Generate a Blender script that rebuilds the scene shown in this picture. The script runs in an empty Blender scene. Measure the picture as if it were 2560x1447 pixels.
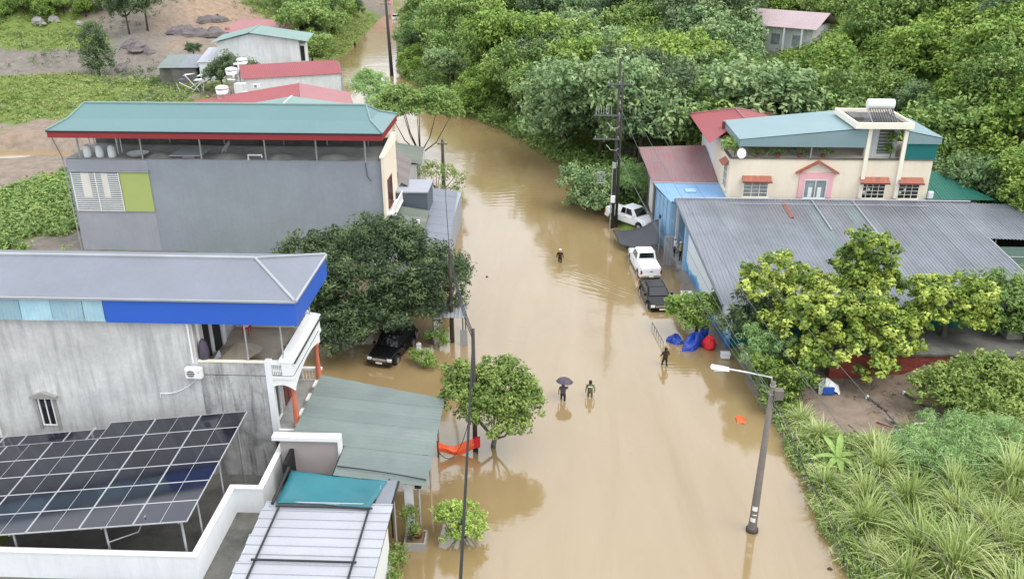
import bpy, bmesh, math, random
import numpy as np
from mathutils import Vector, Matrix
R = math.radians
S = bpy.context.scene
COL = S.collection
# ---------------------------------------------------------------- camera
CAM_H = 27.0
F_PX = 2161.0
PITCH = math.atan(0.438)
YAW = math.atan(95 * math.cos(PITCH) / F_PX)
cd = bpy.data.cameras.new('camera'); cam = bpy.data.objects.new('camera', cd); COL.objects.link(cam)
cam.location = (0, 0, CAM_H)
cam.rotation_euler = (math.pi / 2 - PITCH, 0, YAW)
cd.sensor_width = 36.0; cd.lens = 36.0 * F_PX / 2560.0
cd.clip_start = 0.5; cd.clip_end = 2500
S.camera = cam
# ---------------------------------------------------------------- sky, sun, exposure (thin bright overcast)
SUN_EL, SUN_AZ = R(58), R(118)
W = bpy.data.worlds.new('World'); S.world = W; W.use_nodes = True
wn, wl = W.node_tree.nodes, W.node_tree.links
wn.clear()
sky = wn.new('ShaderNodeTexSky'); sky.sky_type = 'NISHITA'; sky.sun_disc = False
sky.sun_elevation = SUN_EL; sky.sun_rotation = SUN_AZ
sky.air_density = 1.0; sky.dust_density = 5.0; sky.ozone_density = 1.0
hs = wn.new('ShaderNodeHueSaturation'); hs.inputs['Saturation'].default_value = 0.45
veil = wn.new('ShaderNodeMix'); veil.data_type = 'RGBA'; veil.inputs[0].default_value = 0.82; veil.inputs[7].default_value = (6.9, 7.3, 7.8, 1)   # even cloud cover
bg = wn.new('ShaderNodeBackground'); bg.inputs['Strength'].default_value = 0.15
wo = wn.new('ShaderNodeOutputWorld')
wl.new(sky.outputs[0], hs.inputs['Color']); wl.new(hs.outputs[0], veil.inputs[6]); wl.new(veil.outputs[2], bg.inputs['Color']); wl.new(bg.outputs[0], wo.inputs['Surface'])
sd = bpy.data.lights.new('sun', 'SUN'); sd.energy = 1.1; sd.angle = R(40); sd.color = (1.0, 0.96, 0.9)
sun = bpy.data.objects.new('sun', sd); COL.objects.link(sun)
# azimuth measured like the sky node: rotation about Z from +Y, clockwise seen from above
sdir = Vector((math.sin(SUN_AZ) * math.cos(SUN_EL), math.cos(SUN_AZ) * math.cos(SUN_EL), math.sin(SUN_EL)))
sun.rotation_euler = sdir.to_track_quat('Z', 'Y').to_euler()
sun.location = sdir * 200
vs = S.view_settings
vs.view_transform = 'Standard'; vs.look = 'None'; vs.gamma = 1.0; vs.use_curve_mapping = False
vs.exposure = 0.76
S.cycles.max_bounces = 6; S.cycles.diffuse_bounces = 3; S.cycles.glossy_bounces = 3
S.cycles.transmission_bounces = 4; S.cycles.transparent_max_bounces = 6
S.cycles.use_denoising = True
rng = np.random.default_rng(7)
random.seed(7)

# ---------------------------------------------------------------- materials
def _n(nt, t, **kw):
    n = nt.nodes.new(t)
    for k, v in kw.items():
        if k in n.inputs: n.inputs[k].default_value = v
        else: setattr(n, k, v)
    return n
def c4(c, k=1.0): return (min(1, c[0] * k), min(1, c[1] * k), min(1, c[2] * k), 1)
MATS = {}
def mat(name, col, rough=0.6, var=0.10, scale=1.2, streak=0.0, scol=(0.05, 0.05, 0.05), fine=0.0, metal=0.0, spec=0.4, per=0.0, bump=0.0, moss=0.0, mcol=(0.05, 0.06, 0.03), stripe=None):
    """painted, plastered or metal surface: blotchy tone, rain streaks, moss patches, per-piece tone"""
    m = bpy.data.materials.new(name); m.use_nodes = True; nt = m.node_tree; L = nt.links
    b = nt.nodes['Principled BSDF']
    geo = _n(nt, 'ShaderNodeNewGeometry')
    n1 = _n(nt, 'ShaderNodeTexNoise', Scale=scale, Detail=5.0, Roughness=0.62); L.new(geo.outputs['Position'], n1.inputs['Vector'])
    mr = _n(nt, 'ShaderNodeMapRange'); mr.inputs[1].default_value = 0.32; mr.inputs[2].default_value = 0.68
    L.new(n1.outputs['Fac'], mr.inputs[0])
    mix = _n(nt, 'ShaderNodeMix', data_type='RGBA'); mix.inputs[6].default_value = c4(col, 1 - var); mix.inputs[7].default_value = c4(col, 1 + var)
    L.new(mr.outputs[0], mix.inputs[0]); out = mix.outputs[2]
    if stripe:   # (period, colour) faint joints along Y or X handled by geometry; kept for cell grids
        pass
    if fine:
        n2 = _n(nt, 'ShaderNodeTexNoise', Scale=scale * 14, Detail=3.0); L.new(geo.outputs['Position'], n2.inputs['Vector'])
        mf = _n(nt, 'ShaderNodeMix', data_type='RGBA', blend_type='MULTIPLY'); mf.inputs[0].default_value = fine
        L.new(out, mf.inputs[6]); L.new(n2.outputs['Fac'], mf.inputs[7]); out = mf.outputs[2]
    if streak:
        mp = _n(nt, 'ShaderNodeMapping'); mp.inputs['Scale'].default_value = (2.6, 2.6, 0.22); L.new(geo.outputs['Position'], mp.inputs['Vector'])
        n3 = _n(nt, 'ShaderNodeTexNoise', Scale=1.0, Detail=6.0, Roughness=0.7); L.new(mp.outputs[0], n3.inputs['Vector'])
        r3 = _n(nt, 'ShaderNodeMapRange'); r3.inputs[1].default_value = 0.47; r3.inputs[2].default_value = 0.72; r3.inputs[4].default_value = streak
        L.new(n3.outputs['Fac'], r3.inputs[0])
        m3 = _n(nt, 'ShaderNodeMix', data_type='RGBA'); m3.inputs[7].default_value = c4(scol)
        L.new(r3.outputs[0], m3.inputs[0]); L.new(out, m3.inputs[6]); out = m3.outputs[2]
    if moss:
        n4 = _n(nt, 'ShaderNodeTexNoise', Scale=0.55, Detail=7.0, Roughness=0.68); L.new(geo.outputs['Position'], n4.inputs['Vector'])
        r4 = _n(nt, 'ShaderNodeMapRange'); r4.inputs[1].default_value = 0.48; r4.inputs[2].default_value = 0.66; r4.inputs[4].default_value = moss
        L.new(n4.outputs['Fac'], r4.inputs[0])
        m4 = _n(nt, 'ShaderNodeMix', data_type='RGBA'); m4.inputs[7].default_value = c4(mcol)
        L.new(r4.outputs[0], m4.inputs[0]); L.new(out, m4.inputs[6]); out = m4.outputs[2]
    if per:
        oi = _n(nt, 'ShaderNodeObjectInfo'); r5 = _n(nt, 'ShaderNodeMapRange'); r5.inputs[3].default_value = 1 - per; r5.inputs[4].default_value = 1 + per
        L.new(oi.outputs['Random'], r5.inputs[0])
        m5 = _n(nt, 'ShaderNodeVectorMath', operation='SCALE'); L.new(out, m5.inputs[0]); L.new(r5.outputs[0], m5.inputs['Scale']); out = m5.outputs[0]
    L.new(out, b.inputs['Base Color'])
    b.inputs['Metallic'].default_value = metal; b.inputs['Specular IOR Level'].default_value = spec
    rr = _n(nt, 'ShaderNodeMapRange'); rr.inputs[3].default_value = max(0.03, rough - 0.08); rr.inputs[4].default_value = min(1, rough + 0.08)
    L.new(n1.outputs['Fac'], rr.inputs[0]); L.new(rr.outputs[0], b.inputs['Roughness'])
    if bump:
        nb = _n(nt, 'ShaderNodeTexNoise', Scale=scale * 9, Detail=4.0); L.new(geo.outputs['Position'], nb.inputs['Vector'])
        bp = _n(nt, 'ShaderNodeBump', Strength=bump, Distance=0.03); L.new(nb.outputs['Fac'], bp.inputs['Height']); L.new(bp.outputs[0], b.inputs['Normal'])
    MATS[name] = m; return m
def leafmat(name, cols, trans=0.22, rough=0.55):
    m = bpy.data.materials.new(name); m.use_nodes = True; nt = m.node_tree; L = nt.links
    b = nt.nodes['Principled BSDF']; o = nt.nodes['Material Output']
    a = _n(nt, 'ShaderNodeAttribute', attribute_name='tint')
    oi = _n(nt, 'ShaderNodeObjectInfo')
    ad = _n(nt, 'ShaderNodeMath', operation='MULTIPLY_ADD'); ad.inputs[1].default_value = 0.30; ad.inputs[2].default_value = -0.15
    L.new(oi.outputs['Random'], ad.inputs[0])
    sm = _n(nt, 'ShaderNodeMath', operation='ADD', use_clamp=True); L.new(ad.outputs[0], sm.inputs[0]); L.new(a.outputs['Fac'], sm.inputs[1])
    cr = _n(nt, 'ShaderNodeValToRGB'); e = cr.color_ramp.elements
    e[0].position = 0; e[0].color = c4(cols[0]); e[1].position = 1; e[1].color = c4(cols[-1])
    for i, c in enumerate(cols[1:-1]): x = e.new((i + 1) / (len(cols) - 1)); x.color = c4(c)
    L.new(sm.outputs[0], cr.inputs[0])
    L.new(cr.outputs[0], b.inputs['Base Color']); b.inputs['Roughness'].default_value = rough; b.inputs['Specular IOR Level'].default_value = 0.35
    t = _n(nt, 'ShaderNodeBsdfTranslucent'); L.new(cr.outputs[0], t.inputs['Color'])
    mx = _n(nt, 'ShaderNodeMixShader'); mx.inputs[0].default_value = trans
    L.new(b.outputs[0], mx.inputs[1]); L.new(t.outputs[0], mx.inputs[2]); L.new(mx.outputs[0], o.inputs['Surface'])
    MATS[name] = m; return m

# ---------------------------------------------------------------- object helpers
def tag(o, label=None, cat=None, group=None, kind=None):
    if label: o['label'] = label
    if cat: o['category'] = cat
    if group: o['group'] = group
    if kind: o['kind'] = kind
    return o
def thing(name, label, cat, loc=(0, 0, 0), rz=0.0, group=None):
    o = bpy.data.objects.new(name, None); COL.objects.link(o); o.location = loc; o.rotation_euler = (0, 0, rz)
    o.empty_display_size = 0.2
    return tag(o, label, cat, group)
def base(o):
    v = Vector((0, 0, 0))
    while o is not None: v += o.location; o = o.parent
    return v
def obj(name, me, parent=None, loc=(0, 0, 0), rot=None):
    o = bpy.data.objects.new(name, me); COL.objects.link(o); o.parent = parent; o.location = loc
    if rot: o.rotation_euler = rot
    return o
def dup(o, loc=None, rz=None, parent=None, label=None, scale=None):
    c = o.copy(); COL.objects.link(c); c.parent = parent
    if loc is not None: c.location = loc
    if rz is not None: c.rotation_euler = (o.rotation_euler[0], o.rotation_euler[1], rz)
    if scale is not None: c.scale = scale if hasattr(scale, '__len__') else (scale,) * 3
    if label: c['label'] = label
    for ch in list(o.children): dup(ch, parent=c)
    return c
class MB:
    def __init__(s): s.v = []; s.f = []; s.sm = False
    def add(s, vs, fs):
        k = len(s.v); s.v += [tuple(p) for p in vs]; s.f += [tuple(i + k for i in f) for f in fs]; return s
    def box(s, x0, x1, y0, y1, z0, z1):
        return s.add([(x0, y0, z0), (x1, y0, z0), (x1, y1, z0), (x0, y1, z0), (x0, y0, z1), (x1, y0, z1), (x1, y1, z1), (x0, y1, z1)],
                     [(0, 3, 2, 1), (4, 5, 6, 7), (0, 1, 5, 4), (1, 2, 6, 5), (2, 3, 7, 6), (3, 0, 4, 7)])
    def hexa(s, p):   # 8 points, bottom loop then top loop
        return s.add(p, [(0, 3, 2, 1), (4, 5, 6, 7), (0, 1, 5, 4), (1, 2, 6, 5), (2, 3, 7, 6), (3, 0, 4, 7)])
    def slab(s, poly, t):  # planar polygon with thickness t downwards
        n = len(poly); top = [Vector(p) for p in poly]; bot = [p - Vector((0, 0, t)) for p in top]
        fs = [tuple(range(n)), tuple(range(2 * n - 1, n - 1, -1))] + [(i, n + i, n + (i + 1) % n, (i + 1) % n) for i in range(n)]
        return s.add(top + bot, fs)
    def prism(s, poly, d):  # polygon swept by vector d
        n = len(poly); a = [Vector(p) for p in poly]; d = Vector(d); b = [p + d for p in a]
        return s.add(a + b, [tuple(range(n - 1, -1, -1)), tuple(range(n, 2 * n))] + [(i, (i + 1) % n, n + (i + 1) % n, n + i) for i in range(n)])
    def tube(s, pts, rad, k=8, cap=True):
        pts = [Vector(p) for p in pts]; n = len(pts)
        rad = [rad] * n if not hasattr(rad, '__len__') else rad
        rings = []; up = None
        for i, p in enumerate(pts):
            d = (pts[min(i + 1, n - 1)] - pts[max(i - 1, 0)])
            if d.length < 1e-9: d = Vector((0, 0, 1))
            d.normalize()
            if up is None or abs(up.dot(d)) > 0.95: up = Vector((1, 0, 0)) if abs(d.x) < 0.9 else Vector((0, 1, 0))
            a = d.cross(up).normalized(); b = d.cross(a).normalized(); up = -b if False else up
            rings.append([p + (a * math.cos(2 * math.pi * j / k) + b * math.sin(2 * math.pi * j / k)) * rad[i] for j in range(k)])
        vs = [q for r in rings for q in r]; fs = []
        for i in range(n - 1):
            for j in range(k): fs.append((i * k + j, i * k + (j + 1) % k, (i + 1) * k + (j + 1) % k, (i + 1) * k + j))
        if cap: fs += [tuple(range(k - 1, -1, -1)), tuple((n - 1) * k + j for j in range(k))]
        return s.add(vs, fs)
    def lathe(s, prof, c=(0, 0, 0), k=12):  # prof = [(r, z)]
        c = Vector(c); vs = []; fs = []; n = len(prof)
        for r, z in prof:
            for j in range(k): a = 2 * math.pi * j / k; vs.append(c + Vector((r * math.cos(a), r * math.sin(a), z)))
        for i in range(n - 1):
            for j in range(k): fs.append((i * k + j, i * k + (j + 1) % k, (i + 1) * k + (j + 1) % k, (i + 1) * k + j))
        fs += [tuple(range(k - 1, -1, -1)), tuple((n - 1) * k + j for j in range(k))]
        return s.add(vs, fs)
    def mesh(s, name, m, off=(0, 0, 0), smooth=False):
        off = Vector(off); me = bpy.data.meshes.new(name)
        me.from_pydata([tuple(Vector(p) - off) for p in s.v], [], s.f); me.materials.append(MATS[m] if isinstance(m, str) else m)
        bm = bmesh.new(); bm.from_mesh(me); bmesh.ops.recalc_face_normals(bm, faces=bm.faces); bm.to_mesh(me); bm.free()
        if smooth: me.polygons.foreach_set('use_smooth', [True] * len(me.polygons))
        me.update(); return me
    def build(s, name, m, parent=None, local=False, smooth=False):
        off = Vector((0, 0, 0)) if (local or parent is None) else base(parent)
        return obj(name, s.mesh(name, m, off, smooth), parent)
def box(name, m, parent, x0, x1, y0, y1, z0, z1): return MB().box(x0, x1, y0, y1, z0, z1).build(name, m, parent)
def bevbox(name, m, parent, x0, x1, y0, y1, z0, z1, w=0.05, local=False):
    me = MB().box(x0, x1, y0, y1, z0, z1).mesh(name, m, (0, 0, 0) if local else base(parent))
    bm = bmesh.new(); bm.from_mesh(me); bmesh.ops.bevel(bm, geom=bm.edges[:], offset=w, segments=2, affect='EDGES'); bm.to_mesh(me); bm.free()
    return obj(name, me, parent)
def ribbed(poly, d, pitch=0.25, h=0.03, t=0.01, u0=None, u1=None, lift=0.0):
    """convex planar roof polygon as a ribbed sheet, ribs along d; u0..u1 cuts one sheet out of it"""
    P = [Vector(p) for p in poly]; n = Vector((0, 0, 0))
    for i in range(len(P)): n += (P[i] - P[0]).cross(P[(i + 1) % len(P)] - P[0])
    n.normalize()
    if n.z < 0: n = -n
    d = Vector(d); d = (d - n * d.dot(n)).normalized(); e = d.cross(n)
    q = [((p - P[0]).dot(e), (p - P[0]).dot(d)) for p in P]
    lo, hi = min(a for a, _ in q), max(a for a, _ in q)
    if u0 is not None: lo, hi = max(lo, u0), min(hi, u1)
    if hi - lo < 1e-3: return None
    st = []; k0 = math.floor(lo / pitch) - 1
    for k in range(k0, math.ceil(hi / pitch) + 1):
        for fr, hh in ((0, 0), (0.52, 0), (0.64, 1), (0.88, 1)): st.append((k * pitch + fr * pitch, hh * h))
    def hgt(u):
        for (a, x), (b, y) in zip(st, st[1:]):
            if a <= u <= b: return x + (y - x) * (u - a) / max(1e-9, b - a)
        return 0
    us = sorted(set([lo, hi] + [a for a, _ in st if lo < a < hi] + [a for a, _ in q if lo < a < hi]))
    def vr(u):
        r = []
        for i in range(len(q)):
            (a, x), (b, y) = q[i], q[(i + 1) % len(q)]
            if abs(a - b) < 1e-9:
                if abs(a - u) < 1e-6: r += [x, y]
            elif min(a, b) - 1e-7 <= u <= max(a, b) + 1e-7: r.append(x + (y - x) * (u - a) / (b - a))
        return (min(r), max(r)) if r else (0, 0)
    mb = MB(); vs = []; fs = []
    for u in us:
        va, vb = vr(u); hh = hgt(u) + lift
        for v, z in ((va, hh), (vb, hh), (vb, hh - t), (va, hh - t)): vs.append(P[0] + e * u + d * v + n * z)
    m = len(us)
    for i in range(m - 1):
        a, b = 4 * i, 4 * i + 4
        fs += [(a, b, b + 1, a + 1), (a + 1, b + 1, b + 2, a + 2), (a + 2, b + 2, b + 3, a + 3), (a + 3, b + 3, b, a)]
    fs += [(0, 1, 2, 3), (4 * m - 1, 4 * m - 2, 4 * m - 3, 4 * m - 4)]
    mb.add(vs, fs); mb.range = (lo, hi); return mb
def sheets(poly, d, width, m, parent, pitch=0.25, h=0.03, name='roof_sheet'):
    """a roof slope laid sheet by sheet"""
    full = ribbed(poly, d, 10, 0); lo, hi = full.range; k = max(1, round((hi - lo) / width)); w = (hi - lo) / k; out = []
    for i in range(k):
        mb = ribbed(poly, d, pitch, h, 0.012, lo + i * w, lo + (i + 1) * w, lift=0.012 * (i % 2))
        if mb: out.append(mb.build(name, m, parent))
    return out
def window(parent, c, w, h, axis='y', face=-1, m='white_paint', pane='glass_dark', bars=2, hbars=0, sill=True, proud=0.07, name='window'):
    """window on a wall: c = centre on the wall face, axis = wall normal axis, face = side it looks to"""
    t = 0.06
    def bx(mb, a0, a1, d0, d1, z0, z1):
        d0, d1 = sorted((d0 * face, d1 * face))
        if axis == 'y': mb.box(c[0] + a0, c[0] + a1, c[1] + d0, c[1] + d1, c[2] + z0, c[2] + z1)
        else: mb.box(c[0] + d0, c[0] + d1, c[1] + a0, c[1] + a1, c[2] + z0, c[2] + z1)
    f = MB(); bx(f, -w / 2 - t, -w / 2, 0.0, proud, -h / 2 - t, h / 2 + t); bx(f, w / 2, w / 2 + t, 0.0, proud, -h / 2 - t, h / 2 + t)
    bx(f, -w / 2, w / 2, 0.0, proud, h / 2, h / 2 + t); bx(f, -w / 2, w / 2, 0.0, proud, -h / 2 - t, -h / 2)
    fr = f.build(name, m, parent)
    p = MB(); bx(p, -w / 2, w / 2, 0.003, 0.02, -h / 2, h / 2); p.build('pane', pane, fr)
    for i in range(1, bars): 
        b = MB(); x = -w / 2 + w * i / bars; bx(b, x - 0.025, x + 0.025, 0.021, proud - 0.01, -h / 2, h / 2); b.build('bar', m, fr)
    for i in range(1, hbars + 1):
        b = MB(); z = -h / 2 + h * i / (hbars + 1); bx(b, -w / 2, w / 2, 0.03, proud + 0.005, z - 0.018, z + 0.018); b.build('bar', m, fr)
    if sill: b = MB(); bx(b, -w / 2 - 0.12, w / 2 + 0.12, 0.0, proud + 0.07, -h / 2 - t - 0.08, -h / 2 - t - 0.002); b.build('sill', m, fr)
    return fr
def balusters(parent, p0, p1, n, z0, z1, m='white_paint', r=0.06):
    prof = [(r * .7, z0), (r * .7, z0 + .04), (r * .45, z0 + .08), (r, z0 + (z1 - z0) * .35), (r * .5, z0 + (z1 - z0) * .7), (r * .75, z1 - .05), (r * .75, z1)]
    me = MB().lathe(prof, k=6).mesh('baluster', m, smooth=True); b0 = base(parent)
    for i in range(n):
        f = (i + .5) / n; obj('baluster', me, parent, (p0[0] + (p1[0] - p0[0]) * f - b0.x, p0[1] + (p1[1] - p0[1]) * f - b0.y, -b0.z))
def sag(p, q, s, n=14):
    p, q = Vector(p), Vector(q)
    return [p.lerp(q, i / n) - Vector((0, 0, 4 * s * (i / n) * (1 - i / n))) for i in range(n + 1)]

# ---------------------------------------------------------------- value noise for terrain and scatter
def _hash(i, j, s): 
    v = np.sin(i * 127.1 + j * 311.7 + s * 74.7) * 43758.5453
    return v - np.floor(v)
def vnoise(x, y, s=0):
    x = np.asarray(x, float); y = np.asarray(y, float)
    i, j = np.floor(x), np.floor(y); u, v = x - i, y - j; u = u * u * (3 - 2 * u); v = v * v * (3 - 2 * v)
    return (_hash(i, j, s) * (1 - u) + _hash(i + 1, j, s) * u) * (1 - v) + (_hash(i, j + 1, s) * (1 - u) + _hash(i + 1, j + 1, s) * u) * v
def fbm(x, y, s=0, o=4):
    a, t, k = 0.5, 0, 1.0
    for q in range(o): t = t + a * vnoise(np.asarray(x) * k, np.asarray(y) * k, s + q); a *= .5; k *= 2.03
    return t
def sstep(a, b, x):
    t = np.clip((np.asarray(x, float) - a) / (b - a), 0, 1); return t * t * (3 - 2 * t)
# ---------------------------------------------------------------- palette
mat('grey_wall', (0.34, 0.355, 0.40), 0.62, 0.07, 0.25, streak=0.3, scol=(0.25, 0.26, 0.295), fine=0.12, moss=0.2, mcol=(0.40, 0.41, 0.45))
mat('grey_wall_cool', (0.30, 0.325, 0.375), 0.6, 0.07, 0.3, streak=0.3, scol=(0.22, 0.235, 0.27), fine=0.12, moss=0.25, mcol=(0.35, 0.375, 0.425))
mat('stained_plaster', (0.62, 0.62, 0.605), 0.8, 0.16, 0.4, streak=0.7, scol=(0.25, 0.255, 0.255), moss=0.35, mcol=(0.36, 0.365, 0.36), fine=0.25, bump=0.15)
mat('mouldy_plaster', (0.52, 0.52, 0.51), 0.85, 0.2, 0.7, streak=0.95, scol=(0.045, 0.045, 0.045), moss=0.6, mcol=(0.09, 0.09, 0.085), fine=0.3, bump=0.2)
mat('pale_wall', (0.68, 0.70, 0.70), 0.8, 0.10, 0.3, streak=0.4, scol=(0.34, 0.36, 0.36), fine=0.2)
mat('white_paint', (0.80, 0.80, 0.79), 0.5, 0.04, 1.0, streak=0.12, scol=(0.45, 0.45, 0.43))
mat('white_wall', (0.78, 0.80, 0.81), 0.6, 0.04, 0.5, streak=0.22, scol=(0.42, 0.44, 0.45), fine=0.08)
mat('cream_wall', (0.82, 0.72, 0.58), 0.65, 0.05, 0.3, streak=0.22, scol=(0.55, 0.46, 0.36), fine=0.06)
mat('cream_light', (0.85, 0.79, 0.66), 0.65, 0.04, 0.5, streak=0.2, scol=(0.5, 0.44, 0.36))
mat('pink_paint', (0.78, 0.42, 0.45), 0.6, 0.05, 0.6)
mat('taupe_panel', (0.40, 0.355, 0.345), 0.6, 0.04, 0.5, streak=0.1, scol=(0.28, 0.25, 0.24))
mat('teal_roof', (0.105, 0.195, 0.20), 0.35, 0.05, 0.12, per=0.02, streak=0.0, spec=0.5)
mat('teal_roof_old', (0.155, 0.19, 0.175), 0.45, 0.12, 0.4, per=0.08, moss=0.3, mcol=(0.13, 0.15, 0.15))
mat('pale_green_roof', (0.20, 0.285, 0.265), 0.45, 0.07, 0.3, per=0.04)
mat('slate_roof', (0.19, 0.205, 0.245), 0.42, 0.09, 0.25, per=0.0, fine=0.12, spec=0.5, moss=0.3, mcol=(0.16, 0.17, 0.20))
mat('blue_fascia', (0.028, 0.11, 0.50), 0.4, 0.03, 0.3)
mat('red_fascia', (0.27, 0.03, 0.036), 0.45, 0.06, 0.4)
mat('red_roof', (0.29, 0.072, 0.078), 0.42, 0.08, 0.3, per=0.04, streak=0.0)
mat('pink_roof', (0.34, 0.155, 0.16), 0.5, 0.06, 0.3, per=0.03)
mat('worn_red_roof', (0.22, 0.135, 0.14), 0.42, 0.14, 0.22, per=0.05, moss=0.35, mcol=(0.28, 0.045, 0.05), spec=0.5)
mat('blue_roof', (0.20, 0.36, 0.58), 0.4, 0.08, 0.4, per=0.05)
mat('blue_wall', (0.28, 0.48, 0.70), 0.6, 0.08, 0.5, streak=0.35, scol=(0.45, 0.50, 0.52))
mat('grey_corrugate', (0.215, 0.228, 0.255), 0.42, 0.16, 0.30, per=0.09, moss=0.25, mcol=(0.16, 0.165, 0.18), spec=0.55, metal=0.25)
mat('bare_zinc', (0.36, 0.37, 0.39), 0.35, 0.10, 0.5, per=0.10, metal=0.3)
mat('green_plastic_sheet', (0.19, 0.225, 0.235), 0.3, 0.12, 0.4)
mat('rust_sheet', (0.26, 0.10, 0.085), 0.6, 0.15, 0.8)
mat('clear_sheet', (0.33, 0.52, 0.62), 0.3, 0.12, 0.8, per=0.25, streak=0.3, scol=(0.5, 0.58, 0.5))
mat('pale_sheet', (0.40, 0.41, 0.44), 0.35, 0.05, 0.6, per=0.03, fine=0.1)
mat('tarp_teal', (0.03, 0.16, 0.19), 0.35, 0.12, 0.35)
mat('tarp_dark', (0.055, 0.058, 0.065), 0.5, 0.15, 0.8)
mat('dark_green_wall', (0.012, 0.15, 0.15), 0.5, 0.05, 0.3)
mat('black_steel', (0.02, 0.022, 0.024), 0.45, 0.1, 2)
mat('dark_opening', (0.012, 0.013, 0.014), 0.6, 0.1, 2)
mat('glass_dark', (0.02, 0.025, 0.03), 0.08, 0.2, 0.5, spec=0.8)
mat('glass_curtain', (0.25, 0.29, 0.30), 0.15, 0.3, 1.2, spec=0.7)
mat('galv', (0.45, 0.46, 0.47), 0.4, 0.1, 2, metal=0.5)
mat('stainless', (0.72, 0.73, 0.74), 0.18, 0.04, 2, metal=0.9)
mat('concrete', (0.36, 0.35, 0.33), 0.85, 0.14, 0.6, moss=0.5, mcol=(0.12, 0.12, 0.11), fine=0.25)
mat('dirty_concrete', (0.15, 0.145, 0.13), 0.8, 0.25, 0.6, moss=0.7, mcol=(0.05, 0.05, 0.042), fine=0.3)
mat('terrace_floor', (0.36, 0.30, 0.23), 0.5, 0.15, 0.7, moss=0.35, mcol=(0.22, 0.2, 0.17))
mat('terracotta_column', (0.55, 0.16, 0.09), 0.55, 0.08, 1.5)
mat('brown_tile', (0.36, 0.12, 0.075), 0.6, 0.15, 2.5, per=0.1)
mat('wood_brown', (0.16, 0.05, 0.04), 0.5, 0.15, 2)
mat('lime_panel', (0.40, 0.47, 0.16), 0.6, 0.03, 0.4)
mat('pole_concrete', (0.19, 0.165, 0.145), 0.8, 0.15, 0.8, fine=0.2, streak=0.3, scol=(0.09, 0.08, 0.07))
mat('pole_dark', (0.055, 0.048, 0.043), 0.8, 0.2, 1.5, fine=0.2)
mat('bark', (0.085, 0.068, 0.05), 0.9, 0.3, 3, fine=0.3)
mat('bark_grey', (0.15, 0.135, 0.115), 0.9, 0.3, 3, fine=0.3)
mat('cable', (0.02, 0.02, 0.022), 0.6, 0.05, 1)
mat('wire_grey', (0.10, 0.105, 0.11), 0.5, 0.05, 1)
mat('orange_plastic', (0.85, 0.12, 0.03), 0.45, 0.12, 2)
mat('red_plastic', (0.62, 0.02, 0.03), 0.4, 0.08, 1)
mat('blue_plastic', (0.02, 0.06, 0.36), 0.35, 0.08, 1)
mat('pv_cell', (0.012, 0.013, 0.022), 0.06, 0.15, 0.6, spec=0.55, per=0.25)
MATS['pv_cell'].node_tree.nodes['Principled BSDF'].inputs['IOR'].default_value = 1.65
mat('pv_frame', (0.56, 0.57, 0.58), 0.4, 0.04, 1, metal=0.3)
mat('brown_sheet', (0.17, 0.145, 0.135), 0.5, 0.12, 0.5, per=0.1)
mat('box_slate', (0.105, 0.125, 0.155), 0.45, 0.06, 0.4)
mat('moss_sheet', (0.15, 0.165, 0.135), 0.55, 0.15, 0.6, per=0.12)
mat('brick_red', (0.30, 0.07, 0.055), 0.8, 0.12, 1.5, per=0.18)
mat('earth', (0.20, 0.13, 0.08), 0.95, 0.3, 0.7, fine=0.3)
mat('clay_pot', (0.26, 0.09, 0.06), 0.7, 0.15, 3)
mat('rubber', (0.015, 0.015, 0.015), 0.8, 0.1, 3)
mat('alloy', (0.5, 0.5, 0.52), 0.3, 0.05, 3, metal=0.8)
mat('car_white', (0.80, 0.81, 0.82), 0.18, 0.02, 1, spec=0.6)
mat('car_black', (0.008, 0.008, 0.009), 0.15, 0.05, 1, spec=0.25)
mat('car_glass', (0.008, 0.009, 0.011), 0.06, 0.05, 1, spec=0.8)
mat('chrome', (0.7, 0.71, 0.72), 0.15, 0.03, 2, metal=0.9)
mat('lamp_lens', (0.75, 0.75, 0.72), 0.15, 0.03, 2)
mat('tail_red', (0.35, 0.01, 0.01), 0.2, 0.03, 2)
mat('skin', (0.42, 0.24, 0.16), 0.6, 0.05, 3)
mat('hair', (0.01, 0.009, 0.008), 0.5, 0.05, 3)
mat('cloth_black', (0.02, 0.018, 0.018), 0.85, 0.2, 3)
mat('cloth_maroon', (0.045, 0.018, 0.014), 0.85, 0.2, 3)
mat('cloth_olive', (0.13, 0.135, 0.06), 0.85, 0.15, 3)
mat('cloth_yellow', (0.62, 0.42, 0.13), 0.85, 0.1, 3)
mat('cloth_white', (0.75, 0.76, 0.77), 0.85, 0.05, 3)
mat('cloth_plum', (0.075, 0.06, 0.085), 0.6, 0.1, 2)
leafmat('leaf_mid', [(0.1, 0.175, 0.045), (0.215, 0.33, 0.085), (0.38, 0.49, 0.14)])
leafmat('leaf_bluegreen', [(0.1, 0.17, 0.07), (0.215, 0.33, 0.135), (0.38, 0.49, 0.22)])
leafmat('leaf_bright', [(0.13, 0.22, 0.045), (0.26, 0.39, 0.075), (0.43, 0.54, 0.13)])
leafmat('leaf_dark', [(0.06, 0.105, 0.048), (0.12, 0.18, 0.08), (0.21, 0.27, 0.125)])
leafmat('leaf_mango', [(0.045, 0.078, 0.034), (0.085, 0.135, 0.052), (0.15, 0.21, 0.085), (0.25, 0.3, 0.14)])
leafmat('leaf_yellow', [(0.09, 0.15, 0.035), (0.2, 0.29, 0.05), (0.39, 0.48, 0.085), (0.54, 0.61, 0.15)])
leafmat('leaf_olive', [(0.1, 0.16, 0.04), (0.2, 0.29, 0.065), (0.34, 0.42, 0.11)])
leafmat('leaf_feather', [(0.15, 0.28, 0.1), (0.29, 0.46, 0.16), (0.43, 0.59, 0.25)])
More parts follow.
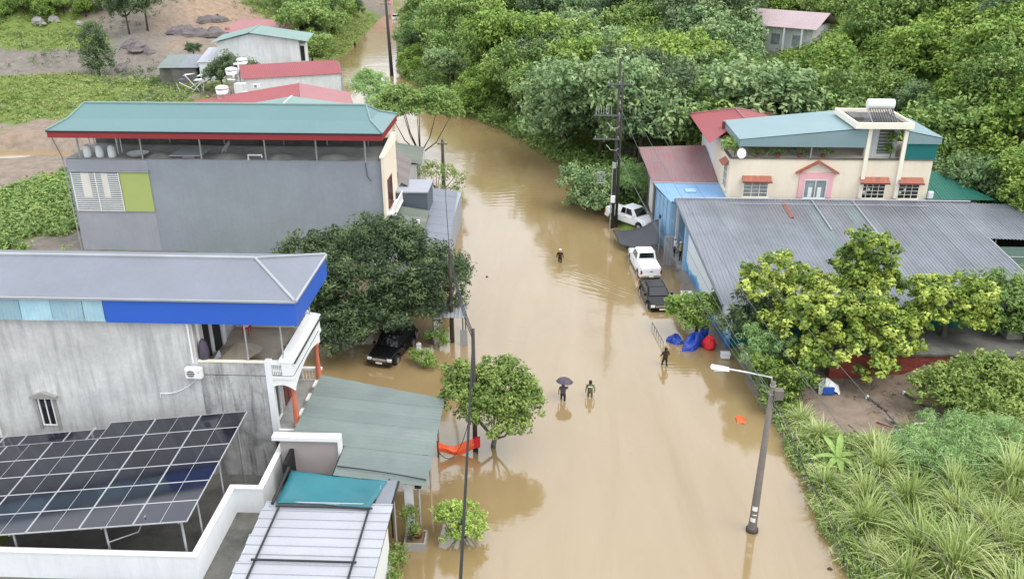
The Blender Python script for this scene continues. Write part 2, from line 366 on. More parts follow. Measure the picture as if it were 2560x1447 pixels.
leafmat('leaf_grass', [(0.22, 0.2, 0.075), (0.2, 0.3, 0.07), (0.36, 0.46, 0.14), (0.52, 0.58, 0.24), (0.62, 0.65, 0.35)], trans=0.3)
leafmat('leaf_banana', [(0.25, 0.4, 0.08), (0.4, 0.55, 0.17)], trans=0.35)
leafmat('leaf_field', [(0.14, 0.21, 0.04), (0.24, 0.3, 0.08), (0.4, 0.42, 0.17)])

# ---------------------------------------------------------------- terrain
YR = [0, 30, 42, 46.5, 50, 58, 60, 72, 75, 90, 96.5, 103.5, 116, 123, 147, 153.6, 164, 190, 216, 241, 267, 292, 340]
XR = [13.4, 13.4, 13.3, 12.7, 12.4, 12.2, 10.6, 10.2, 6.8, 6.2, 2.8, -0.4, -6.0, -11.5, -22.2, -25.6, -28, -32.2, -35.4, -37.6, -38.6, -38, -38]
YL = [0, 60, 85, 100, 111, 125, 150, 166, 173, 192, 212, 241, 282, 340]
XL = [-26, -20, -16, -18, -20.5, -27.5, -35, -39, -41, -42, -43.5, -46.5, -49, -52]
YB = [0, 30, 45, 60, 80, 90, 110, 130, 160, 200, 260, 340]
XB = [30, 30, 31, 37, 38.5, 34, 22, 12, 2, -8, -15, -20]
YS = [0, 60, 85, 100, 125, 160, 260]
KS = [0.45, 0.8, 1.0, 0.72, 0.42, 0.3, 0.22]
def ground(x, y, rough=True):
    x = np.asarray(x, float); y = np.asarray(y, float)
    r = np.interp(y, YR, XR); l = np.interp(y, YL, XL)
    wob = (fbm(x * .35, y * .35, 3) - .47) * 2.4
    dr = x - r + wob * .5; dl = l - x + wob * np.where(y > 130, .35, 1)
    z = -0.7 + 1.15 * sstep(-1.2, 1.0, dr) + 1.15 * sstep(-2, 2.0, dl) * 1.0
    zr = 0.9 * sstep(1, 9, dr)
    t = np.maximum(0, x - np.interp(y, YB, XB) + wob)
    hill = 27 * np.tanh(np.interp(y, YS, KS) * t / 27)
    z = z + zr + hill
    left = 0.5 * sstep(2, 12, dl) + 0.12 * np.maximum(0, y - 140) * sstep(-42, -75, x) + 2.2 * sstep(20, 60, dl) * (fbm(x * .045, y * .06, 11) - .35) * sstep(70, 100, y)
    z = z + left
    st = 3.2; tz = left / st; z = np.where(y > 120, z + (np.floor(tz) + sstep(.55, 1.0, tz - np.floor(tz)) - tz) * st * .55 * sstep(120, 150, y) * sstep(20, 40, dl), z)
    # eroded earth cut behind the far houses on the left
    z = z + 7 * sstep(175, 195, y) * sstep(-66, -80, x) * 0.6
    # flooded hollow beside the right bank, and a puddle on the left field
    e = ((x - 19.3) / 4.8) ** 2 + ((y - 45.2) / 4.6) ** 2 + wob * .25
    z = np.where(e < 1.6, z * sstep(.7, 1.6, e) + (0.05 + wob * .05) * (1 - sstep(.7, 1.6, e)), z)
    e = ((x + 66) / 12) ** 2 + ((y - 99) / 3.4) ** 2 + wob * .2
    z = np.where(e < 1.8, z * sstep(.8, 1.8, e) + (-0.12) * (1 - sstep(.8, 1.8, e)), z)
    if rough: z = z + (fbm(x * .8, y * .8, 21) - .47) * (0.22 + 0.5 * sstep(1, 8, hill) + 1.3 * sstep(15, 40, dl) * sstep(95, 130, y)) * sstep(-0.5, .5, z)
    return z
def ray_ground(px, py):
    """where the line of sight through a picture point meets the terrain"""
    f = Vector((-math.sin(YAW) * math.cos(PITCH), math.cos(YAW) * math.cos(PITCH), -math.sin(PITCH))); r = Vector((math.cos(YAW), math.sin(YAW), 0)); u = r.cross(f)
    d = f + r * ((px - 1280) / F_PX) - u * ((py - 723.5) / F_PX); k = np.arange(20, 420, .5); X, Y, Z = d.x * k, d.y * k, CAM_H + d.z * k
    h = np.where(Z < ground(X, Y, False)); i = h[0][0] if len(h[0]) else -1; return float(X[i]), float(Y[i])
GREEN = [(19, 45, 7, 6, -2), (14, 66, 9, 8, -3)]
for px, py, rx, ry, a in ((80, 95, 150, 32, 1.5), (60, 25, 200, 22, 1.0), (350, 30, 200, 26, -.6), (330, 165, 330, 36, -1.5), (170, 220, 260, 36, 1.5), (60, 290, 170, 30, .6), (330, 240, 150, 26, 1.2), (80, 345, 140, 26, -.25), (70, 392, 120, 28, -2), (100, 520, 130, 90, 1.3),
                          (470, 110, 90, 50, -.8), (560, 30, 130, 50, -1.6), (850, 90, 160, 60, 1.2), (700, 30, 120, 40, 1.0)):
    cx, cy = ray_ground(px, py); x2, y2 = ray_ground(px + rx, py); x3, y3 = ray_ground(px, py - ry); GREEN.append((cx, cy, max(3, math.hypot(x2 - cx, y2 - cy)), max(3, math.hypot(x3 - cx, y3 - cy)), a))
def cover(x, y):
    g = (fbm(x * .09, y * .09, 5) - .47) * 1.6 + (fbm(x * .5, y * .5, 8) - .47) * 1.3 + np.where(x > -30, .8, 0.24)
    for cx, cy, rx, ry, a in GREEN: g = g + a * np.exp(-(((x - cx) / rx) ** 2 + ((y - cy) / ry) ** 2))
    return np.clip(g, 0, 1)
def make_ground():
    xs = np.arange(-170, 121, 1.25); ys = np.concatenate([np.arange(4, 130, 1.25), np.arange(130, 420, 2.5)])
    X, Y = np.meshgrid(xs, ys); Zg = ground(X, Y)
    v = np.stack([X, Y, Zg], -1).reshape(-1, 3); nx, ny = len(xs), len(ys)
    i = np.arange(nx * ny).reshape(ny, nx)
    f = np.stack([i[:-1, :-1], i[:-1, 1:], i[1:, 1:], i[1:, :-1]], -1).reshape(-1, 4)
    me = np_mesh('ground', v, f, smooth=True)
    a = me.attributes.new('grass', 'FLOAT', 'POINT'); a.data.foreach_set('value', cover(v[:, 0], v[:, 1]).astype(np.float32))
    tone = np.clip((fbm(v[:, 0] * .06, v[:, 1] * .06, 15) - .3) * 1.6 + .9 * np.exp(-(((v[:, 0] + 66) / 12) ** 2 + ((v[:, 1] - 190) / 18) ** 2)) - .15 * (v[:, 0] < -70) + np.where(v[:, 0] > 25, .6, 0), 0, 1)
    for px, py, rx, ry, a in ((560, 30, 90, 50, .6), (440, 110, 40, 30, .6), (330, 150, 120, 30, -.5), (490, 80, 60, 40, -.7), (150, 165, 200, 30, -.35), (70, 300, 160, 60, .25)):
        cx, cy = ray_ground(px, py); x2, y2 = ray_ground(px + rx, py); x3, y3 = ray_ground(px, py - ry); tone = tone + a * np.exp(-(((v[:, 0] - cx) / max(3, math.hypot(x2 - cx, y2 - cy))) ** 2 + ((v[:, 1] - cy) / max(3, math.hypot(x3 - cx, y3 - cy))) ** 2))
    tone = np.clip(tone + .55 * np.exp(-(((v[:, 0] - 19.5) / 7) ** 2 + ((v[:, 1] - 45) / 6) ** 2)), 0, 1)
    b = me.attributes.new('tone', 'FLOAT', 'POINT'); b.data.foreach_set('value', tone.astype(np.float32))
    m = bpy.data.materials.new('ground'); m.use_nodes = True; nt = m.node_tree; L = nt.links; bs = nt.nodes['Principled BSDF']
    geo = _n(nt, 'ShaderNodeNewGeometry'); ga = _n(nt, 'ShaderNodeAttribute', attribute_name='grass'); ta = _n(nt, 'ShaderNodeAttribute', attribute_name='tone')
    n1 = _n(nt, 'ShaderNodeTexNoise', Scale=0.9, Detail=8.0, Roughness=0.7); L.new(geo.outputs['Position'], n1.inputs['Vector'])
    n2 = _n(nt, 'ShaderNodeTexNoise', Scale=0.12, Detail=5.0); L.new(geo.outputs['Position'], n2.inputs['Vector'])
    e1 = _n(nt, 'ShaderNodeMix', data_type='RGBA'); e1.inputs[6].default_value = (0.19, 0.16, 0.13, 1); e1.inputs[7].default_value = (0.285, 0.18, 0.10, 1); L.new(ta.outputs['Fac'], e1.inputs[0])
    e2 = _n(nt, 'ShaderNodeMix', data_type='RGBA', blend_type='OVERLAY'); e2.inputs[0].default_value = 0.7; L.new(e1.outputs[2], e2.inputs[6]); L.new(n1.outputs['Fac'], e2.inputs[7])
    hsv = _n(nt, 'ShaderNodeHueSaturation', Saturation=0.75); L.new(e2.outputs[2], hsv.inputs['Color'])
    g1 = _n(nt, 'ShaderNodeMix', data_type='RGBA'); g1.inputs[6].default_value = (0.075, 0.13, 0.025, 1); g1.inputs[7].default_value = (0.21, 0.26, 0.07, 1); L.new(n2.outputs['Fac'], g1.inputs[0])
    ad = _n(nt, 'ShaderNodeMath', operation='MULTIPLY_ADD'); ad.inputs[1].default_value = 1.1; ad.inputs[2].default_value = -0.55; L.new(n1.outputs['Fac'], ad.inputs[0])
    sm = _n(nt, 'ShaderNodeMath', operation='ADD', use_clamp=True); L.new(ad.outputs[0], sm.inputs[0]); L.new(ga.outputs['Fac'], sm.inputs[1])
    mr = _n(nt, 'ShaderNodeMapRange'); mr.inputs[1].default_value = .35; mr.inputs[2].default_value = .6; L.new(sm.outputs[0], mr.inputs[0])
    mx = _n(nt, 'ShaderNodeMix', data_type='RGBA'); L.new(mr.outputs[0], mx.inputs[0]); L.new(hsv.outputs[0], mx.inputs[6]); L.new(g1.outputs[2], mx.inputs[7])
    L.new(mx.outputs[2], bs.inputs['Base Color']); bs.inputs['Roughness'].default_value = 0.95; bs.inputs['Specular IOR Level'].default_value = 0.2
    bp = _n(nt, 'ShaderNodeBump', Strength=0.6, Distance=0.25); L.new(n1.outputs['Fac'], bp.inputs['Height']); L.new(bp.outputs[0], bs.inputs['Normal'])
    me.materials.append(m); o = obj('ground', me); tag(o, kind='structure'); return o
def np_mesh(name, v, f, smooth=False, tint=None):
    me = bpy.data.meshes.new(name); k = f.shape[1]
    me.vertices.add(len(v)); me.vertices.foreach_set('co', np.ascontiguousarray(v, np.float32).ravel())
    me.loops.add(f.size); me.loops.foreach_set('vertex_index', np.ascontiguousarray(f, np.int32).ravel())
    me.polygons.add(len(f)); me.polygons.foreach_set('loop_start', np.arange(0, f.size, k, dtype=np.int32)); me.polygons.foreach_set('loop_total', np.full(len(f), k, np.int32))
    if smooth: me.polygons.foreach_set('use_smooth', np.ones(len(f), bool))
    if tint is not None:
        a = me.attributes.new('tint', 'FLOAT', 'FACE'); a.data.foreach_set('value', np.clip(tint, 0, 1).astype(np.float32))
    me.update(calc_edges=True); me.validate(); return me
make_ground()

# ---------------------------------------------------------------- flood water
def make_water():
    mb = MB(); mb.add([(-400, -100, 0), (400, -100, 0), (400, 700, 0), (-400, 700, 0)], [(0, 1, 2, 3)])
    m = bpy.data.materials.new('muddy_water'); m.use_nodes = True; nt = m.node_tree; L = nt.links; bs = nt.nodes['Principled BSDF']
    geo = _n(nt, 'ShaderNodeNewGeometry')
    n1 = _n(nt, 'ShaderNodeTexNoise', Scale=0.05, Detail=4.0, Roughness=0.55); L.new(geo.outputs['Position'], n1.inputs['Vector'])
    sm_ = _n(nt, 'ShaderNodeMapping'); sm_.inputs['Scale'].default_value = (0.55, 0.07, 1); sm_.inputs['Rotation'].default_value = (0, 0, R(-4)); L.new(geo.outputs['Position'], sm_.inputs['Vector'])
    ns = _n(nt, 'ShaderNodeTexNoise', Scale=1.0, Detail=6.0, Roughness=0.65, Distortion=0.8); L.new(sm_.outputs[0], ns.inputs['Vector'])
    mm = _n(nt, 'ShaderNodeMath', operation='ADD'); L.new(n1.outputs['Fac'], mm.inputs[0]); L.new(ns.outputs['Fac'], mm.inputs[1])
    mr_ = _n(nt, 'ShaderNodeMapRange'); mr_.inputs[1].default_value = .7; mr_.inputs[2].default_value = 1.3; L.new(mm.outputs[0], mr_.inputs[0])
    cr = _n(nt, 'ShaderNodeMix', data_type='RGBA'); cr.inputs[6].default_value = (0.26, 0.178, 0.08, 1); cr.inputs[7].default_value = (0.31, 0.226, 0.118, 1); L.new(mr_.outputs[0], cr.inputs[0])
    L.new(cr.outputs[2], bs.inputs['Base Color']); bs.inputs['Roughness'].default_value = 0.085; bs.inputs['IOR'].default_value = 2.1; bs.inputs['Specular IOR Level'].default_value = 0.5
    # broad slow swell, small wind ripples in patches, and the wake of the wading man
    w1 = _n(nt, 'ShaderNodeTexNoise', Scale=0.35, Detail=3.0); L.new(geo.outputs['Position'], w1.inputs['Vector'])
    mp = _n(nt, 'ShaderNodeMapping'); mp.inputs['Scale'].default_value = (0.9, 2.4, 1); mp.inputs['Rotation'].default_value = (0, 0, R(8)); L.new(geo.outputs['Position'], mp.inputs['Vector'])
    w2 = _n(nt, 'ShaderNodeTexNoise', Scale=1.0, Detail=2.0, Distortion=0.4); L.new(mp.outputs[0], w2.inputs['Vector'])
    pm = _n(nt, 'ShaderNodeTexNoise', Scale=0.07, Detail=3.0); L.new(geo.outputs['Position'], pm.inputs['Vector'])
    pr = _n(nt, 'ShaderNodeMapRange'); pr.inputs[1].default_value = 0.45; pr.inputs[2].default_value = 0.65; L.new(pm.outputs['Fac'], pr.inputs[0])
    a = _n(nt, 'ShaderNodeMath', operation='MULTIPLY'); L.new(w2.outputs['Fac'], a.inputs[0]); L.new(pr.outputs[0], a.inputs[1])
    b = _n(nt, 'ShaderNodeMath', operation='MULTIPLY_ADD'); b.inputs[1].default_value = 0.46; L.new(a.outputs[0], b.inputs[0])
    c = _n(nt, 'ShaderNodeMath', operation='MULTIPLY'); c.inputs[1].default_value = 0.35; L.new(w1.outputs['Fac'], c.inputs[0]); L.new(c.outputs[0], b.inputs[2])
    last = b.outputs[0]
    for (cx, cy, rot, lx, ly, sc, amp) in ((5.0, 63.0, R(-42), 5.2, 1.7, 5.0, 0.10), (3.6, 62.0, R(-30), 4.0, 3.0, 3.0, 0.07), (8.3, 50.0, 0, 3.2, 2.2, 5.0, 0.08), (-2.0, 84, R(10), 5, 7, 2.0, 0.12)):
        m2 = _n(nt, 'ShaderNodeMapping', vector_type='TEXTURE'); m2.inputs['Location'].default_value = (cx, cy, 0); m2.inputs['Rotation'].default_value = (0, 0, rot); L.new(geo.outputs['Position'], m2.inputs['Vector'])
        wv = _n(nt, 'ShaderNodeTexWave', Scale=sc / 6.28, Distortion=3.0, Detail=2.0); wv.bands_direction = 'Y'; L.new(m2.outputs[0], wv.inputs['Vector'])
        m3 = _n(nt, 'ShaderNodeMapping'); m3.inputs['Scale'].default_value = (1 / lx, 1 / ly, 0); L.new(m2.outputs[0], m3.inputs['Vector'])
        ln = _n(nt, 'ShaderNodeVectorMath', operation='LENGTH'); L.new(m3.outputs[0], ln.inputs[0])
        mk = _n(nt, 'ShaderNodeMapRange'); mk.inputs[1].default_value = 1.0; mk.inputs[2].default_value = 0.2; mk.inputs[4].default_value = amp; L.new(ln.outputs['Value'], mk.inputs[0])
        q = _n(nt, 'ShaderNodeMath', operation='MULTIPLY_ADD'); L.new(wv.outputs['Fac'], q.inputs[0]); L.new(mk.outputs[0], q.inputs[1]); L.new(last, q.inputs[2]); last = q.outputs[0]
    bp = _n(nt, 'ShaderNodeBump', Strength=0.42, Distance=0.13); L.new(last, bp.inputs['Height']); L.new(bp.outputs[0], bs.inputs['Normal'])
    o = mb.build('flood_water', m); tag(o, kind='structure')
make_water()
# ================================================================ LEFT SIDE OF THE ROAD
def house_blue_fascia():
    t = thing('grey_house', 'weathered grey tube house with deep blue roof fascia and slate roof', 'house', (-24, 39, 0))
    box('wall', 'stained_plaster', t, -42, -16.8, 36.5, 42, -0.5, 9.15)
    lw = box('wall', 'mouldy_plaster', t, -16.798, -13.5, 36.52, 41.98, -0.5, 6.15); tag(lw, 'black mould-streaked wall under the terrace')
    box('floor', 'terrace_floor', t, -16.79, -12.2, 36.6, 41.9, 6.152, 6.2)
    p = box('parapet', 'mouldy_plaster', t, -16.79, -13.5, 36.5, 36.64, 6.2, 6.9)
    box('coping', 'cream_light', p, -16.79, -13.48, 36.46, 36.68, 6.902, 6.95)
    box('parapet', 'white_wall', t, -16.79, -13.6, 41.8, 41.96, 6.2, 7.25)
    box('pillar', 'white_wall', t, -13.5, -13.2, 36.45, 36.75, 2.9, 7.02)
    # slate roof with hipped end
    z0, z1, e, ap = 10.32, 11.25, -11.6, -14.3
    sh = lambda poly, d, nm='roof_slope': ribbed(poly, d, 0.22, 0.003, 0.02).build(nm, 'slate_roof', t)
    sh([(-42, 36.25, z0), (e, 36.25, z0), (ap, 39.25, z1), (-42, 39.25, z1)], (0, 1, 0))
    sh([(-42, 42.25, z0), (e, 42.25, z0), (ap, 39.25, z1), (-42, 39.25, z1)], (0, -1, 0))
    sh([(e, 36.25, z0), (e, 42.25, z0), (ap, 39.25, z1)], (-1, 0, 0))
    MB().tube([(-42, 39.25, z1 + .03), (ap, 39.25, z1 + .03)], 0.09, 6).build('ridge_cap', 'bare_zinc', t)
    for y in (36.25, 42.25): MB().tube([(ap, 39.25, z1 + .03), (e, y, z0 + .03)], 0.07, 6).build('hip_cap', 'bare_zinc', t)
    MB().box(-42, e + .05, 36.14, 36.24, z0 - .07, z0 + .02).build('gutter', 'bare_zinc', t)
    MB().box(e + .002, e + .1, 36.25, 42.3, z0 - .07, z0 + .02).build('gutter', 'bare_zinc', t)
    f = box('fascia', 'blue_fascia', t, -20.78, e, 36.25, 36.3, 9.06, z0 - .072); tag(f, 'bright blue metal fascia panel')
    f = box('fascia', 'blue_fascia', t, e - .05, e, 36.302, 42.25, 9.06, z0 - .072); tag(f, 'bright blue metal fascia panel of the gable end')
    box('fascia', 'blue_fascia', t, -20.8, e - .052, 42.2, 42.25, 9.06, z0 - .072)
    x = -20.8; k = 0
    while x > -34:
        w = (1.0, 1.55, 1.5, 1.6, 1.45, 1.3)[k % 6]; mb = ribbed([(x - w, 36.27, 9.1), (x - .02, 36.27, 9.1), (x - .02, 36.31, 10.2), (x - w, 36.31, 10.2)], (0, 0, 1), 0.2, 0.02, 0.012)
        q = mb.build('light_sheet', 'clear_sheet', t); x -= w; k += 1
    # end of the upper storey with doors to the terrace
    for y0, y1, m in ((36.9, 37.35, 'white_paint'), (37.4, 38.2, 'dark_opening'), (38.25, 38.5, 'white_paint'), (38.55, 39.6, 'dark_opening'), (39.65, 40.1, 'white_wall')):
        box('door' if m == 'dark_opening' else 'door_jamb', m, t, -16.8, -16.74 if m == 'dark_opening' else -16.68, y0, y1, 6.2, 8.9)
    for y in (36.7, 41.7): MB().tube([(-12.6, y, 6.95), (-12.6, y, 9.1)], 0.045, 6).build('post', 'galv', t)
    MB().tube([(-14.3, 36.6, 6.95), (-14.3, 36.6, 9.1)], 0.045, 6).build('post', 'galv', t)
    # first-floor balcony with arched frame
    b = box('balcony', 'white_wall', t, -13.498, -12.15, 36.55, 41.7, 2.85, 3.05)
    box('balcony_floor', 'concrete', b, -13.49, -12.4, 36.7, 41.6, 3.052, 3.07)
    for (x0, x1, y0, y1) in ((-12.4, -12.15, 36.55, 41.7),):
        box('kerb', 'concrete', b, x0, x1, y0, y1, 3.072, 3.35)
    for y in (37.6, 39.1, 40.5): bevbox('rail_block', 'white_paint', b, -12.42, -12.13, y - .35, y + .35, 3.35, 3.52, .03)
    balusters(b, (-13.4, 41.6), (-12.3, 41.6), 6, 3.07, 3.75)
    box('rail', 'white_paint', b, -13.49, -12.2, 41.5, 41.7, 3.75, 3.87)
    for y in (36.85, 41.4):
        MB().lathe([(.2, 3.07), (.2, 3.2), (.13, 3.3), (.15, 3.9), (.11, 4.9), (.13, 5.3), (.2, 5.42), (.2, 5.5)], (-12.35, y, 0), 10).build('column', 'terracotta_column', t, smooth=True)
    # arched beams below the terrace slab
    def arch(p0, p1, zt, zb, rise, th, nm):
        p0, p1 = Vector(p0), Vector(p1); d = (p1 - p0); n = Vector((-d.y, d.x, 0)).normalized() * th; prof = []
        for i in range(13):
            f = i / 12; prof.append((p0 + d * f).to_tuple()[:2] + (zb + rise * (1 - (2 * f - 1) ** 2),))
        prof += [(p1.x, p1.y, zt), (p0.x, p0.y, zt)]
        return MB().prism(prof, n).build(nm, 'white_paint', t)
    arch((-13.49, 36.56, 0), (-12.15, 36.56, 0), 6.15, 5.35, .3, .18, 'arch_beam')
    arch((-12.15, 36.76, 0), (-12.15, 41.6, 0), 6.15, 5.45, .5, .18, 'arch_beam')
    box('slab', 'white_wall', t, -13.498, -12.12, 36.5, 41.9, 6.0, 6.15)
    # terrace balustrades and wide front parapet
    balusters(t, (-13.2, 36.62), (-12.75, 36.62), 5, 6.2, 6.78, r=.05)
    box('rail', 'white_paint', t, -13.2, -12.72, 36.52, 36.72, 6.78, 6.95)
    pp = box('parapet', 'white_wall', t, -12.7, -12.16, 36.5, 41.9, 6.2, 6.95)
    MB().hexa([(-12.78, 36.46, 6.952), (-12.08, 36.46, 6.952), (-12.08, 41.95, 6.952), (-12.78, 41.95, 6.952), (-12.78, 36.46, 7.1), (-12.12, 36.5, 7.02), (-12.12, 41.9, 7.02), (-12.78, 41.95, 7.1)]).build('coping', 'white_paint', pp)
    MB().tube([(-12.05, 36.6, 6.85), (-12.05, 41.8, 6.85)], .04, 6).build('cable_tray', 'black_steel', pp)
    balusters(t, (-13.55, 41.85), (-12.8, 41.85), 5, 6.35, 7.0, r=.05); box('rail', 'white_paint', t, -13.6, -12.72, 41.76, 41.96, 7.0, 7.2)
    # facade doors on the balcony
    window(t, (-13.5, 37.5, 4.3), 0.75, 2.2, 'x', 1, bars=1, sill=False, name='door', proud=.12)
    window(t, (-13.5, 39.6, 4.25), 1.6, 2.1, 'x', 1, m='wood_brown', pane='wood_brown', bars=3, sill=False, name='door')
    # pedimented window in the side wall
    w = window(t, (-24.88, 36.5, 3.9), 0.62, 1.5, 'y', -1, m='white_paint', bars=2, sill=False)
    MB().prism([(-25.55, 36.5, 4.72), (-24.2, 36.5, 4.72), (-24.2, 36.5, 4.84), (-24.88, 36.5, 5.08), (-25.55, 36.5, 4.84)], (0, -.22, 0)).build('hood', 'concrete', w)
    for x in (-25.42, -24.46): box('jamb', 'concrete', w, x, x + .12, 36.4, 36.499, 2.9, 4.72)
    for x, za, zb in ((-16.98, 6.9, 9.05), (-27.6, .2, 6.2)): MB().tube([(x, 36.42, za), (x, 36.42, zb)], .05, 6).build('drain_pipe', 'white_paint', t)
    MB().tube([(-17.0, 36.46, 6.0)] + sag((-17.0, 36.46, 5.9), (-18.9, 36.46, 5.1), .25, 8) + [(-18.95, 36.46, 4.85)], .022, 5).build('drain_hose', 'white_paint', t)
    return t
house_blue_fascia()
def aircon(name, label, x, y, z, fx=0, group=None):
    t = thing(name, label, 'air conditioner', (x, y, z), group=group)
    bevbox('casing', 'white_paint', t, x - .42, x + .42, y - .3, y, z - .3, z + .3, .05)
    MB().add([(x - .12 + .2 * math.cos(a * R(30)), y - .302, z + .2 * math.sin(a * R(30))) for a in range(12)], [tuple(range(12))]).build('fan_disc', 'wire_grey', t)
    g = MB()
    for k in range(4): g.box(x - .33, x + .1, y - .32, y - .305, z - .18 + k * .11, z - .165 + k * .11)
    g.build('grille', 'white_paint', t); box('badge', 'galv', t, x + .24, x + .32, y - .304, y - .3, z + .05, z + .1)
    for q in (-.3, .3): box('bracket', 'galv', t, x + q - .02, x + q + .02, y - .28, y + .02, z - .36, z - .302)
    return t
aircon('air_conditioner', 'white outdoor air conditioner hung on the streaked grey wall under the blue fascia', -16.95, 36.42, 6.42)
# things left on the terrace
c = thing('plastic_chair', 'red plastic chair at the back of the terrace', 'chair', (-15.9, 41.0, 6.2))
box('seat', 'red_plastic', c, -16.1, -15.7, 40.8, 41.2, 6.6, 6.64); box('backrest', 'red_plastic', c, -16.1, -15.7, 41.17, 41.21, 6.66, 7.1)
for sx in (-16.08, -15.75):
    for sy in (40.82, 41.15): box('leg', 'red_plastic', c, sx, sx + .03, sy, sy + .03, 6.2, 6.598)
box('cushion', 'white_paint', c, -16.02, -15.78, 40.84, 41.14, 6.642, 6.7)
c = thing('plastic_chair', 'grey chair against the terrace front parapet', 'chair', (-13.1, 38.7, 6.2))
box('seat', 'wire_grey', c, -13.3, -12.9, 38.5, 38.9, 6.55, 6.6); box('backrest', 'wire_grey', c, -12.93, -12.88, 38.5, 38.9, 6.602, 7.0)
for sx in (-13.28, -12.95):
    for sy in (38.52, 38.85): box('leg', 'wire_grey', c, sx, sx + .03, sy, sy + .03, 6.2, 6.548)
u = thing('market_parasol', 'fallen beige parasol lying tilted on the terrace floor', 'parasol', (-15.6, 38.1, 6.2))
vs_ = [(-15.45, 38.3, 7.05)] + [(-15.5 + 1.35 * math.cos(a) , 38.1 + 1.25 * math.sin(a), 6.5 + .22 * math.sin(a + 2.2) + (.08 if k % 2 else 0)) for k, a in enumerate(np.linspace(0, 2 * math.pi, 17)[:-1])]
mb = MB().add(vs_, [(0, i, i % 16 + 1) for i in range(1, 17)]); mb.add([(x, y, z - .02) for x, y, z in vs_], [(0, i % 16 + 1, i) for i in range(1, 17)]); mb.build('canopy', 'terrace_floor', u)
MB().tube([(-15.45, 38.3, 7.0), (-15.6, 38.05, 6.21)], .02, 6).build('shaft', 'galv', u)
bd = thing('leaning_board', 'pale triangular board leaning beside the terrace door', 'board', (-16.2, 37.4, 6.2))
MB().prism([(-16.55, 37.0, 6.22), (-15.8, 37.2, 6.22), (-16.1, 37.5, 7.0)], (.03, .02, 0)).build('panel', 'pale_sheet', bd)
hg = thing('hung_laundry', 'dark cloth bundle hanging beside the terrace doors', 'laundry', (-16.5, 36.9, 6.95))
mb = MB().lathe([(.05, 8.0), (.2, 7.8), (.27, 7.3), (.22, 6.9), (.06, 6.75)], (-16.52, 36.78, 0), 8); mb.build('cloth', 'cloth_plum', hg, smooth=True)

def solar_canopy():
    t = thing('solar_canopy', 'tilted solar panel array on steel posts over a walled yard', 'solar array', (-20, 31, 0))
    zz = lambda x, y=31: 5.0 + .12 * (x + 14) + .05 * (y - 31); PX, PY = 2.24, 1.262
    cell = MB().box(-PX / 2 + .02, PX / 2 - .02, -PY / 2 + .02, PY / 2 - .02, -.02, .018).mesh('solar_panel', 'pv_cell')
    fr = MB()
    for a in ((-PX / 2, PX / 2, -PY / 2, -PY / 2 + .02), (-PX / 2, PX / 2, PY / 2 - .02, PY / 2), (-PX / 2, -PX / 2 + .02, -PY / 2 + .02, PY / 2 - .02), (PX / 2 - .02, PX / 2, -PY / 2 + .02, PY / 2 - .02)): fr.box(*a, -.03, .026)
    fr = fr.mesh('frame', 'pv_frame'); dv = MB().box(-.008, .008, -PY / 2 + .03, PY / 2 - .03, .0185, .0225).mesh('busbar', 'pv_frame')
    ang = math.atan(.12)
    for j in range(6):
        for i in range(7):
            if j == 5 and i >= 3: continue
            x = -14 - (i + .5) * (PX + .012); y = 27.2 + (j + .5) * (PY + .006) + (0 if i < 6 else -.4)
            o = obj('solar_panel', cell, t, (x + 20, y - 31, zz(x, y)), (.05, -ang, 0)); o['label'] = 'dark framed solar panel'
            obj('frame', fr, o); obj('busbar', dv, o)
    for i in range(3, 7):   # lower strip behind, against the house
        x = -14 - (i + .5) * (PX + .012); o = obj('solar_panel', cell, t, (x + 20, 27.2 + 5.5 * 1.27 - 31 + .25, zz(x, 34) - .45), (.05, -ang, 0)); obj('frame', fr, o)
    for x in (-14.4, -17.6, -21.5, -26):
        for y in (27.5, 34.3): MB().tube([(x, y, .3), (x, y, zz(x, y) - .06)], .05, 6).build('post', 'galv', t)
        MB().tube([(x, 27.25, zz(x, 27.25) - .1), (x, 34.7, zz(x, 34.7) - .1)], .045, 4).build('beam', 'galv', t)
    for y in (28.7, 31.3): MB().tube([(-14.2, y, 2.4), (-14.2, y, zz(-14.2, y) - .1)], .04, 6).build('post', 'galv', t)
    MB().tube([(-17.6, 27.5, 3.4), (-16.3, 27.6, 3.9), (-15.9, 27.6, 4.7)], .03, 6).build('brace', 'galv', t)
solar_canopy()
def white_yard_wall():
    t = thing('yard_wall', 'stepped white boundary wall around the dark yard below the solar panels', 'wall', (-18, 28, 0))
    zt = 3.2
    for i, (x0, x1, y0, y1) in enumerate(((-30, -14.0, 27.0, 27.2), (-14.0, -13.8, 27.0, 31.7), (-13.8, -12.5, 31.5, 31.7), (-12.7, -12.5, 31.702, 35.4))):
        w = box('wall_panel', 'white_wall', t, x0, x1, y0, y1, 1.0, zt)
        box('coping', 'white_paint', w, x0 - (.04 if i != 2 else -.05), x1 + (.04 if i != 0 else -.05), y0 - .04, y1 + .04, zt + .002, zt + .05 + .004 * i)
    box('yard_floor', 'dirty_concrete', t, -30, -12.702, 31.702, 36.5, -.3, .3); box('yard_floor', 'dirty_concrete', t, -30, -14.002, 27.2, 31.7, -.3, .3)
    s = box('ledge', 'dirty_concrete', t, -30, -11.9, 22, 26.998, -.4, 1.9); tag(s, 'stained dark concrete ledge below the white wall')
    box('ledge', 'dirty_concrete', t, -13.798, -11.9, 27.0, 31.498, -.4, 1.9)
    box('ledge', 'dirty_concrete', t, -12.498, -11.9, 31.5, 33.6, -.4, 1.9)
    MB().tube([(-19.5, 26.0, 2.02), (-12.2, 26.0, 2.02)], .09, 8).build('pipe', 'pole_dark', t)
white_yard_wall()
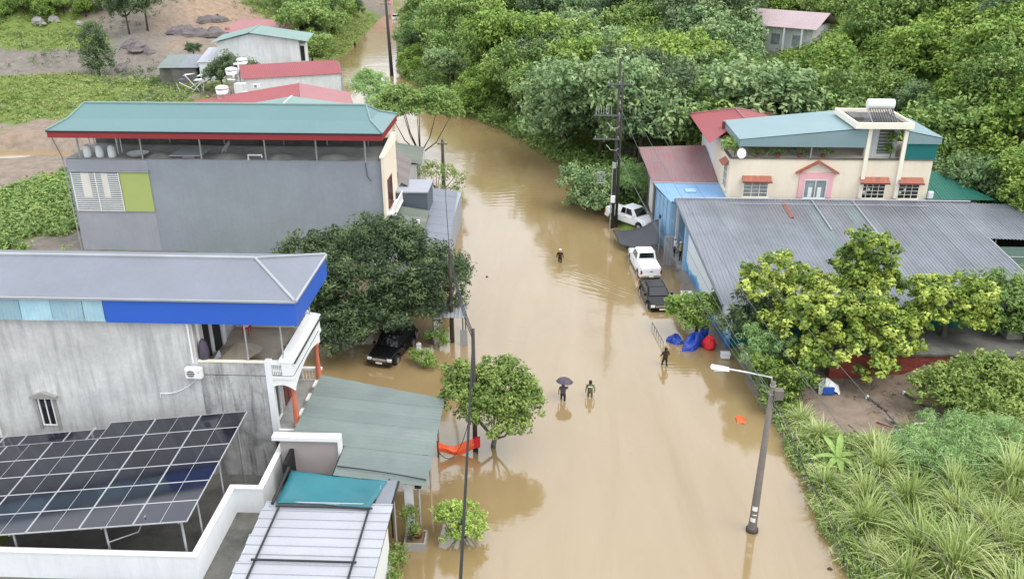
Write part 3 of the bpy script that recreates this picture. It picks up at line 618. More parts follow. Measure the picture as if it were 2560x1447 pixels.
for x, l in ((-18.6, 'dark bucket beside the pipe under the white wall, left one'), (-15.4, 'small rusty tin on the dirty ledge, right one')):
    t = thing('bucket', l, 'bucket', (x, 25.9, 1.9)); MB().lathe([(.14, 1.9), (.19, 2.25), (.19, 2.3), (.16, 2.3), (.13, 1.95)], (x, 25.7, 0), 10).build('pail', 'clay_pot' if x > -16 else 'pole_dark', t)
    MB().lathe([(.2, 2.24), (.2, 2.28)], (x, 25.7, 0), 10).build('rim', 'galv', t)
def sign_panel():
    t = thing('sign_panel', 'blank taupe signboard wall with white border beside the teal tarp', 'sign', (-11, 34.2, 2))
    box('panel', 'taupe_panel', t, -12.45, -9.62, 34.3, 34.5, 1.5, 4.05)
    box('border', 'white_paint', t, -12.75, -9.5, 34.1, 34.55, 4.05, 4.25); box('border', 'white_paint', t, -9.62, -9.5, 34.1, 34.55, 1.5, 4.048)
sign_panel()
def green_shed():
    t = thing('carport', 'sloping old green corrugated carport roof in front of the balcony', 'carport', (-8.5, 36.5, 0))
    sheets([(-12.1, 34.62, 3.75), (-5.2, 34.62, 3.05), (-5.2, 39.9, 3.05), (-12.1, 41.0, 3.75)], (1, 0, -.1), 1.05, 'teal_roof_old', t, .3, .02); sheets([(-9.45, 32.3, 3.48), (-5.2, 32.2, 3.05), (-5.2, 34.6, 3.05), (-9.45, 34.6, 3.48)], (1, 0, -.1), 1.15, 'teal_roof_old', t, .3, .02)
    for y in (32.5, 36.2, 39.6): MB().tube([(-5.6, y, -.5), (-5.6, y, 3.05)], .06, 6).build('post', 'galv', t)
    MB().box(-5.75, -5.45, 32.25, 39.7, 2.88, 2.98).build('beam', 'black_steel', t)
    for x in (-7.5, -9.5): box('purlin', 'black_steel', t, x - .04, x + .04, 32.4, 40.2, 2.9 + (-5.2 - x) * .1, 2.98 + (-5.2 - x) * .1)
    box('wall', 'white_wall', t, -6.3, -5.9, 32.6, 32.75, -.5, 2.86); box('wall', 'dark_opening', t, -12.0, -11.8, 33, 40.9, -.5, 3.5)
    MB().tube(sag((-9.4, 32.9, 3.56), (-5.25, 32.6, 3.14), -.05, 10), .03, 5).build('edge_cable', 'black_steel', t)
green_shed()
def pale_roof():
    t = thing('shop_roof', 'pale translucent sheet roof with black frame bars and ribbed rows', 'roof', (-9, 27.5, 0))
    rng_y = np.arange(24.4, 30.0, .55); me = None
    for i, y in enumerate(rng_y):
        q = .05 * ((i * 7) % 3 - 1); o = MB().hexa([(-11.95 + q, y, 3.30), (-6.4, y, 3.30), (-6.4, y + .505, 3.33), (-11.95 + q, y + .505, 3.33), (-11.95 + q, y, 3.36), (-6.4, y, 3.36), (-6.4, y + .505, 3.39), (-11.95 + q, y + .505, 3.39)])
        o.box(-11.95 + q, -6.4, y + .44, y + .5, 3.392, 3.43)
        o.build('roof_sheet', 'pale_sheet', t)
    box('under_deck', 'black_steel', t, -11.85, -6.45, 24.4, 30.2, 3.2, 3.28)
    for x in (-11.25, -7.35): MB().tube([(x, 24.4, 3.46), (x, 29.95, 3.50)], .045, 6).build('frame_bar', 'black_steel', t)
    for y in (26.6, 29.95): MB().tube([(-11.4, y, 3.52), (-7.2, y, 3.52)], .05, 6).build('frame_bar', 'black_steel', t)
    box('wall', 'white_wall', t, -6.72, -6.52, 24, 29.6, -.5, 3.28); box('wall', 'white_wall', t, -12.0, -11.8, 24, 30, 1.902, 3.28)
    box('beam', 'black_steel', t, -6.5, -6.42, 24.2, 32.3, 3.18, 3.26)
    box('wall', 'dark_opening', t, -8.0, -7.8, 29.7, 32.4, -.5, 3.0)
    MB().tube([(-6.7, 29.8, -.5), (-6.7, 29.8, 3.2)], .05, 6).build('post', 'galv', t)
    MB().tube([(-6.6, 31.6, -.5), (-6.6, 31.6, 3.1)], .05, 6).build('post', 'galv', t)
pale_roof()
def teal_tarp():
    t = thing('shade_tarp', 'sagging teal tarpaulin stretched on a black frame between the two roofs', 'tarpaulin', (-9, 31.3, 3.5))
    c = [Vector(p) for p in ((-11.45, 30.15, 3.52), (-7.35, 30.0, 3.47), (-6.95, 32.1, 3.35), (-11.45, 32.6, 3.45))]; n = 16; vs = []; fs = []
    for j in range(n + 1):
        for i in range(n + 1):
            u, v = i / n, j / n; p = c[0].lerp(c[1], u).lerp(c[3].lerp(c[2], u), v)
            p.z -= .34 * (4 * u * (1 - u)) * (4 * v * (1 - v)) ** .8 + .05 * math.sin(6 * u + 2 * v) * v * (1 - v) * 4 - .03 * abs(math.sin(9 * (u + v)))
            p.y += .10 * math.sin(math.pi * u) * (v - .5) * -1.2; vs.append(p)
    for j in range(n):
        for i in range(n): a = j * (n + 1) + i; fs.append((a, a + 1, a + n + 2, a + n + 1))
    mb = MB().add(vs, fs); o = mb.build('sheet', 'tarp_teal', t, smooth=True)
    md = o.modifiers.new('thick', 'SOLIDIFY'); md.thickness = .015
    MB().tube([(-11.55, 30.0, 3.6), (-11.6, 32.7, 3.55)], .07, 6).build('frame_bar', 'black_steel', t)
    MB().tube([(-6.9, 32.15, 3.3), (-11.5, 32.66, 3.4)], .035, 6).build('frame_bar', 'black_steel', t)
    box('side_sheet', 'grey_corrugate', t, -7.2, -6.5, 30.2, 32.2, 3.32, 3.35)
    for x in (-11.5, -6.9): MB().tube([(x, 32.35, 0), (x, 32.35, 3.3)], .04, 6).build('post', 'black_steel', t)
teal_tarp()
def planter(x, y):
    t = thing('planter_box', 'square concrete planter with a potted plant at the flooded shop front', 'planter', (x, y, -.4))
    for a in ((-.5, .5, -.5, -.42), (-.5, .5, .42, .5), (-.5, -.42, -.42, .42), (.42, .5, -.42, .42)): box('side', 'concrete', t, x + a[0], x + a[1], y + a[2], y + a[3], -.4, .45)
    box('soil', 'earth', t, x - .418, x + .418, y - .418, y + .418, -.4, .36)
    MB().lathe([(.16, .36), (.26, .75), (.28, .8), (.22, .8), (.2, .74)], (x + .1, y + .1, 0), 12).build('pot', 'clay_pot', t, smooth=True)
    return t
planter(-5.75, 31.9)

# ---------------------------------------------------------------- long grey house with teal roof
def house_teal():
    t = thing('grey_house', 'long plain grey house with teal hipped roof and red fascia over an open terrace', 'house', (-26, 69, 0))
    box('wall', 'grey_wall', t, -38.6, -31.95, 66.3, 71.6, -.3, 8.72); box('wall', 'grey_wall_cool', t, -31.948, -13.0, 66.32, 71.6, -.3, 8.75)
    f = box('facade', 'cream_wall', t, -12.998, -12.8, 65.95, 71.7, -.3, 9.15)
    MB().hexa([(-13.1, 65.9, 9.152), (-12.75, 65.9, 9.152), (-12.75, 71.75, 9.152), (-13.1, 71.75, 9.152), (-13.1, 65.9, 9.3), (-12.75, 65.9, 9.3), (-12.75, 71.75, 9.9), (-13.1, 71.75, 9.9)]).build('coping', 'cream_light', f)
    box('floor', 'concrete', t, -38.55, -13.05, 66.35, 71.5, 8.752, 8.8)
    box('parapet', 'dirty_concrete', t, -38.5, -13.05, 71.3, 71.55, 8.8, 9.45)
    xe0, xe1, ye0, ye1 = -38.9, -12.55, 64.95, 72.0; ze, zm, zr = 11.35, 11.95, 12.8; xm0, xm1, ym0, ym1 = -37.9, -13.75, 66.7, 70.3; xr0, xr1, yr = -37.3, -14.4, 68.45
    E = [(xe0, ye0, ze), (xe1, ye0, ze), (xe1, ye1, ze), (xe0, ye1, ze)]; M = [(xm0, ym0, zm), (xm1, ym0, zm), (xm1, ym1, zm), (xm0, ym1, zm)]
    def slope(poly, d): return ribbed(poly, d, .25, .003, .02).build('roof_slope', 'teal_roof', t)
    D = [(0, 1, 0), (-1, 0, 0), (0, -1, 0), (1, 0, 0)]
    for i in range(4): slope([E[i], E[(i + 1) % 4], M[(i + 1) % 4], M[i]], D[i])
    slope([M[0], M[1], (xr1, yr, zr), (xr0, yr, zr)], D[0]); slope([M[3], M[2], (xr1, yr, zr), (xr0, yr, zr)], D[2])
    slope([M[1], M[2], (xr1, yr, zr)], D[1]); slope([M[0], M[3], (xr0, yr, zr)], D[3])
    MB().tube([(xr0, yr, zr + .03), (xr1, yr, zr + .03)], .1, 6).build('ridge_cap', 'pale_green_roof', t)
    for i, rr in ((0, xr0), (1, xr1), (2, xr1), (3, xr0)):
        MB().tube([(rr, yr, zr + .03), (M[i][0], M[i][1], zm + .04), (E[i][0], E[i][1], ze + .05)], .07, 6).build('hip_cap', 'pale_green_roof', t)
    MB().box(xe0, xe1, ye0 - .06, ye0, ze - .1, ze).build('gutter', 'black_steel', t)
    for a in ((xe0 + .05, xe1 - .05, ye0 + .01, ye0 + .07), (xe0 + .05, xe1 - .05, ye1 - .1, ye1 - .04), (xe0 + .05, xe0 + .11, ye0 + .072, ye1 - .102), (xe1 - .11, xe1 - .05, ye0 + .072, ye1 - .102)):
        box('fascia', 'red_fascia', t, *a, ze - .56, ze - .012)
    for x in (-37.4, -32.3, -27.5, -22.3, -18.2, -14.3): MB().tube([(x, 66.45, 8.8), (x, 66.45, 10.9)], .07, 6).build('post', 'galv', t)
    for x in (-36.5, -32.0, -27.3, -22.2, -18.5, -15.0): MB().tube([(x, 71.2, 8.8), (x, 71.2, 10.9)], .06, 6).build('post', 'galv', t)
    MB().tube([(-38, 71.15, 10.25), (-13.4, 71.15, 10.25)], .04, 6).build('rail', 'galv', t)
    # barred window with lime panel
    g = box('window', 'white_paint', t, -38.35, -34.4, 66.2, 66.299, 4.42, 4.5); g['label'] = 'large window behind white horizontal bars'
    box('pane', 'glass_curtain', g, -38.3, -34.45, 66.27, 66.298, 4.5, 7.6)
    for x0, x1 in ((-37.6, -36.9), (-35.9, -35.4)): box('curtain', 'cream_light', g, x0, x1, 66.25, 66.268, 5.6, 7.6)
    for k in range(17): z = 4.62 + k * .18; box('bar', 'white_paint', g, -38.35, -34.4, 66.17, 66.2, z, z + .07)
    for x in (-38.35, -36.4, -34.46): box('mullion', 'white_paint', g, x, x + .07, 66.14, 66.169, 4.42, 7.68)
    p = box('lime_panel', 'lime_panel', t, -34.38, -31.97, 66.22, 66.299, 4.4, 7.72); p['label'] = 'plain lime green panel beside the barred window'
    box('hood', 'grey_wall', t, -38.5, -31.9, 66.1, 66.299, 7.74, 7.84)
    # facade window and balcony towards the road
    window(t, (-12.8, 68.0, 5.9), 1.8, 2.2, 'x', 1, m='wood_brown', bars=3)
    b = box('balcony', 'white_wall', t, -12.798, -12.1, 66.3, 70.2, 4.3, 4.45); box('rail', 'white_paint', b, -12.2, -12.1, 66.3, 70.2, 5.15, 5.22)
    balusters(b, (-12.15, 66.4), (-12.15, 70.1), 14, 4.45, 5.15, r=.045)
    MB().tube([(-14.3, 66.22, 8.7), (-14.2, 66.2, 7.6), (-13.9, 66.2, 7.2)], .04, 5).build('drain_pipe', 'wire_grey', t)
    MB().tube([(-38.75, 66.2, .3), (-38.75, 66.2, 8.9), (-38.75, 65.2, 11.0)], .05, 6).build('drain_pipe', 'galv', t)
house_teal()
def stack(name, label, cat, x, y, z, parts, group=None):
    t = thing(name, label, cat, (x, y, z), group=group)
    for nm, m, a in parts: box(nm, m, t, x + a[0], x + a[1], y + a[2], y + a[3], z + a[4], z + a[5])
    return t
for i, (x, l) in enumerate(((-36.9, 'leftmost white barrel under the teal roof'), (-35.9, 'middle white barrel of the three under the teal roof'), (-34.9, 'right white barrel under the teal roof, near the barred window'))):
    t = thing('barrel', l, 'barrel', (x, 66.75, 8.8), group='white barrels on the terrace'); MB().lathe([(.26, 0), (.3, .1), (.31, .45), (.27, .85), (.2, .9), (.2, .96)], k=12).build('drum', 'white_wall', t, local=True, smooth=True)
    MB().lathe([(.18, .965), (.18, 1.0)], k=10).build('lid', 'galv', t, local=True)
stack('market_table', 'small white table standing behind the barrels on the terrace', 'table', -35.9, 67.9, 8.8, [('table_top', 'white_paint', (-1.2, 1.2, -.4, .4, 1.35, 1.45))] + [('leg', 'white_paint', (a, a + .08, b, b + .08, 0, 1.348)) for a in (-1.15, 1.07) for b in (-.38, .3)])
t = thing('spare_sheet', 'pale metal sheet propped flat near the terrace edge', 'sheet', (-28.7, 67.3, 8.8))
MB().hexa([(-30.2, 66.5, 9.0), (-27.6, 66.5, 9.0), (-27.2, 67.9, 9.25), (-29.6, 67.9, 9.25), (-30.2, 66.5, 9.05), (-27.6, 66.5, 9.05), (-27.2, 67.9, 9.3), (-29.6, 67.9, 9.3)]).build('plate', 'pale_sheet', t); box('block', 'concrete', t, -29.2, -28.2, 66.7, 67.6, 8.8, 9.0)
t = thing('metal_pot', 'round metal basin lying on the terrace left of the propped sheet', 'basin', (-32.9, 67.0, 8.8)); MB().lathe([(.5, 8.82), (.8, 9.05), (.82, 9.1), (.74, 9.1), (.46, 8.88)], (-32.9, 67.0, 0), 16).build('bowl', 'concrete', t, smooth=True); MB().lathe([(.82, 9.101), (.86, 9.13), (.74, 9.13)], (-32.9, 67, 0), 16).build('rim', 'galv', t)
t = thing('pipe_bracket', 'white bent pipe sticking up at the grey wall edge', 'pipe', (-23.2, 66.4, 8.8)); MB().tube([(-23.7, 66.4, 8.8), (-23.7, 66.4, 9.2), (-22.6, 66.4, 9.2), (-22.6, 66.4, 9.0)], .08, 8).build('pipe', 'white_paint', t); box('base', 'concrete', t, -23.85, -23.55, 66.35, 66.55, 8.801, 8.84)
for i, (x, w, l) in enumerate(((-31.2, 1.2, 'heap of pale sand left of the propped sheet'), (-25.6, 1.6, 'wide heap of pale sand right of the propped sheet'), (-21.2, 1.3, 'sand heap right of the white bent pipe'), (-17.0, 1.7, 'long sand heap near the cream facade'))):
    t = thing('sand_heap', l, 'sand', (x, 67.2, 8.8), group='sand heaps on the terrace')
    n = 9; vs = [(0, 0, .42)]; 
    for k in range(n): a = 2 * math.pi * k / n; vs.append((w * .5 * math.cos(a) * (1 + .2 * math.sin(3 * a)), .4 * math.sin(a), .25))
    for k in range(n): a = 2 * math.pi * k / n; vs.append((w * math.cos(a), .75 * math.sin(a), 0.0))
    MB().add(vs, [(0, k + 1, (k + 1) % n + 1) for k in range(n)] + [(k + 1, n + 1 + k, n + 1 + (k + 1) % n, (k + 1) % n + 1) for k in range(n)]).build('heap', 'concrete', t, local=True, smooth=True)
t = thing('broom_chair', 'folding chair tipped over on the terrace', 'chair', (-26.0, 67.9, 8.8)); MB().tube([(-26.4, 67.6, 8.82), (-25.7, 68.1, 9.9)], .06, 6).build('frame', 'pale_sheet', t); MB().tube([(-26.0, 67.5, 8.82), (-25.9, 68.1, 9.6)], .05, 6).build('leg', 'galv', t); MB().slab([(-26.3, 67.7, 9.2), (-25.9, 67.6, 9.25), (-25.6, 68.0, 9.75), (-26.0, 68.1, 9.7)], .03).build('seat', 'pale_sheet', t)

# ---------------------------------------------------------------- low shops between the grey house and the road
def low_shops():
    t = thing('low_shop', 'low roadside shop with long slate roof strip along the flooded road', 'shop', (-10, 68, 0))
    box('wall', 'grey_wall', t, -12.78, -7.9, 57.5, 78, -.5, 2.7)
    sheets([(-10.3, 57.2, 3.12), (-7.15, 57.2, 2.78), (-8.3, 78.2, 2.78), (-11.3, 78.2, 3.12)], (1, 0, -.1), 1.0, 'slate_roof', t, .25, .02)
    box('gutter', 'black_steel', t, -10.4, -10.3, 60, 72, 3.1, 3.2)
    t2 = thing('lean_to', 'mossy dark green lean-to roof below the slate box', 'roof', (-11, 66, 2.7))
    sheets([(-12.7, 62.6, 3.9), (-9.6, 62.2, 3.45), (-9.9, 70.2, 3.45), (-12.7, 70.2, 3.9)], (1, 0, -.1), 1.0, 'moss_sheet', t2, .25, .03)
    box('wall', 'brown_sheet', t2, -12.7, -9.9, 62.9, 70.0, 2.705, 3.38)
    for y in (64.5, 67.2): box('trim', 'pole_dark', t2, -12.6, -9.8, y, y + .06, 3.5, 3.99) if False else None
    t3 = thing('roof_room', 'dark slate metal-clad box room on the low shop roof', 'box room', (-11.3, 72, 3))
    box('body', 'box_slate', t3, -12.7, -10.1, 70.6, 74.2, 2.72, 4.9)
    box('roof', 'grey_wall', t3, -12.75, -10.02, 70.5, 74.3, 4.902, 5.02)
    for x in (-11.4, -10.7): MB().tube([(x, 70.57, 3.3), (x + .5, 70.57, 3.3)], .03, 5).build('rail', 'galv', t3)
    t4 = thing('brown_awning', 'narrow brown sheet awning roof beyond the cream facade', 'awning', (-13, 76, 4))
    sheets([(-12.75, 71.9, 5.5), (-12.0, 71.9, 4.95), (-13.0, 81.5, 4.95), (-14.6, 81.5, 5.5)], (1, 0, -.4), 1.15, 'brown_sheet', t4, .25, .03)
    box('wall', 'cream_wall', t4, -16.5, -13.7, 74.3, 81.3, -.3, 4.9)
    t5 = thing('moss_awning', 'green tin roof corner beyond the brown awning', 'awning', (-13.5, 85, 3))
    sheets([(-15.4, 82.6, 4.6), (-12.2, 82.6, 4.1), (-12.9, 89.2, 4.1), (-15.8, 89.2, 4.6)], (1, 0, -.1), 1.1, 'moss_sheet', t5, .25, .03)
    box('wall', 'pale_wall', t5, -16.5, -12.8, 82.8, 89, -.3, 4.0)
    t6 = thing('satellite_box', 'small white vent box on the mossy lean-to roof', 'vent', (-10.3, 66.2, 3.5)); box('case', 'white_paint', t6, -10.5, -10.2, 66.1, 66.4, 3.62, 3.98); box('foot', 'galv', t6, -10.42, -10.28, 66.2, 66.3, 3.5, 3.618)
low_shops()
def hut():
    t = thing('street_kiosk', 'small grey roofed roadside kiosk beside the tall pole under the big tree', 'kiosk', (-6.4, 53, 0))
    sheets([(-7.6, 51.9, 2.1), (-5.2, 51.9, 2.1), (-5.2, 53.0, 2.45), (-7.6, 53.0, 2.45)], (0, 1, .3), .9, 'bare_zinc', t); sheets([(-7.6, 54.1, 2.1), (-5.2, 54.1, 2.1), (-5.2, 53.0, 2.45), (-7.6, 53.0, 2.45)], (0, -1, .3), .9, 'bare_zinc', t)
    box('counter', 'bare_zinc', t, -5.6, -5.1, 51.95, 52.0, -.3, 1.2); box('back_wall', 'pale_wall', t, -7.4, -7.3, 52, 54, -.3, 2.0)
    for x in (-7.4, -5.4):
        for y in (52.0, 53.9): MB().tube([(x, y, -.4), (x, y, 2.1)], .05, 6).build('post', 'bark_grey', t)
hut()

# ---------------------------------------------------------------- houses further up the road (they turn with the bend)
def rot_house(name, label, cx, cy, ang, w, d, zw, wallm):
    """Empty at the base, x along the front, y to the back"""
    t = thing(name, label, 'house', (cx, cy, 0), R(ang))
    MB().box(-w / 2, w / 2, 0, d, -.3, zw).build('wall', wallm, t, local=True); return t
def loc(t, mb, nm, m): return mb.build(nm, m, t, local=True)
def far_houses():
    # pale gable house with green roof
    t = thing('gable_house', 'tall pale grey gable-walled house with thin green roof', 'house', (-47, 143, 0), R(8))
    loc(t, MB().prism([(-6.6, 0, -.3), (6.4, 0, -.3), (6.4, 0, 7.6), (-1.3, 0, 8.75), (-6.6, 0, 7.5)], (0, 9, 0)), 'wall', 'pale_wall')
    for a, b in (((-7.6, 7.45), (-1.3, 8.95)), ((-1.3, 8.95), (7.9, 7.5))):
        loc(t, ribbed([(a[0], -.5, a[1]), (b[0], -.5, b[1]), (b[0], 9.5, b[1]), (a[0], 9.5, a[1])], (b[0] - a[0], 0, b[1] - a[1]), .3, .03), 'roof_slope', 'pale_green_roof')
    loc(t, MB().tube([(-1.3, -.5, 9.0), (-1.3, 9.5, 9.0)], .12, 6), 'ridge_cap', 'pale_green_roof')
    for x in (-6.5, -3.2, 2.4, 4.4): loc(t, MB().box(x - .12, x + .12, -.06, -.002, 0, 7.4), 'pillar', 'pale_wall')
    f = loc(t, MB().box(6.402, 7.2, 1, 4.5, 3.6, 6.9), 'balcony', 'white_wall'); loc(t, MB().box(6.45, 7.1, .95, .998, 4.2, 6.6), 'door', 'dark_opening')
    loc(t, MB().box(-6.0, -5.2, -.08, -.003, 2.2, 3.6), 'window', 'dark_opening')
    # long red lean-to roof over grey wall
    t = thing('long_house', 'long low grey house with red ribbed roof and stained side wall', 'house', (-36.5, 124, 0), R(23))
    loc(t, MB().box(-6.6, 7.0, 0, 6.5, -.3, 5.3), 'wall', 'pale_wall')
    loc(t, ribbed([(-6.9, -.25, 5.35), (7.2, -.25, 5.35), (7.2, 3.6, 6.7), (-6.9, 3.6, 6.7)], (0, 1, .35), .25, .03), 'roof_slope', 'red_roof')
    loc(t, ribbed([(-6.9, 6.9, 5.35), (7.2, 6.9, 5.35), (7.2, 3.6, 6.7), (-6.9, 3.6, 6.7)], (0, -1, .35), .25, .03), 'roof_slope', 'red_roof')
    loc(t, MB().prism([(7.002, 0, 5.3), (7.002, 6.5, 5.3), (7.002, 3.6, 6.6)], (.15, 0, 0)), 'gable', 'wood_brown'); loc(t, MB().box(7.003, 7.12, -.1, 2.0, -.3, 5.25), 'pillar', 'grey_wall')
    # red gable roof behind the teal roof
    t = thing('gable_house', 'broad red gable roofed house just behind the teal roof', 'house', (-31, 97.5, 0), R(16))
    loc(t, MB().prism([(-9, 0, -.3), (8.4, 0, -.3), (8.4, 0, 5.9), (3.0, 0, 7.1), (-9, 0, 5.7)], (0, 9, 0)), 'wall', 'cream_wall')
    loc(t, ribbed([(-9.6, -.5, 5.8), (3.0, -.5, 7.35), (3.0, 9.6, 7.35), (-9.6, 9.6, 5.8)], (12.6, 0, 1.5), .25, .03), 'roof_slope', 'red_roof')
    loc(t, ribbed([(3.0, -.5, 7.35), (9.0, -.5, 5.95), (9.0, 9.6, 5.95), (3.0, 9.6, 7.35)], (6, 0, -1.4), .25, .03), 'roof_slope', 'pink_roof')
    loc(t, MB().tube([(3.0, -.5, 7.4), (3.0, 9.6, 7.4)], .1, 6), 'ridge_cap', 'pink_roof'); loc(t, MB().hexa([(3.0, -.56, 6.9), (9.0, -.56, 5.5), (9.0, -.52, 5.5), (3.0, -.52, 6.9), (3.0, -.56, 7.3), (9.0, -.56, 5.9), (9.0, -.52, 5.9), (3.0, -.52, 7.3)]), 'fascia', 'red_fascia')
    # green hip roof directly behind
    t = thing('hip_house', 'pale green hipped roof house squeezed between the teal and red roofs', 'house', (-25.8, 79, 0), R(3))
    loc(t, MB().box(-6.6, 6.6, 0, 12, -.3, 7.8), 'wall', 'dirty_concrete')
    A = [(-7, -.4, 7.85), (7, -.4, 7.85), (7, 12.6, 7.85), (-7, 12.6, 7.85)]; r0, r1 = (-.3, 5.5, 9.2), (-.3, 11.0, 9.2)
    for poly, d in (([A[0], A[1], r0], (0, 1, 0)), ([A[1], A[2], r1, r0], (-1, 0, 0)), ([A[2], A[3], r1], (0, -1, 0)), ([A[3], A[0], r0, r1], (1, 0, 0))): loc(t, ribbed(poly, d, .25, .02), 'roof_slope', 'pale_green_roof')
    for p in ((A[0], r0), (A[1], r0), (r0, r1)): loc(t, MB().tube([Vector(p[0]) + Vector((0, 0, .04)), Vector(p[1]) + Vector((0, 0, .04))], .1, 6), 'hip_cap', 'pale_wall')
    # lean-tos by the gully
    t = thing('shed', 'small shed with faded teal roof at the edge of the bare hillside', 'shed', (-60, 141, 0), R(6))
    loc(t, MB().box(-3.2, 2.6, .3, 7, -.3, 3.4), 'wall', 'dirty_concrete'); [loc(t, ribbed([(-3.5 + i * 1.1, 0, 3.55), (-2.42 + i * 1.1, 0, 3.55), (-2.42 + i * 1.1, 7.4, 4.6), (-3.5 + i * 1.1, 7.4, 4.6)], (0, 1, .15), .25, .03), 'roof_sheet', 'teal_roof_old' if i < 3 else 'slate_roof') for i in range(6)]
    t = thing('shed', 'white roofed shed attached left of the tall pale gable house', 'shed', (-55.4, 142, 0), R(6))
    loc(t, MB().box(-1.6, 1.5, .3, 8, -.3, 4.2), 'wall', 'white_wall'); [loc(t, ribbed([(-1.8 + i * 1.2, 0, 4.3), (-.62 + i * 1.2, 0, 4.3), (-.62 + i * 1.2, 8.4, 5.5), (-1.8 + i * 1.2, 8.4, 5.5)], (0, 1, .15), .25, .03), 'roof_sheet', 'pale_sheet') for i in range(3)]
    t = thing('debris_rack', 'collapsed bamboo and tin lean-to below the white shed', 'lean-to', (-55.5, 134, 0), R(4))
    random.seed(5)
    for i in range(14): loc(t, MB().tube([(random.uniform(-3.5, 3.2), random.uniform(-1, 2), 0), (random.uniform(-3.5, 3.2), random.uniform(0, 4), random.uniform(2.2, 3.8))], .07, 5), 'post', random.choice(['pale_wall', 'bark_grey', 'galv', 'wood_brown']))
    for i in range(6): x, y, z = random.uniform(-3, 2.4), random.uniform(0, 3.5), random.uniform(1.8, 3.6); loc(t, MB().slab([(x, y, z), (x + 1.5, y + .2, z + random.uniform(-.4, .4)), (x + 1.7, y + 1.2, z + .2), (x + .1, y + 1.1, z + .1)], .04), 'tin_sheet', random.choice(['pale_sheet', 'bare_zinc', 'pale_wall', 'tarp_dark']))
    # pink roofs and white blocks at the end of the road
    t = thing('far_house', 'faded pink roofed house behind the tall pale gable house', 'house', (-58, 176, 0), R(-14))
    loc(t, MB().box(-8.5, 8, 0, 9, -.3, 4.6), 'wall', 'pale_wall'); loc(t, ribbed([(-9, -.6, 4.6), (9, -.6, 4.6), (7, 6, 6.6), (-7, 6, 6.6)], (0, 1, .3), .3, .03), 'roof_slope', 'pink_roof'); loc(t, ribbed([(-9, 12, 4.6), (9, 12, 4.6), (7, 6, 6.6), (-7, 6, 6.6)], (0, -1, .3), .3, .03), 'roof_slope', 'pink_roof')
    loc(t, MB().box(-8, -7, -.05, -.002, .5, 3.4), 'door', 'dark_opening')
    def block(label, x, y, ang, w, d, h, wm, rm, rows, cols):
        t = thing('far_building', label, 'building', (x, y, 0), R(ang)); loc(t, MB().box(-w / 2, w / 2, 0, d, -.3, h), 'wall', wm)
        loc(t, MB().box(-w / 2 - .4, w / 2 + .4, -.4, d + .4, h + .002, h + .35), 'roof', rm)
        for r in range(rows):
            for c in range(cols):
                xx = -w / 2 + w * (c + .5) / cols; zz = h * (r + .45) / rows
                o = loc(t, MB().box(xx - .7, xx + .7, -.1, -.002, zz - .7, zz + .7), 'window', 'white_paint'); loc(t, MB().box(xx - .6, xx + .6, -.13, -.102, zz - .6, zz + .6), 'pane', 'glass_dark').parent = o
    block('white plastered block above the spreading roadside trees', -69, 238, 8, 17, 10, 9, 'white_wall', 'concrete', 2, 5)
    block('narrow white shophouse with dark doorway left of the road end', -56, 246, 10, 5, 9, 8, 'white_paint', 'red_roof', 2, 2)
    block('pinkish house with dark red roof left of the far road', -51, 272, 12, 8, 9, 6, 'pink_paint', 'red_roof', 1, 3)
    block('far white building on the right of the road end', -35, 330, 6, 14, 10, 8, 'white_wall', 'concrete', 2, 4)
far_houses()
def water_tank(label, x, y, z0, r=.75, h=2.0):
    t = thing('water_tank', label, 'water tank', (x, y, 0), group='steel water tanks on stands')
    MB().lathe([(r, z0), (r, z0 + h * .3), (r * 1.03, z0 + h * .33), (r, z0 + h * .36), (r, z0 + h * .66), (r * 1.03, z0 + h * .69), (r, z0 + h * .72), (r, z0 + h)], (x, y, 0), 14).build('drum', 'stainless', t, smooth=True)
    MB().lathe([(r * 1.12, z0 + h), (r * .9, z0 + h + .25), (r * .3, z0 + h + .38), (.1, z0 + h + .4)], (x, y, 0), 14).build('lid', 'white_paint', t, smooth=True)
    for a in range(4): MB().tube([(x + r * .8 * math.cos(a * 1.57 + .7), y + r * .8 * math.sin(a * 1.57 + .7), 0), (x + r * .8 * math.cos(a * 1.57 + .7), y + r * .8 * math.sin(a * 1.57 + .7), z0)], .06, 5).build('leg', 'galv', t)
water_tank('steel water tank with white lid rising in front of the red gable roof', -39.3, 104, 5.3)
water_tank('steel water tank beside the end of the long red roof', -43.5, 119.5, 5.0, .8, 1.9)
water_tank('white capped steel tank at the foot of the pale gable wall', -45, 128.5, 5.2, .8, 1.6)
aircon('air_conditioner', 'white air conditioner lower of two by the long red roof end', -40.6, 116, 4.4, group='air conditioners by the long red roof')
aircon('air_conditioner', 'white air conditioner upper right of two by the long red roof end', -39.2, 116.6, 5.3, group='air conditioners by the long red roof')
t = thing('tank_tower', 'slim white pillar with dark louvre beside the steel tank', 'pillar', (-44, 116, 0)); box('shaft', 'pale_wall', t, -42.6, -41.2, 117.2, 118.4, -.2, 5.4); box('shaft', 'white_wall', t, -44.4, -43.8, 123, 123.6, -.2, 7.2); box('louvre', 'dark_opening', t, -44.35, -43.85, 122.95, 122.998, 5.6, 7.0)
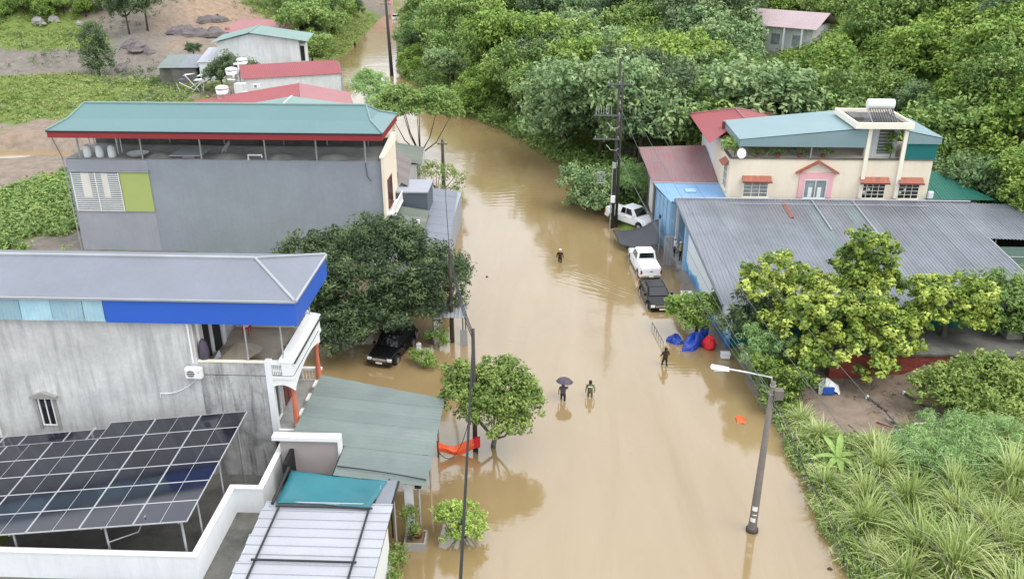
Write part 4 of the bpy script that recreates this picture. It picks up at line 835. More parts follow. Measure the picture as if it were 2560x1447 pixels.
# ================================================================ RIGHT SIDE OF THE ROAD
def mural_material():
    m = bpy.data.materials.new('mural'); m.use_nodes = True; nt = m.node_tree; L = nt.links; b = nt.nodes['Principled BSDF']
    geo = _n(nt, 'ShaderNodeNewGeometry'); sx = _n(nt, 'ShaderNodeSeparateXYZ'); L.new(geo.outputs['Position'], sx.inputs[0])
    n = _n(nt, 'ShaderNodeTexNoise', Scale=0.8, Detail=4.0, Distortion=1.2); L.new(geo.outputs['Position'], n.inputs['Vector'])
    a = _n(nt, 'ShaderNodeMath', operation='MULTIPLY_ADD'); a.inputs[1].default_value = 2.6; L.new(n.outputs['Fac'], a.inputs[0]); L.new(sx.outputs['Z'], a.inputs[2])
    mr = _n(nt, 'ShaderNodeMapRange'); mr.inputs[1].default_value = 1.6; mr.inputs[2].default_value = 3.2; L.new(a.outputs[0], mr.inputs[0])
    cr = _n(nt, 'ShaderNodeValToRGB'); e = cr.color_ramp.elements; e[0].position = 0; e[0].color = (0.05, 0.16, 0.42, 1); e[1].position = 1; e[1].color = (0.72, 0.78, 0.80, 1)
    for p, c in ((.3, (0.11, 0.36, 0.62, 1)), (.48, (0.32, 0.62, 0.78, 1)), (.55, (0.70, 0.80, 0.83, 1))): x = e.new(p); x.color = c
    L.new(mr.outputs[0], cr.inputs[0]); L.new(cr.outputs[0], b.inputs['Base Color']); b.inputs['Roughness'].default_value = .6
    MATS['mural'] = m
mural_material()
def warehouse():
    t = thing('warehouse', 'wide roadside workshop with grey corrugated iron roof and blue wave mural wall', 'warehouse', (20, 60, 0))
    z0, z1, ya, yb = 3.45, 5.0, 51.8, 69.5
    xl = lambda y: 10.8 + (69.5 - y) / 17.7 * .9
    poly = [(xl(ya), ya, z0), (33.4, ya, z0), (33.4, yb, z1), (xl(yb), yb, z1)]
    full = ribbed(poly, (0, 1, .087), 10, 0); lo, hi = full.range; n = 22; w = (hi - lo) / n
    for i in range(n):
        mb = ribbed(poly, (0, 1, .087), .26, .045, .012, lo + i * w, lo + (i + 1) * w, .014 * (i % 2))
        m = {13: 'green_plastic_sheet', 10: 'green_plastic_sheet', 8: 'grey_corrugate'}.get(i, 'grey_corrugate'); x = [p[0] for p in mb.v]
        mb.build('roof_sheet', m, t)
    # right-hand extension, shorter
    sheets([(33.42, 62.6, 4.37), (41, 62.6, 4.2), (41, yb, 4.8), (33.42, yb, 5.0)], (0, 1, .087), 1.1, 'grey_corrugate', t, .26, .045)
    o = ribbed([(19.4, 65.8, 4.76), (19.75, 65.8, 4.76), (19.75, 68.8, 5.02), (19.4, 68.8, 5.02)], (0, 1, .087), .3, .03).build('patch_sheet', 'rust_sheet', t); o['label'] = 'short rusty red patch strip'
    for x, ya_, yb_ in ((22.0, 63.5, 69.3), (25.3, 61, 69.3)): MB().tube([(x, ya_, z0 + (ya_ - 51.8) * .0876 + .1), (x, yb_, z0 + (yb_ - 51.8) * .0876 + .1)], .06, 5).build('batten', 'pale_sheet', t)
    MB().tube([(15, 68.3, 5.06), (31, 68.3, 5.06)], .025, 5).build('tie_pipe', 'pale_sheet', t)
    for x, x2 in ((10.82, 34.9),): MB().tube([(x, 69.45, 5.12), (x2, 69.45, 5.12)], .07, 6).build('ridge_flashing', 'pale_sheet', t)
    MB().tube([(xl(ya) - .02, ya, z0 - .06), (xl(yb) - .02, yb, z1 - .06)], .09, 6).build('edge_flashing', 'box_slate', t)
    MB().tube([(33.42, ya, z0 + .08), (33.42, 62.6, 4.42)], .06, 6).build('edge_flashing', 'pale_sheet', t)
    # mural wall, leaning with the eave line
    X = lambda y: 11.4 + (65 - y) * .072
    zt = lambda y: z0 + (y - ya) * .0876 - .16
    w = MB().hexa([(X(52.2), 52.2, -.4), (X(52.2) + .2, 52.2, -.4), (X(65) + .2, 65, -.4), (X(65), 65, -.4), (X(52.2), 52.2, zt(52.2)), (X(52.2) + .2, 52.2, zt(52.2)), (X(65) + .2, 65, zt(65)), (X(65), 65, zt(65))]).build('wall', 'mural', t); w['label'] = 'long side wall painted with blue and white waves'
    box('pillar', 'blue_wall', t, 11.15, 11.75, 65.002, 65.5, -.3, zt(65.2))
    box('pillar', 'pale_wall', t, 10.95, 11.15, 68.7, 69.0, -.3, 4.8)
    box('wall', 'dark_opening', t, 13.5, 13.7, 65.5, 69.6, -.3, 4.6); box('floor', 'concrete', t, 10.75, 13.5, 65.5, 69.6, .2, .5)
    box('wall', 'dark_green_wall', t, 12.6, 33.2, 52.3, 52.5, -.3, 3.3); box('wall', 'blue_wall', t, 33.1, 33.3, 52.5, 62.4, -.3, 3.4)
    for k in range(6): box('rolled_shutter', 'bare_zinc', t, 9.78 + k * .13, 9.9 + k * .13, 66.6 + .04 * (k % 2), 66.75 + .04 * (k % 2), .2, 2.7)
warehouse()
def blue_annex():
    t = thing('blue_annex', 'pale blue metal-clad annex with blue lean-to roof beside the workshop', 'annex', (12, 72, 0))
    MB().prism([(9.75, 73.7, -.3), (10.6, 69.75, -.3), (15.1, 69.75, -.3), (15.1, 73.7, -.3)], (0, 0, 4.85)).build('wall', 'blue_wall', t)
    sheets([(10.45, 69.55, 4.72), (15.15, 69.55, 4.72), (15.15, 73.75, 5.08), (9.45, 73.75, 5.08)], (0, 1, .08), 1.0, 'blue_roof', t, .25, .025)
    MB().tube([(9.45, 73.75, 5.14), (15.15, 73.75, 5.14)], .05, 6).build('flashing', 'pale_sheet', t)
    MB().slab([(12.0, 71.6, 5.0), (12.9, 71.6, 5.0), (12.9, 72.4, 5.05), (12.0, 72.4, 5.05)], .06).build('hatch', 'clear_sheet', t)
    for k in range(5): f = k / 4.2; box('rib', 'blue_wall', t, 9.72 + .85 * f, 9.76 + .85 * f, 73.4 - 3.75 * f, 73.46 - 3.75 * f, -.2, 4.5)
    box('vent', 'dark_opening', t, 9.98, 10.05, 72.0, 72.25, 2.4, 2.7)
blue_annex()
def red_shed():
    t = thing('red_roof_shed', 'low shed with faded maroon ribbed roof between annex and wood', 'shed', (12, 77, 0))
    box('wall', 'brown_sheet', t, 9.6, 14.9, 73.9, 80.6, -.3, 4.75)
    sheets([(9.35, 73.8, 5.12), (15.1, 73.8, 5.12), (15.1, 81.6, 6.55), (8.75, 81.0, 6.45)], (0, 1, .19), 1.0, 'worn_red_roof', t, .25, .025)
    box('side_panel', 'pale_wall', t, 9.5, 9.58, 74.2, 76.5, 2.2, 4.7)
red_shed()
def cream_house():
    t = thing('cream_house', 'cream two-storey house with pink window surround and roof terrace', 'house', (23, 74, 0))
    box('wall', 'cream_wall', t, 15.2, 31.6, 70.2, 76.6, -.3, 8.3)
    box('wall', 'white_wall', t, 15.2, 22.0, 76.602, 84, -.3, 8.6)
    box('wall', 'white_wall', t, 15.19, 15.4, 73.0, 76.6, 8.302, 8.75)
    box('coping', 'dirty_concrete', t, 15.12, 31.65, 70.12, 70.4, 8.302, 8.4); box('coping', 'dirty_concrete', t, 15.12, 15.35, 70.402, 73, 8.302, 8.4)
    # windows with tiled hoods
    for (x, w, bars) in ((17.5, 1.95, 3), (27.1, 1.95, 4), (30.05, 1.6, 3)):
        f = window(t, (x, 70.2, 5.72), w, 1.25, 'y', -1, m='cream_light', pane='glass_curtain' if x < 20 else 'glass_dark', bars=bars, hbars=3)
        if x > 20: [box('pane_sticker', 'white_paint', f, x - .75 + q * .35, x - .55 + q * .35, 70.174, 70.179, 5.5 + .25 * (q % 2), 5.65 + .25 * (q % 2)) for q in range(2)]
        n = 12
        for k in range(n):
            a = x - w / 2 - .22 + (w + .44) * k / n; b = a + (w + .44) / n - .01
            MB().hexa([(a, 69.72, 6.42), (b, 69.72, 6.42), (b, 70.2, 6.78), (a, 70.2, 6.78), (a, 69.72, 6.5), (b, 69.72, 6.5), (b, 70.2, 6.88), (a, 70.2, 6.88)]).build('hood_tile', 'brown_tile', f)
        box('hood_edge', 'wood_brown', f, x - w / 2 - .24, x + w / 2 + .24, 69.68, 69.718, 6.38, 6.5)
    pk = MB(); x0, x1 = 21.0, 23.75
    pk.box(x0, x0 + .42, 70.08, 70.198, 5.05, 7.2); pk.box(x1 - .42, x1, 70.08, 70.198, 5.05, 7.2); pk.box(x0 + .42, x1 - .42, 70.08, 70.198, 6.6, 7.2)
    o = pk.build('window_surround', 'pink_paint', t); o['label'] = 'pink painted surround of the middle window'
    f = window(t, (22.37, 70.2, 5.8), 1.75, 1.5, 'y', -1, m='white_paint', pane='glass_curtain', bars=2, proud=.14)
    for a in (22.0, 22.75): box('curtain', 'cloth_white', f, a - .16, a + .16, 70.172, 70.179, 5.1, 5.95)
    for s in (-1, 1):
        for k in range(8):
            q0, q1 = k / 8, (k + 1) / 8 - .01; xa, xb = 22.37 + s * q0 * 1.75, 22.37 + s * q1 * 1.75; za, zb = 8.2 - q0 * 1.0, 8.2 - q1 * 1.0
            MB().hexa([(xa, 69.85, za - .1), (xb, 69.85, zb - .1), (xb, 70.2, zb - .1), (xa, 70.2, za - .1), (xa, 69.85, za + .06), (xb, 69.85, zb + .06), (xb, 70.2, zb + .06), (xa, 70.2, za + .06)]).build('gable_tile', 'brown_tile', t)
    window(t, (15.2, 71.5, 6.5), 1.3, 2.0, 'x', -1, m='cream_light', pane='glass_dark', bars=3, hbars=2)
    MB().hexa([(14.7, 70.7, 7.55), (15.2, 70.7, 7.85), (15.2, 72.3, 7.85), (14.7, 72.3, 7.55), (14.7, 70.7, 7.65), (15.2, 70.7, 7.97), (15.2, 72.3, 7.97), (14.7, 72.3, 7.65)]).build('hood', 'brown_tile', t)
    # terrace shade roof: two ribbed slopes with deep front fascia
    xr, zr = 27.2, 11.15
    for a, b in (((15.7, 9.98), (xr, zr)), ((xr, zr), (31.95, 10.25))):
        d = (b[0] - a[0], 0, b[1] - a[1])
        ribbed([(a[0], 69.95, a[1]), (b[0], 69.95, b[1]), (b[0], 76.9, b[1]), (a[0], 76.9, a[1])], d, .25, .02, .02).build('roof_slope', 'teal_roof_blue', t)
    MB().prism([(15.75, 69.98, 9.92), (25.9, 69.98, 10.93), (25.9, 69.98, 9.38), (15.75, 69.98, 9.38)], (0, .05, 0)).build('fascia', 'teal_roof_blue', t)
    MB().prism([(29.2, 69.98, 10.7), (31.9, 69.98, 10.18), (31.9, 69.98, 9.72), (29.2, 69.98, 9.72)], (0, .05, 0)).build('fascia', 'teal_roof_blue', t)
    box('fascia', 'teal_roof_blue', t, 15.72, 15.77, 70.05, 76.8, 9.38, 9.92)
    box('side_screen', 'dark_green_wall', t, 29.25, 31.75, 70.22, 70.28, 8.402, 9.71); box('side_screen', 'dark_green_wall', t, 31.7, 31.76, 70.282, 76.5, 8.302, 10.1)
    box('back_wall', 'wood_brown', t, 15.5, 29.0, 76.2, 76.55, 8.302, 10.0)
    for x in (15.9, 21.7): MB().tube([(x, 70.3, 8.4), (x, 70.3, 9.9)], .06, 6).build('post', 'galv', t)
    # stair tower
    for x in (25.95, 28.85): box('column', 'cream_light', t, x, x + .32, 70.0, 70.198, 5.1, 11.0)
    box('tower_wall', 'pale_wall', t, 26.27, 28.85, 71.2, 71.4, 8.302, 11.0)
    g = box('window', 'wire_grey', t, 27.3, 28.4, 71.14, 71.198, 8.6, 10.6)
    for k in range(7): box('bar', 'galv', g, 27.3, 28.4, 71.1, 71.138, 8.7 + k * .27, 8.76 + k * .27)
    s = box('slab', 'cream_light', t, 24.7, 29.3, 69.5, 75.2, 11.02, 11.12)
    for a in ((24.7, 29.3, 69.5, 69.7), (24.7, 29.3, 75.0, 75.2), (24.7, 24.9, 69.702, 74.998), (29.1, 29.3, 69.702, 74.998)): box('rim', 'cream_light', s, *a, 11.122, 11.5)
    box('floor', 'dirty_concrete', s, 24.902, 29.098, 69.702, 74.998, 11.122, 11.2)
    # red hipped roof over the rear wing
    A = [(13.9, 72.6, 8.8), (22.4, 77.2, 8.8), (22.4, 84.8, 8.8), (13.9, 84.8, 8.8)]; r0, r1 = (17.6, 77.2, 10.05), (17.6, 81.4, 10.05)
    for poly, d in (([(13.9, 73.2, 8.8), r0, r1, (13.9, 84.8, 8.8)], (1, 0, .34)), ([(22.4, 77.2, 8.8), (22.4, 84.8, 8.8), r1, r0], (-1, 0, .26)), ([(13.9, 84.8, 8.8), (22.4, 84.8, 8.8), r1], (0, -1, .3))): ribbed(poly, d, .25, .025).build('roof_slope', 'red_roof', t)
    for p in (r1, (22.4, 84.8, 8.8)), (r1, (13.9, 84.8, 8.8)), (r0, r1): MB().tube([Vector(p[0]) + Vector((0, 0, .05)), Vector(p[1]) + Vector((0, 0, .05))], .08, 6).build('hip_cap', 'pink_roof', t)
mat('teal_roof_blue', (0.215, 0.305, 0.325), 0.4, 0.05, 0.3, per=0.03)
cream_house()
def solar_heater():
    t = thing('solar_heater', 'white horizontal solar water heater tank on the stair tower roof', 'water heater', (27.4, 72, 11.2))
    o = MB().tube([(26.3, 72.3, 12.45), (26.36, 72.3, 12.45), (28.44, 72.3, 12.45), (28.5, 72.3, 12.45)], [.3, .42, .42, .3], 14).build('tank', 'white_paint', t, smooth=False)
    for x in (26.4, 28.35): MB().box(x, x + .06, 72.0, 72.06, 11.2, 12.15).build('leg', 'galv', t); MB().tube([(x, 72.5, 12.1), (x, 70.6, 11.25)], .035, 5).build('rail', 'galv', t)
    for k in range(10): MB().tube([(26.5 + k * .2, 72.1, 12.15), (26.5 + k * .2, 70.65, 11.36)], .035, 6).build('vacuum_tube', 'pv_cell', t)
solar_heater()
for x, h, l in ((25.5, .5, 'dark tile stack on the tower roof left of the heater'),):
    t = thing('tile_stack', l, 'tiles', (x, 72.5, 11.2)); [box('tile', 'dirty_concrete', t, x - .4, x + .5, 71.6, 73.8, 11.2 + k * .1, 11.29 + k * .1) for k in range(3)]
t = thing('satellite_dish', 'white round satellite dish at the terrace corner of the cream house', 'dish', (15.9, 69.95, 8.4))
MB().lathe([(.02, .0), (.25, .03), (.42, .12), (.44, .13), (.40, .11), (.0201, -.03)], k=14).build('dish', 'white_paint', t, local=True, smooth=True).rotation_euler = (R(75), 0, R(20)); t.children[0].location = (0, -.1, .45)
MB().tube([(0, .05, 0), (0, .05, .45), (0, -.05, .47)], .03, 5).build('arm', 'galv', t, local=True); MB().box(-.04, .04, -.6, -.5, .5, .58).build('receiver', 'galv', t, local=True); MB().tube([(0, -.05, .3), (0, -.55, .5)], .012, 5).build('strut', 'galv', t, local=True)
t = thing('wall_box', 'small white electric box at the cream house corner by the workshop roof', 'box', (31.9, 70, 5.1)); bevbox('case', 'white_paint', t, 31.65, 32.05, 69.9, 70.15, 5.15, 5.75, .03); box('door', 'white_wall', t, 31.7, 32.0, 69.885, 69.899, 5.2, 5.7)
def green_roof_side():
    t = thing('green_lean_to', 'dark green lean-to roof right of the cream house', 'roof', (34, 73, 0))
    sheets([(31.8, 70.3, 4.95), (37.5, 70.3, 4.95), (33.2, 76.5, 6.3), (31.8, 76.5, 6.3)], (0, 1, .2), 1.1, 'green_sheet', t, .25, .03); box('wall', 'brown_sheet', t, 31.8, 36, 70.5, 75, -.3, 4.8)
mat('green_sheet', (0.015, 0.13, 0.095), 0.45, 0.08, 0.4, per=.05)
green_roof_side()
def teal_shack():
    t = thing('teal_shack', 'small open shack with pale teal front panel under the workshop roof extension', 'shack', (36, 62, 0))
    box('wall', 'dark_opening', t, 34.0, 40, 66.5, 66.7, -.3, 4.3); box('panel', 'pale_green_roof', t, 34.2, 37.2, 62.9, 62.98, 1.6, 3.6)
    for k in range(2): box('trim', 'white_paint', t, 34.2, 37.2, 62.86, 62.898, 2.1 + k * .7, 2.14 + k * .7)
    for x in (34.1, 37.3, 40.5): MB().tube([(x, 62.8, 0), (x, 62.8, 4.2)], .06, 6).build('post', 'galv', t)
teal_shack()
def red_fence():
    t = thing('brick_shed', 'low red brick shed wall with flat dark concrete roof behind the yellow tree', 'shed', (23, 49, 0))
    box('wall', 'brick_red', t, 18.0, 25.6, 48.42, 48.6, -.4, 1.75); box('wall', 'brick_red', t, 25.4, 25.6, 48.602, 51.5, -.4, 1.75)
    me = None
    for r in range(10):
        z = .02 + r * .17
        for c in range(13):
            x = 18.0 + c * .6 + (.3 if r % 2 else 0)
            if x + .56 > 25.6: continue
            if me is None: me = MB().box(0, .57, -.03, 0, 0, .15).mesh('brick', 'brick_red')
            obj('brick', me, t, (x - 23, 48.42 - 49 - .004 * ((r + c) % 3), z))
    box('roof', 'dirty_concrete', t, 18.0, 31, 48.3, 52.2, 1.752, 1.9)
    box('pier', 'concrete', t, 29.6, 30.6, 50.6, 51.6, -.3, 2.6)
red_fence()
def fallen_awning():
    t = thing('shade_net', 'sagging dark shade net strung in front of the white pickup', 'shade net', (8, 70.5, 0))
    c = [Vector(p) for p in ((6.5, 70.5, .55), (9.6, 68.6, 1.35), (9.8, 71.6, 2.55), (6.1, 73.2, .9))]; n = 12; vs = []; fs = []
    for j in range(n + 1):
        for i in range(n + 1):
            u, v = i / n, j / n; p = c[0].lerp(c[1], u).lerp(c[3].lerp(c[2], u), v); p.z -= .45 * 4 * u * (1 - u) * (.3 + .7 * v); p.y -= .4 * 4 * u * (1 - u) * (1 - v); vs.append(p)
    for j in range(n):
        for i in range(n): a = j * (n + 1) + i; fs.append((a, a + 1, a + n + 2, a + n + 1))
    o = MB().add(vs, fs).build('net', 'tarp_dark', t, smooth=True); md = o.modifiers.new('t', 'SOLIDIFY'); md.thickness = .02
    for p in (c[1], c[2]): MB().tube([(p.x, p.y, -.3), (p.x, p.y, p.z)], .05, 6).build('post', 'galv', t)
    MB().tube([c[0], c[3]], .03, 5).build('edge_rope', 'black_steel', t)
    MB().tube([(6.1, 73.2, -.5), (6.1, 73.2, 1.0)], .05, 6).build('post', 'galv', t)
fallen_awning()
def far_hill_house():
    t = thing('hill_house', 'secluded hillside house with faded mauve gable roof among the trees', 'house', (33, 126, 9.4), R(-38))
    MB().box(-5, 5, -3, 3, -5, 3.4).build('wall', 'pale_wall', t, local=True)
    for s in (-1, 1): ribbed([(-6, s * 4, 3.2), (6, s * 4, 3.2), (6, 0, 5.0), (-6, 0, 5.0)], (0, -s, .45), .3, .03).build('roof_slope', 'mauve_roof', t, local=True)
    MB().prism([(-5.0, -3, 3.402), (-5.0, 3, 3.402), (-5.0, 0, 4.7)], (.1, 0, 0)).build('gable', 'pale_wall', t, local=True)
    for x in (-4, -1.5, 1.5, 4): MB().box(x - .12, x + .12, -3.9, -3.7, -4, 3.2).build('column', 'white_wall', t, local=True)
    for x in (-3, 0, 3): o = MB().box(x - .6, x + .6, -3.06, -3.002, .8, 2.2).build('window', 'glass_curtain', t, local=True)
    t2 = thing('hill_house', 'lower grey roofed wing right of the mauve hillside house', 'house', (39.5, 123, 8.6), R(-20))
    MB().box(-4, 4, -2.5, 2.5, -5, 2.4).build('wall', 'pale_wall', t2, local=True)
    for s in (-1, 1): ribbed([(-4.8, s * 3.2, 2.3), (4.8, s * 3.2, 2.3), (4.8, 0, 3.6), (-4.8, 0, 3.6)], (0, -s, .4), .3, .03).build('roof_slope', 'concrete', t2, local=True)
    t3 = thing('hill_shed', 'small pale shed half hidden left of the hillside house', 'shed', (17.5, 138, 2)); box('wall', 'pale_wall', t3, 15.5, 19.5, 138, 142, 0, 6); box('roof', 'concrete', t3, 15, 20, 137.6, 142.4, 6.002, 6.2)
mat('mauve_roof', (0.40, 0.31, 0.32), 0.55, 0.08, 0.3)
far_hill_house()
# ================================================================ POLES, LAMPS, WIRES
def street_lamp():
    t = thing('street_lamp', 'leaning concrete street lamp pole standing in the water at the right bank', 'street lamp', (10.08, 33.53, 0))
    MB().tube([(0, 0, -.6), (0, 0, 0.05), (0, 0, .5), (.05, 0, 8.1)], [.24, .24, .2, .11], 12).build('pole', 'pole_concrete', t, local=True, smooth=True)
    MB().lathe([(.3, -.2), (.3, .12), (.22, .18)], k=12).build('footing', 'pole_dark', t, local=True)
    MB().tube([(.02, -.02, 7.75), (-.05, 0, 8.3), (-1.0, 0, 8.5), (-2.0, 0, 8.68)], .045, 6).build('arm', 'galv', t, local=True)
    MB().hexa([(-2.75, -.13, 8.74), (-1.95, -.1, 8.6), (-1.95, .1, 8.6), (-2.75, .13, 8.74), (-2.7, -.1, 8.86), (-1.95, -.06, 8.74), (-1.95, .06, 8.74), (-2.7, .1, 8.86)]).build('lamp_head', 'white_paint', t, local=True)
    MB().box(-2.6, -2.15, -.08, .08, 8.6, 8.66).build('lens', 'lamp_lens', t, local=True)
    for z in (7.5, 7.9): MB().lathe([(.14, z - .03), (.14, z + .03)], (.05, 0, 0), 10).build('clamp', 'galv', t, local=True)
    MB().box(.1, .5, -.25, .1, 7.3, 7.75).build('junction_box', 'pole_concrete', t, local=True)
    # two faded painted patches, wrapped on the pole skin
    for z0, z1, a0, a1 in ((1.25, 1.5, R(215), R(290)), (1.0, 1.06, R(230), R(290)), (.62, .85, R(205), R(280))):
        r = .2 - .09 * (z0 / 8) + .006; n = 6; vs = [(r * math.cos(a0 + (a1 - a0) * i / n) + .006 * z, r * math.sin(a0 + (a1 - a0) * i / n), z) for z in (z0, z1) for i in range(n + 1)]
        MB().add(vs, [(i, i + 1, n + 2 + i, n + 1 + i) for i in range(n)]).build('painted_mark', 'white_paint', t, local=True)
    return t
street_lamp()
def power_pole(name, label, x, y, h, r0=.2, r1=.11, arms=(), m='pole_dark', lean=(0, 0)):
    t = thing(name, label, 'power pole', (x, y, 0))
    MB().tube([(0, 0, -.8), (lean[0] * .5, lean[1] * .5, h * .5), (lean[0], lean[1], h)], [r0, (r0 + r1) / 2, r1], 10).build('pole', m, t, local=True, smooth=True)
    for z, L_, side in arms:
        lx, ly = lean[0] * z / h, lean[1] * z / h
        MB().box(lx + side - L_ / 2, lx + side + L_ / 2, ly - .2, ly - .12, z - .06, z + .06).build('crossarm', 'wire_grey', t, local=True)
        for q in (-.42, 0, .42): MB().lathe([(.03, z + .06), (.06, z + .12), (.03, z + .16), (.05, z + .2), (.02, z + .26)], (lx + side + q * L_, ly - .16, 0), 8).build('insulator', 'galv', t, local=True, smooth=True)
    return t
pp = power_pole('power_pole', 'tall twin power pole with crossarms and cage fittings rising from the trees beside the pickup', 6.25, 76.2, 15.4, .17, .1, ((13.2, 2.2, 0), (10.5, 2.4, -.9), (8.4, 2.4, -.9)))
MB().tube([(.35, .25, -.8), (.35, .25, 14.2)], [.15, .09], 10).build('pole', 'pole_dark', pp, local=True, smooth=True)
for k in range(7): MB().tube([(-1.9 + k * .22, -.16, 10.6), (-1.9 + k * .22, -.16, 11.3)], .025, 5).build('fuse_rod', 'galv', pp, local=True)
for k in range(5): MB().tube([(-1.6 + k * .16, -.4, 4.4), (-1.6 + k * .16, -.4, 5.5)], .025, 5).build('cage_bar', 'galv', pp, local=True)
for z in (4.45, 5.45): MB().box(-1.65, -.9, -.44, -.36, z - .03, z + .03).build('cage_rail', 'galv', pp, local=True)
for z in (9.6, 7.6): MB().tube([(-.9, -.3, z + .3), (-.5, -.3, z - .15), (0, -.25, z - .2), (.2, -.2, z)], .03, 5).build('jumper_wire', 'galv', pp, local=True)
MB().box(-.3, .1, -.5, -.2, 2.6, 3.2).build('meter_box', 'white_paint', pp, local=True)
MB().box(-.28, .05, -.45, -.2, 5.8, 6.3).build('meter_box', 'galv', pp, local=True); MB().tube([(-.25, -.3, 0), (-.25, -.3, 6)], .05, 6).build('conduit', 'galv', pp, local=True)
power_pole('power_pole', 'dark pole wrapped in vines at the bend of the far road', -27.7, 155.6, 13.2, .34, .2, ((12.2, 2, 0),), lean=(-.4, 0))
power_pole('power_pole', 'short black pole beside the low shop roof by the road', -10.8, 88.1, 5.2, .22, .13, ((4.8, 1.0, 0),))
power_pole('power_pole', 'slender pole half hidden by the big dark tree', -6.2, 52.5, 6.8, .17, .1, (), m='bark')
power_pole('power_pole', 'dark pole standing behind the round tree near the left bank', -3.6, 39.6, 7.4, .14, .09, ())
def wire(label, pts, r, m='cable', group=None):
    t = thing('overhead_cable', label, 'cable', pts[0], group=group); MB().tube(pts, r, 5).build('strand', m, t); return t
LW = 'black cable bundle strung along the left roadside poles'
for k in range(3): wire(LW, sag((-6.2, 52.5, 6.6 - k * .2), (-3.6, 39.6, 7.2 - k * .2), .45 + .1 * k), .03, group='left roadside cables')
for k in range(2): wire('dark cable running from the left pole towards the camera', sag((-3.6 + .03 * k, 39.6, 7.2 - k * .12), (-2.15 + .05 * k, 14, 7.2 - k * .1), .35 + .08 * k, 20), .03, group='near left cables')
wire('thin cable looping from the left pole into the water', [(-3.7, 39.5, 3.0)] + sag((-3.7, 39.4, 2.9), (-5.2, 36.2, 2.3), 1.6, 10), .02)
for k in range(2): wire(LW, sag((-10.8, 88.1, 5.4 - .2 * k), (-6.2, 52.5, 6.6 - .2 * k), .7), .025, group='left roadside cables')
RW = 'thin grey power wire descending from the tall pole over the right bank'
for x0, x1, z1 in ((5.5, 11.6, 10.5), (6.3, 13.8, 11.0), (7.2, 16.2, 11.2)): wire(RW, sag((x0, 76, 13.4), (x1, 6, z1 - 1.0), 2.4, 26), .013, 'wire_grey', group='right bank power wires')
for k in range(3): wire('thin low wire parallel to the right water edge', sag((6.2 + .2 * k, 76, 7.5 - .3 * k), (10.2, 33.5, 7.5 - .35 * k), .9, 20), .011, 'wire_grey', group='right low wires')
for k in range(3): wire('thin wire running from the street lamp towards the camera', sag((10.2, 33.5, 7.5 - .35 * k), (10.6 + .9 * k, 8, 7.6 - .3 * k), .7, 16), .011, 'cable', group='street lamp wires')
# ================================================================ VEGETATION
_f = Vector((-math.sin(YAW) * math.cos(PITCH), math.cos(YAW) * math.cos(PITCH), -math.sin(PITCH))); _r = Vector((math.cos(YAW), math.sin(YAW), 0)); _u = _r.cross(_f)
def at(px, py, Y):
    d = _f + _r * ((px - 1280) / F_PX) - _u * ((py - 723.5) / F_PX); k = Y / d.y
    return Vector((0, 0, CAM_H)) + d * k
def in_view(x, y, z, m=150):
    x, y, z = np.asarray(x, float), np.asarray(y, float), np.asarray(z, float) - CAM_H
    dz = x * _f.x + y * _f.y + z * _f.z; sx = 1280 + F_PX * (x * _r.x + y * _r.y) / dz; sy = 723.5 - F_PX * (x * _u.x + y * _u.y + z * _u.z) / dz
    return (dz > 1) & (sx > -m) & (sx < 2560 + m) & (sy > -m) & (sy < 1447 + m)
def unit(g, n):
    v = g.normal(size=(n, 3)); return v / np.linalg.norm(v, axis=1, keepdims=True)
def leaf_arrays(C, Rd, n, size, tint, g, aspect=.5, flat=.75, up=.5, shell=.45, jit=.14):
    C = np.repeat(np.asarray(C, float), n, 0); Rr = np.repeat(np.asarray(Rd, float), n); T = np.repeat(np.asarray(tint, float), n); N = len(C)
    d = unit(g, N); r = Rr * (shell + (1 - shell) * g.random(N) ** .6)
    p = C + d * r[:, None] * np.array([1, 1, flat])
    nm = d * .55 + unit(g, N) * .6 + np.array([0, 0, up]); nm /= np.linalg.norm(nm, axis=1, keepdims=True)
    t = np.cross(nm, unit(g, N)); t /= np.maximum(1e-6, np.linalg.norm(t, axis=1, keepdims=True)); b = np.cross(nm, t)
    s = size * (.65 + .7 * g.random(N)); tt = t * s[:, None] * .5; bb = b * (s * aspect * .5)[:, None]; cup = nm * (s * .06)[:, None]
    v = np.stack([p - tt, p + bb + cup - tt * .15, p + tt, p - bb + cup - tt * .15], 1).reshape(-1, 3)
    f = np.arange(4 * N).reshape(-1, 4); return v, f, T + (g.random(N) - .5) * 2 * jit
def cloud_mesh(name, parts, m):
    vs, fs, ts, k = [], [], [], 0
    for v, f, t in parts: vs.append(v); fs.append(f + k); ts.append(t); k += len(v)
    me = np_mesh(name, np.concatenate(vs), np.concatenate(fs), tint=np.concatenate(ts)); me.materials.append(MATS[m]); return me
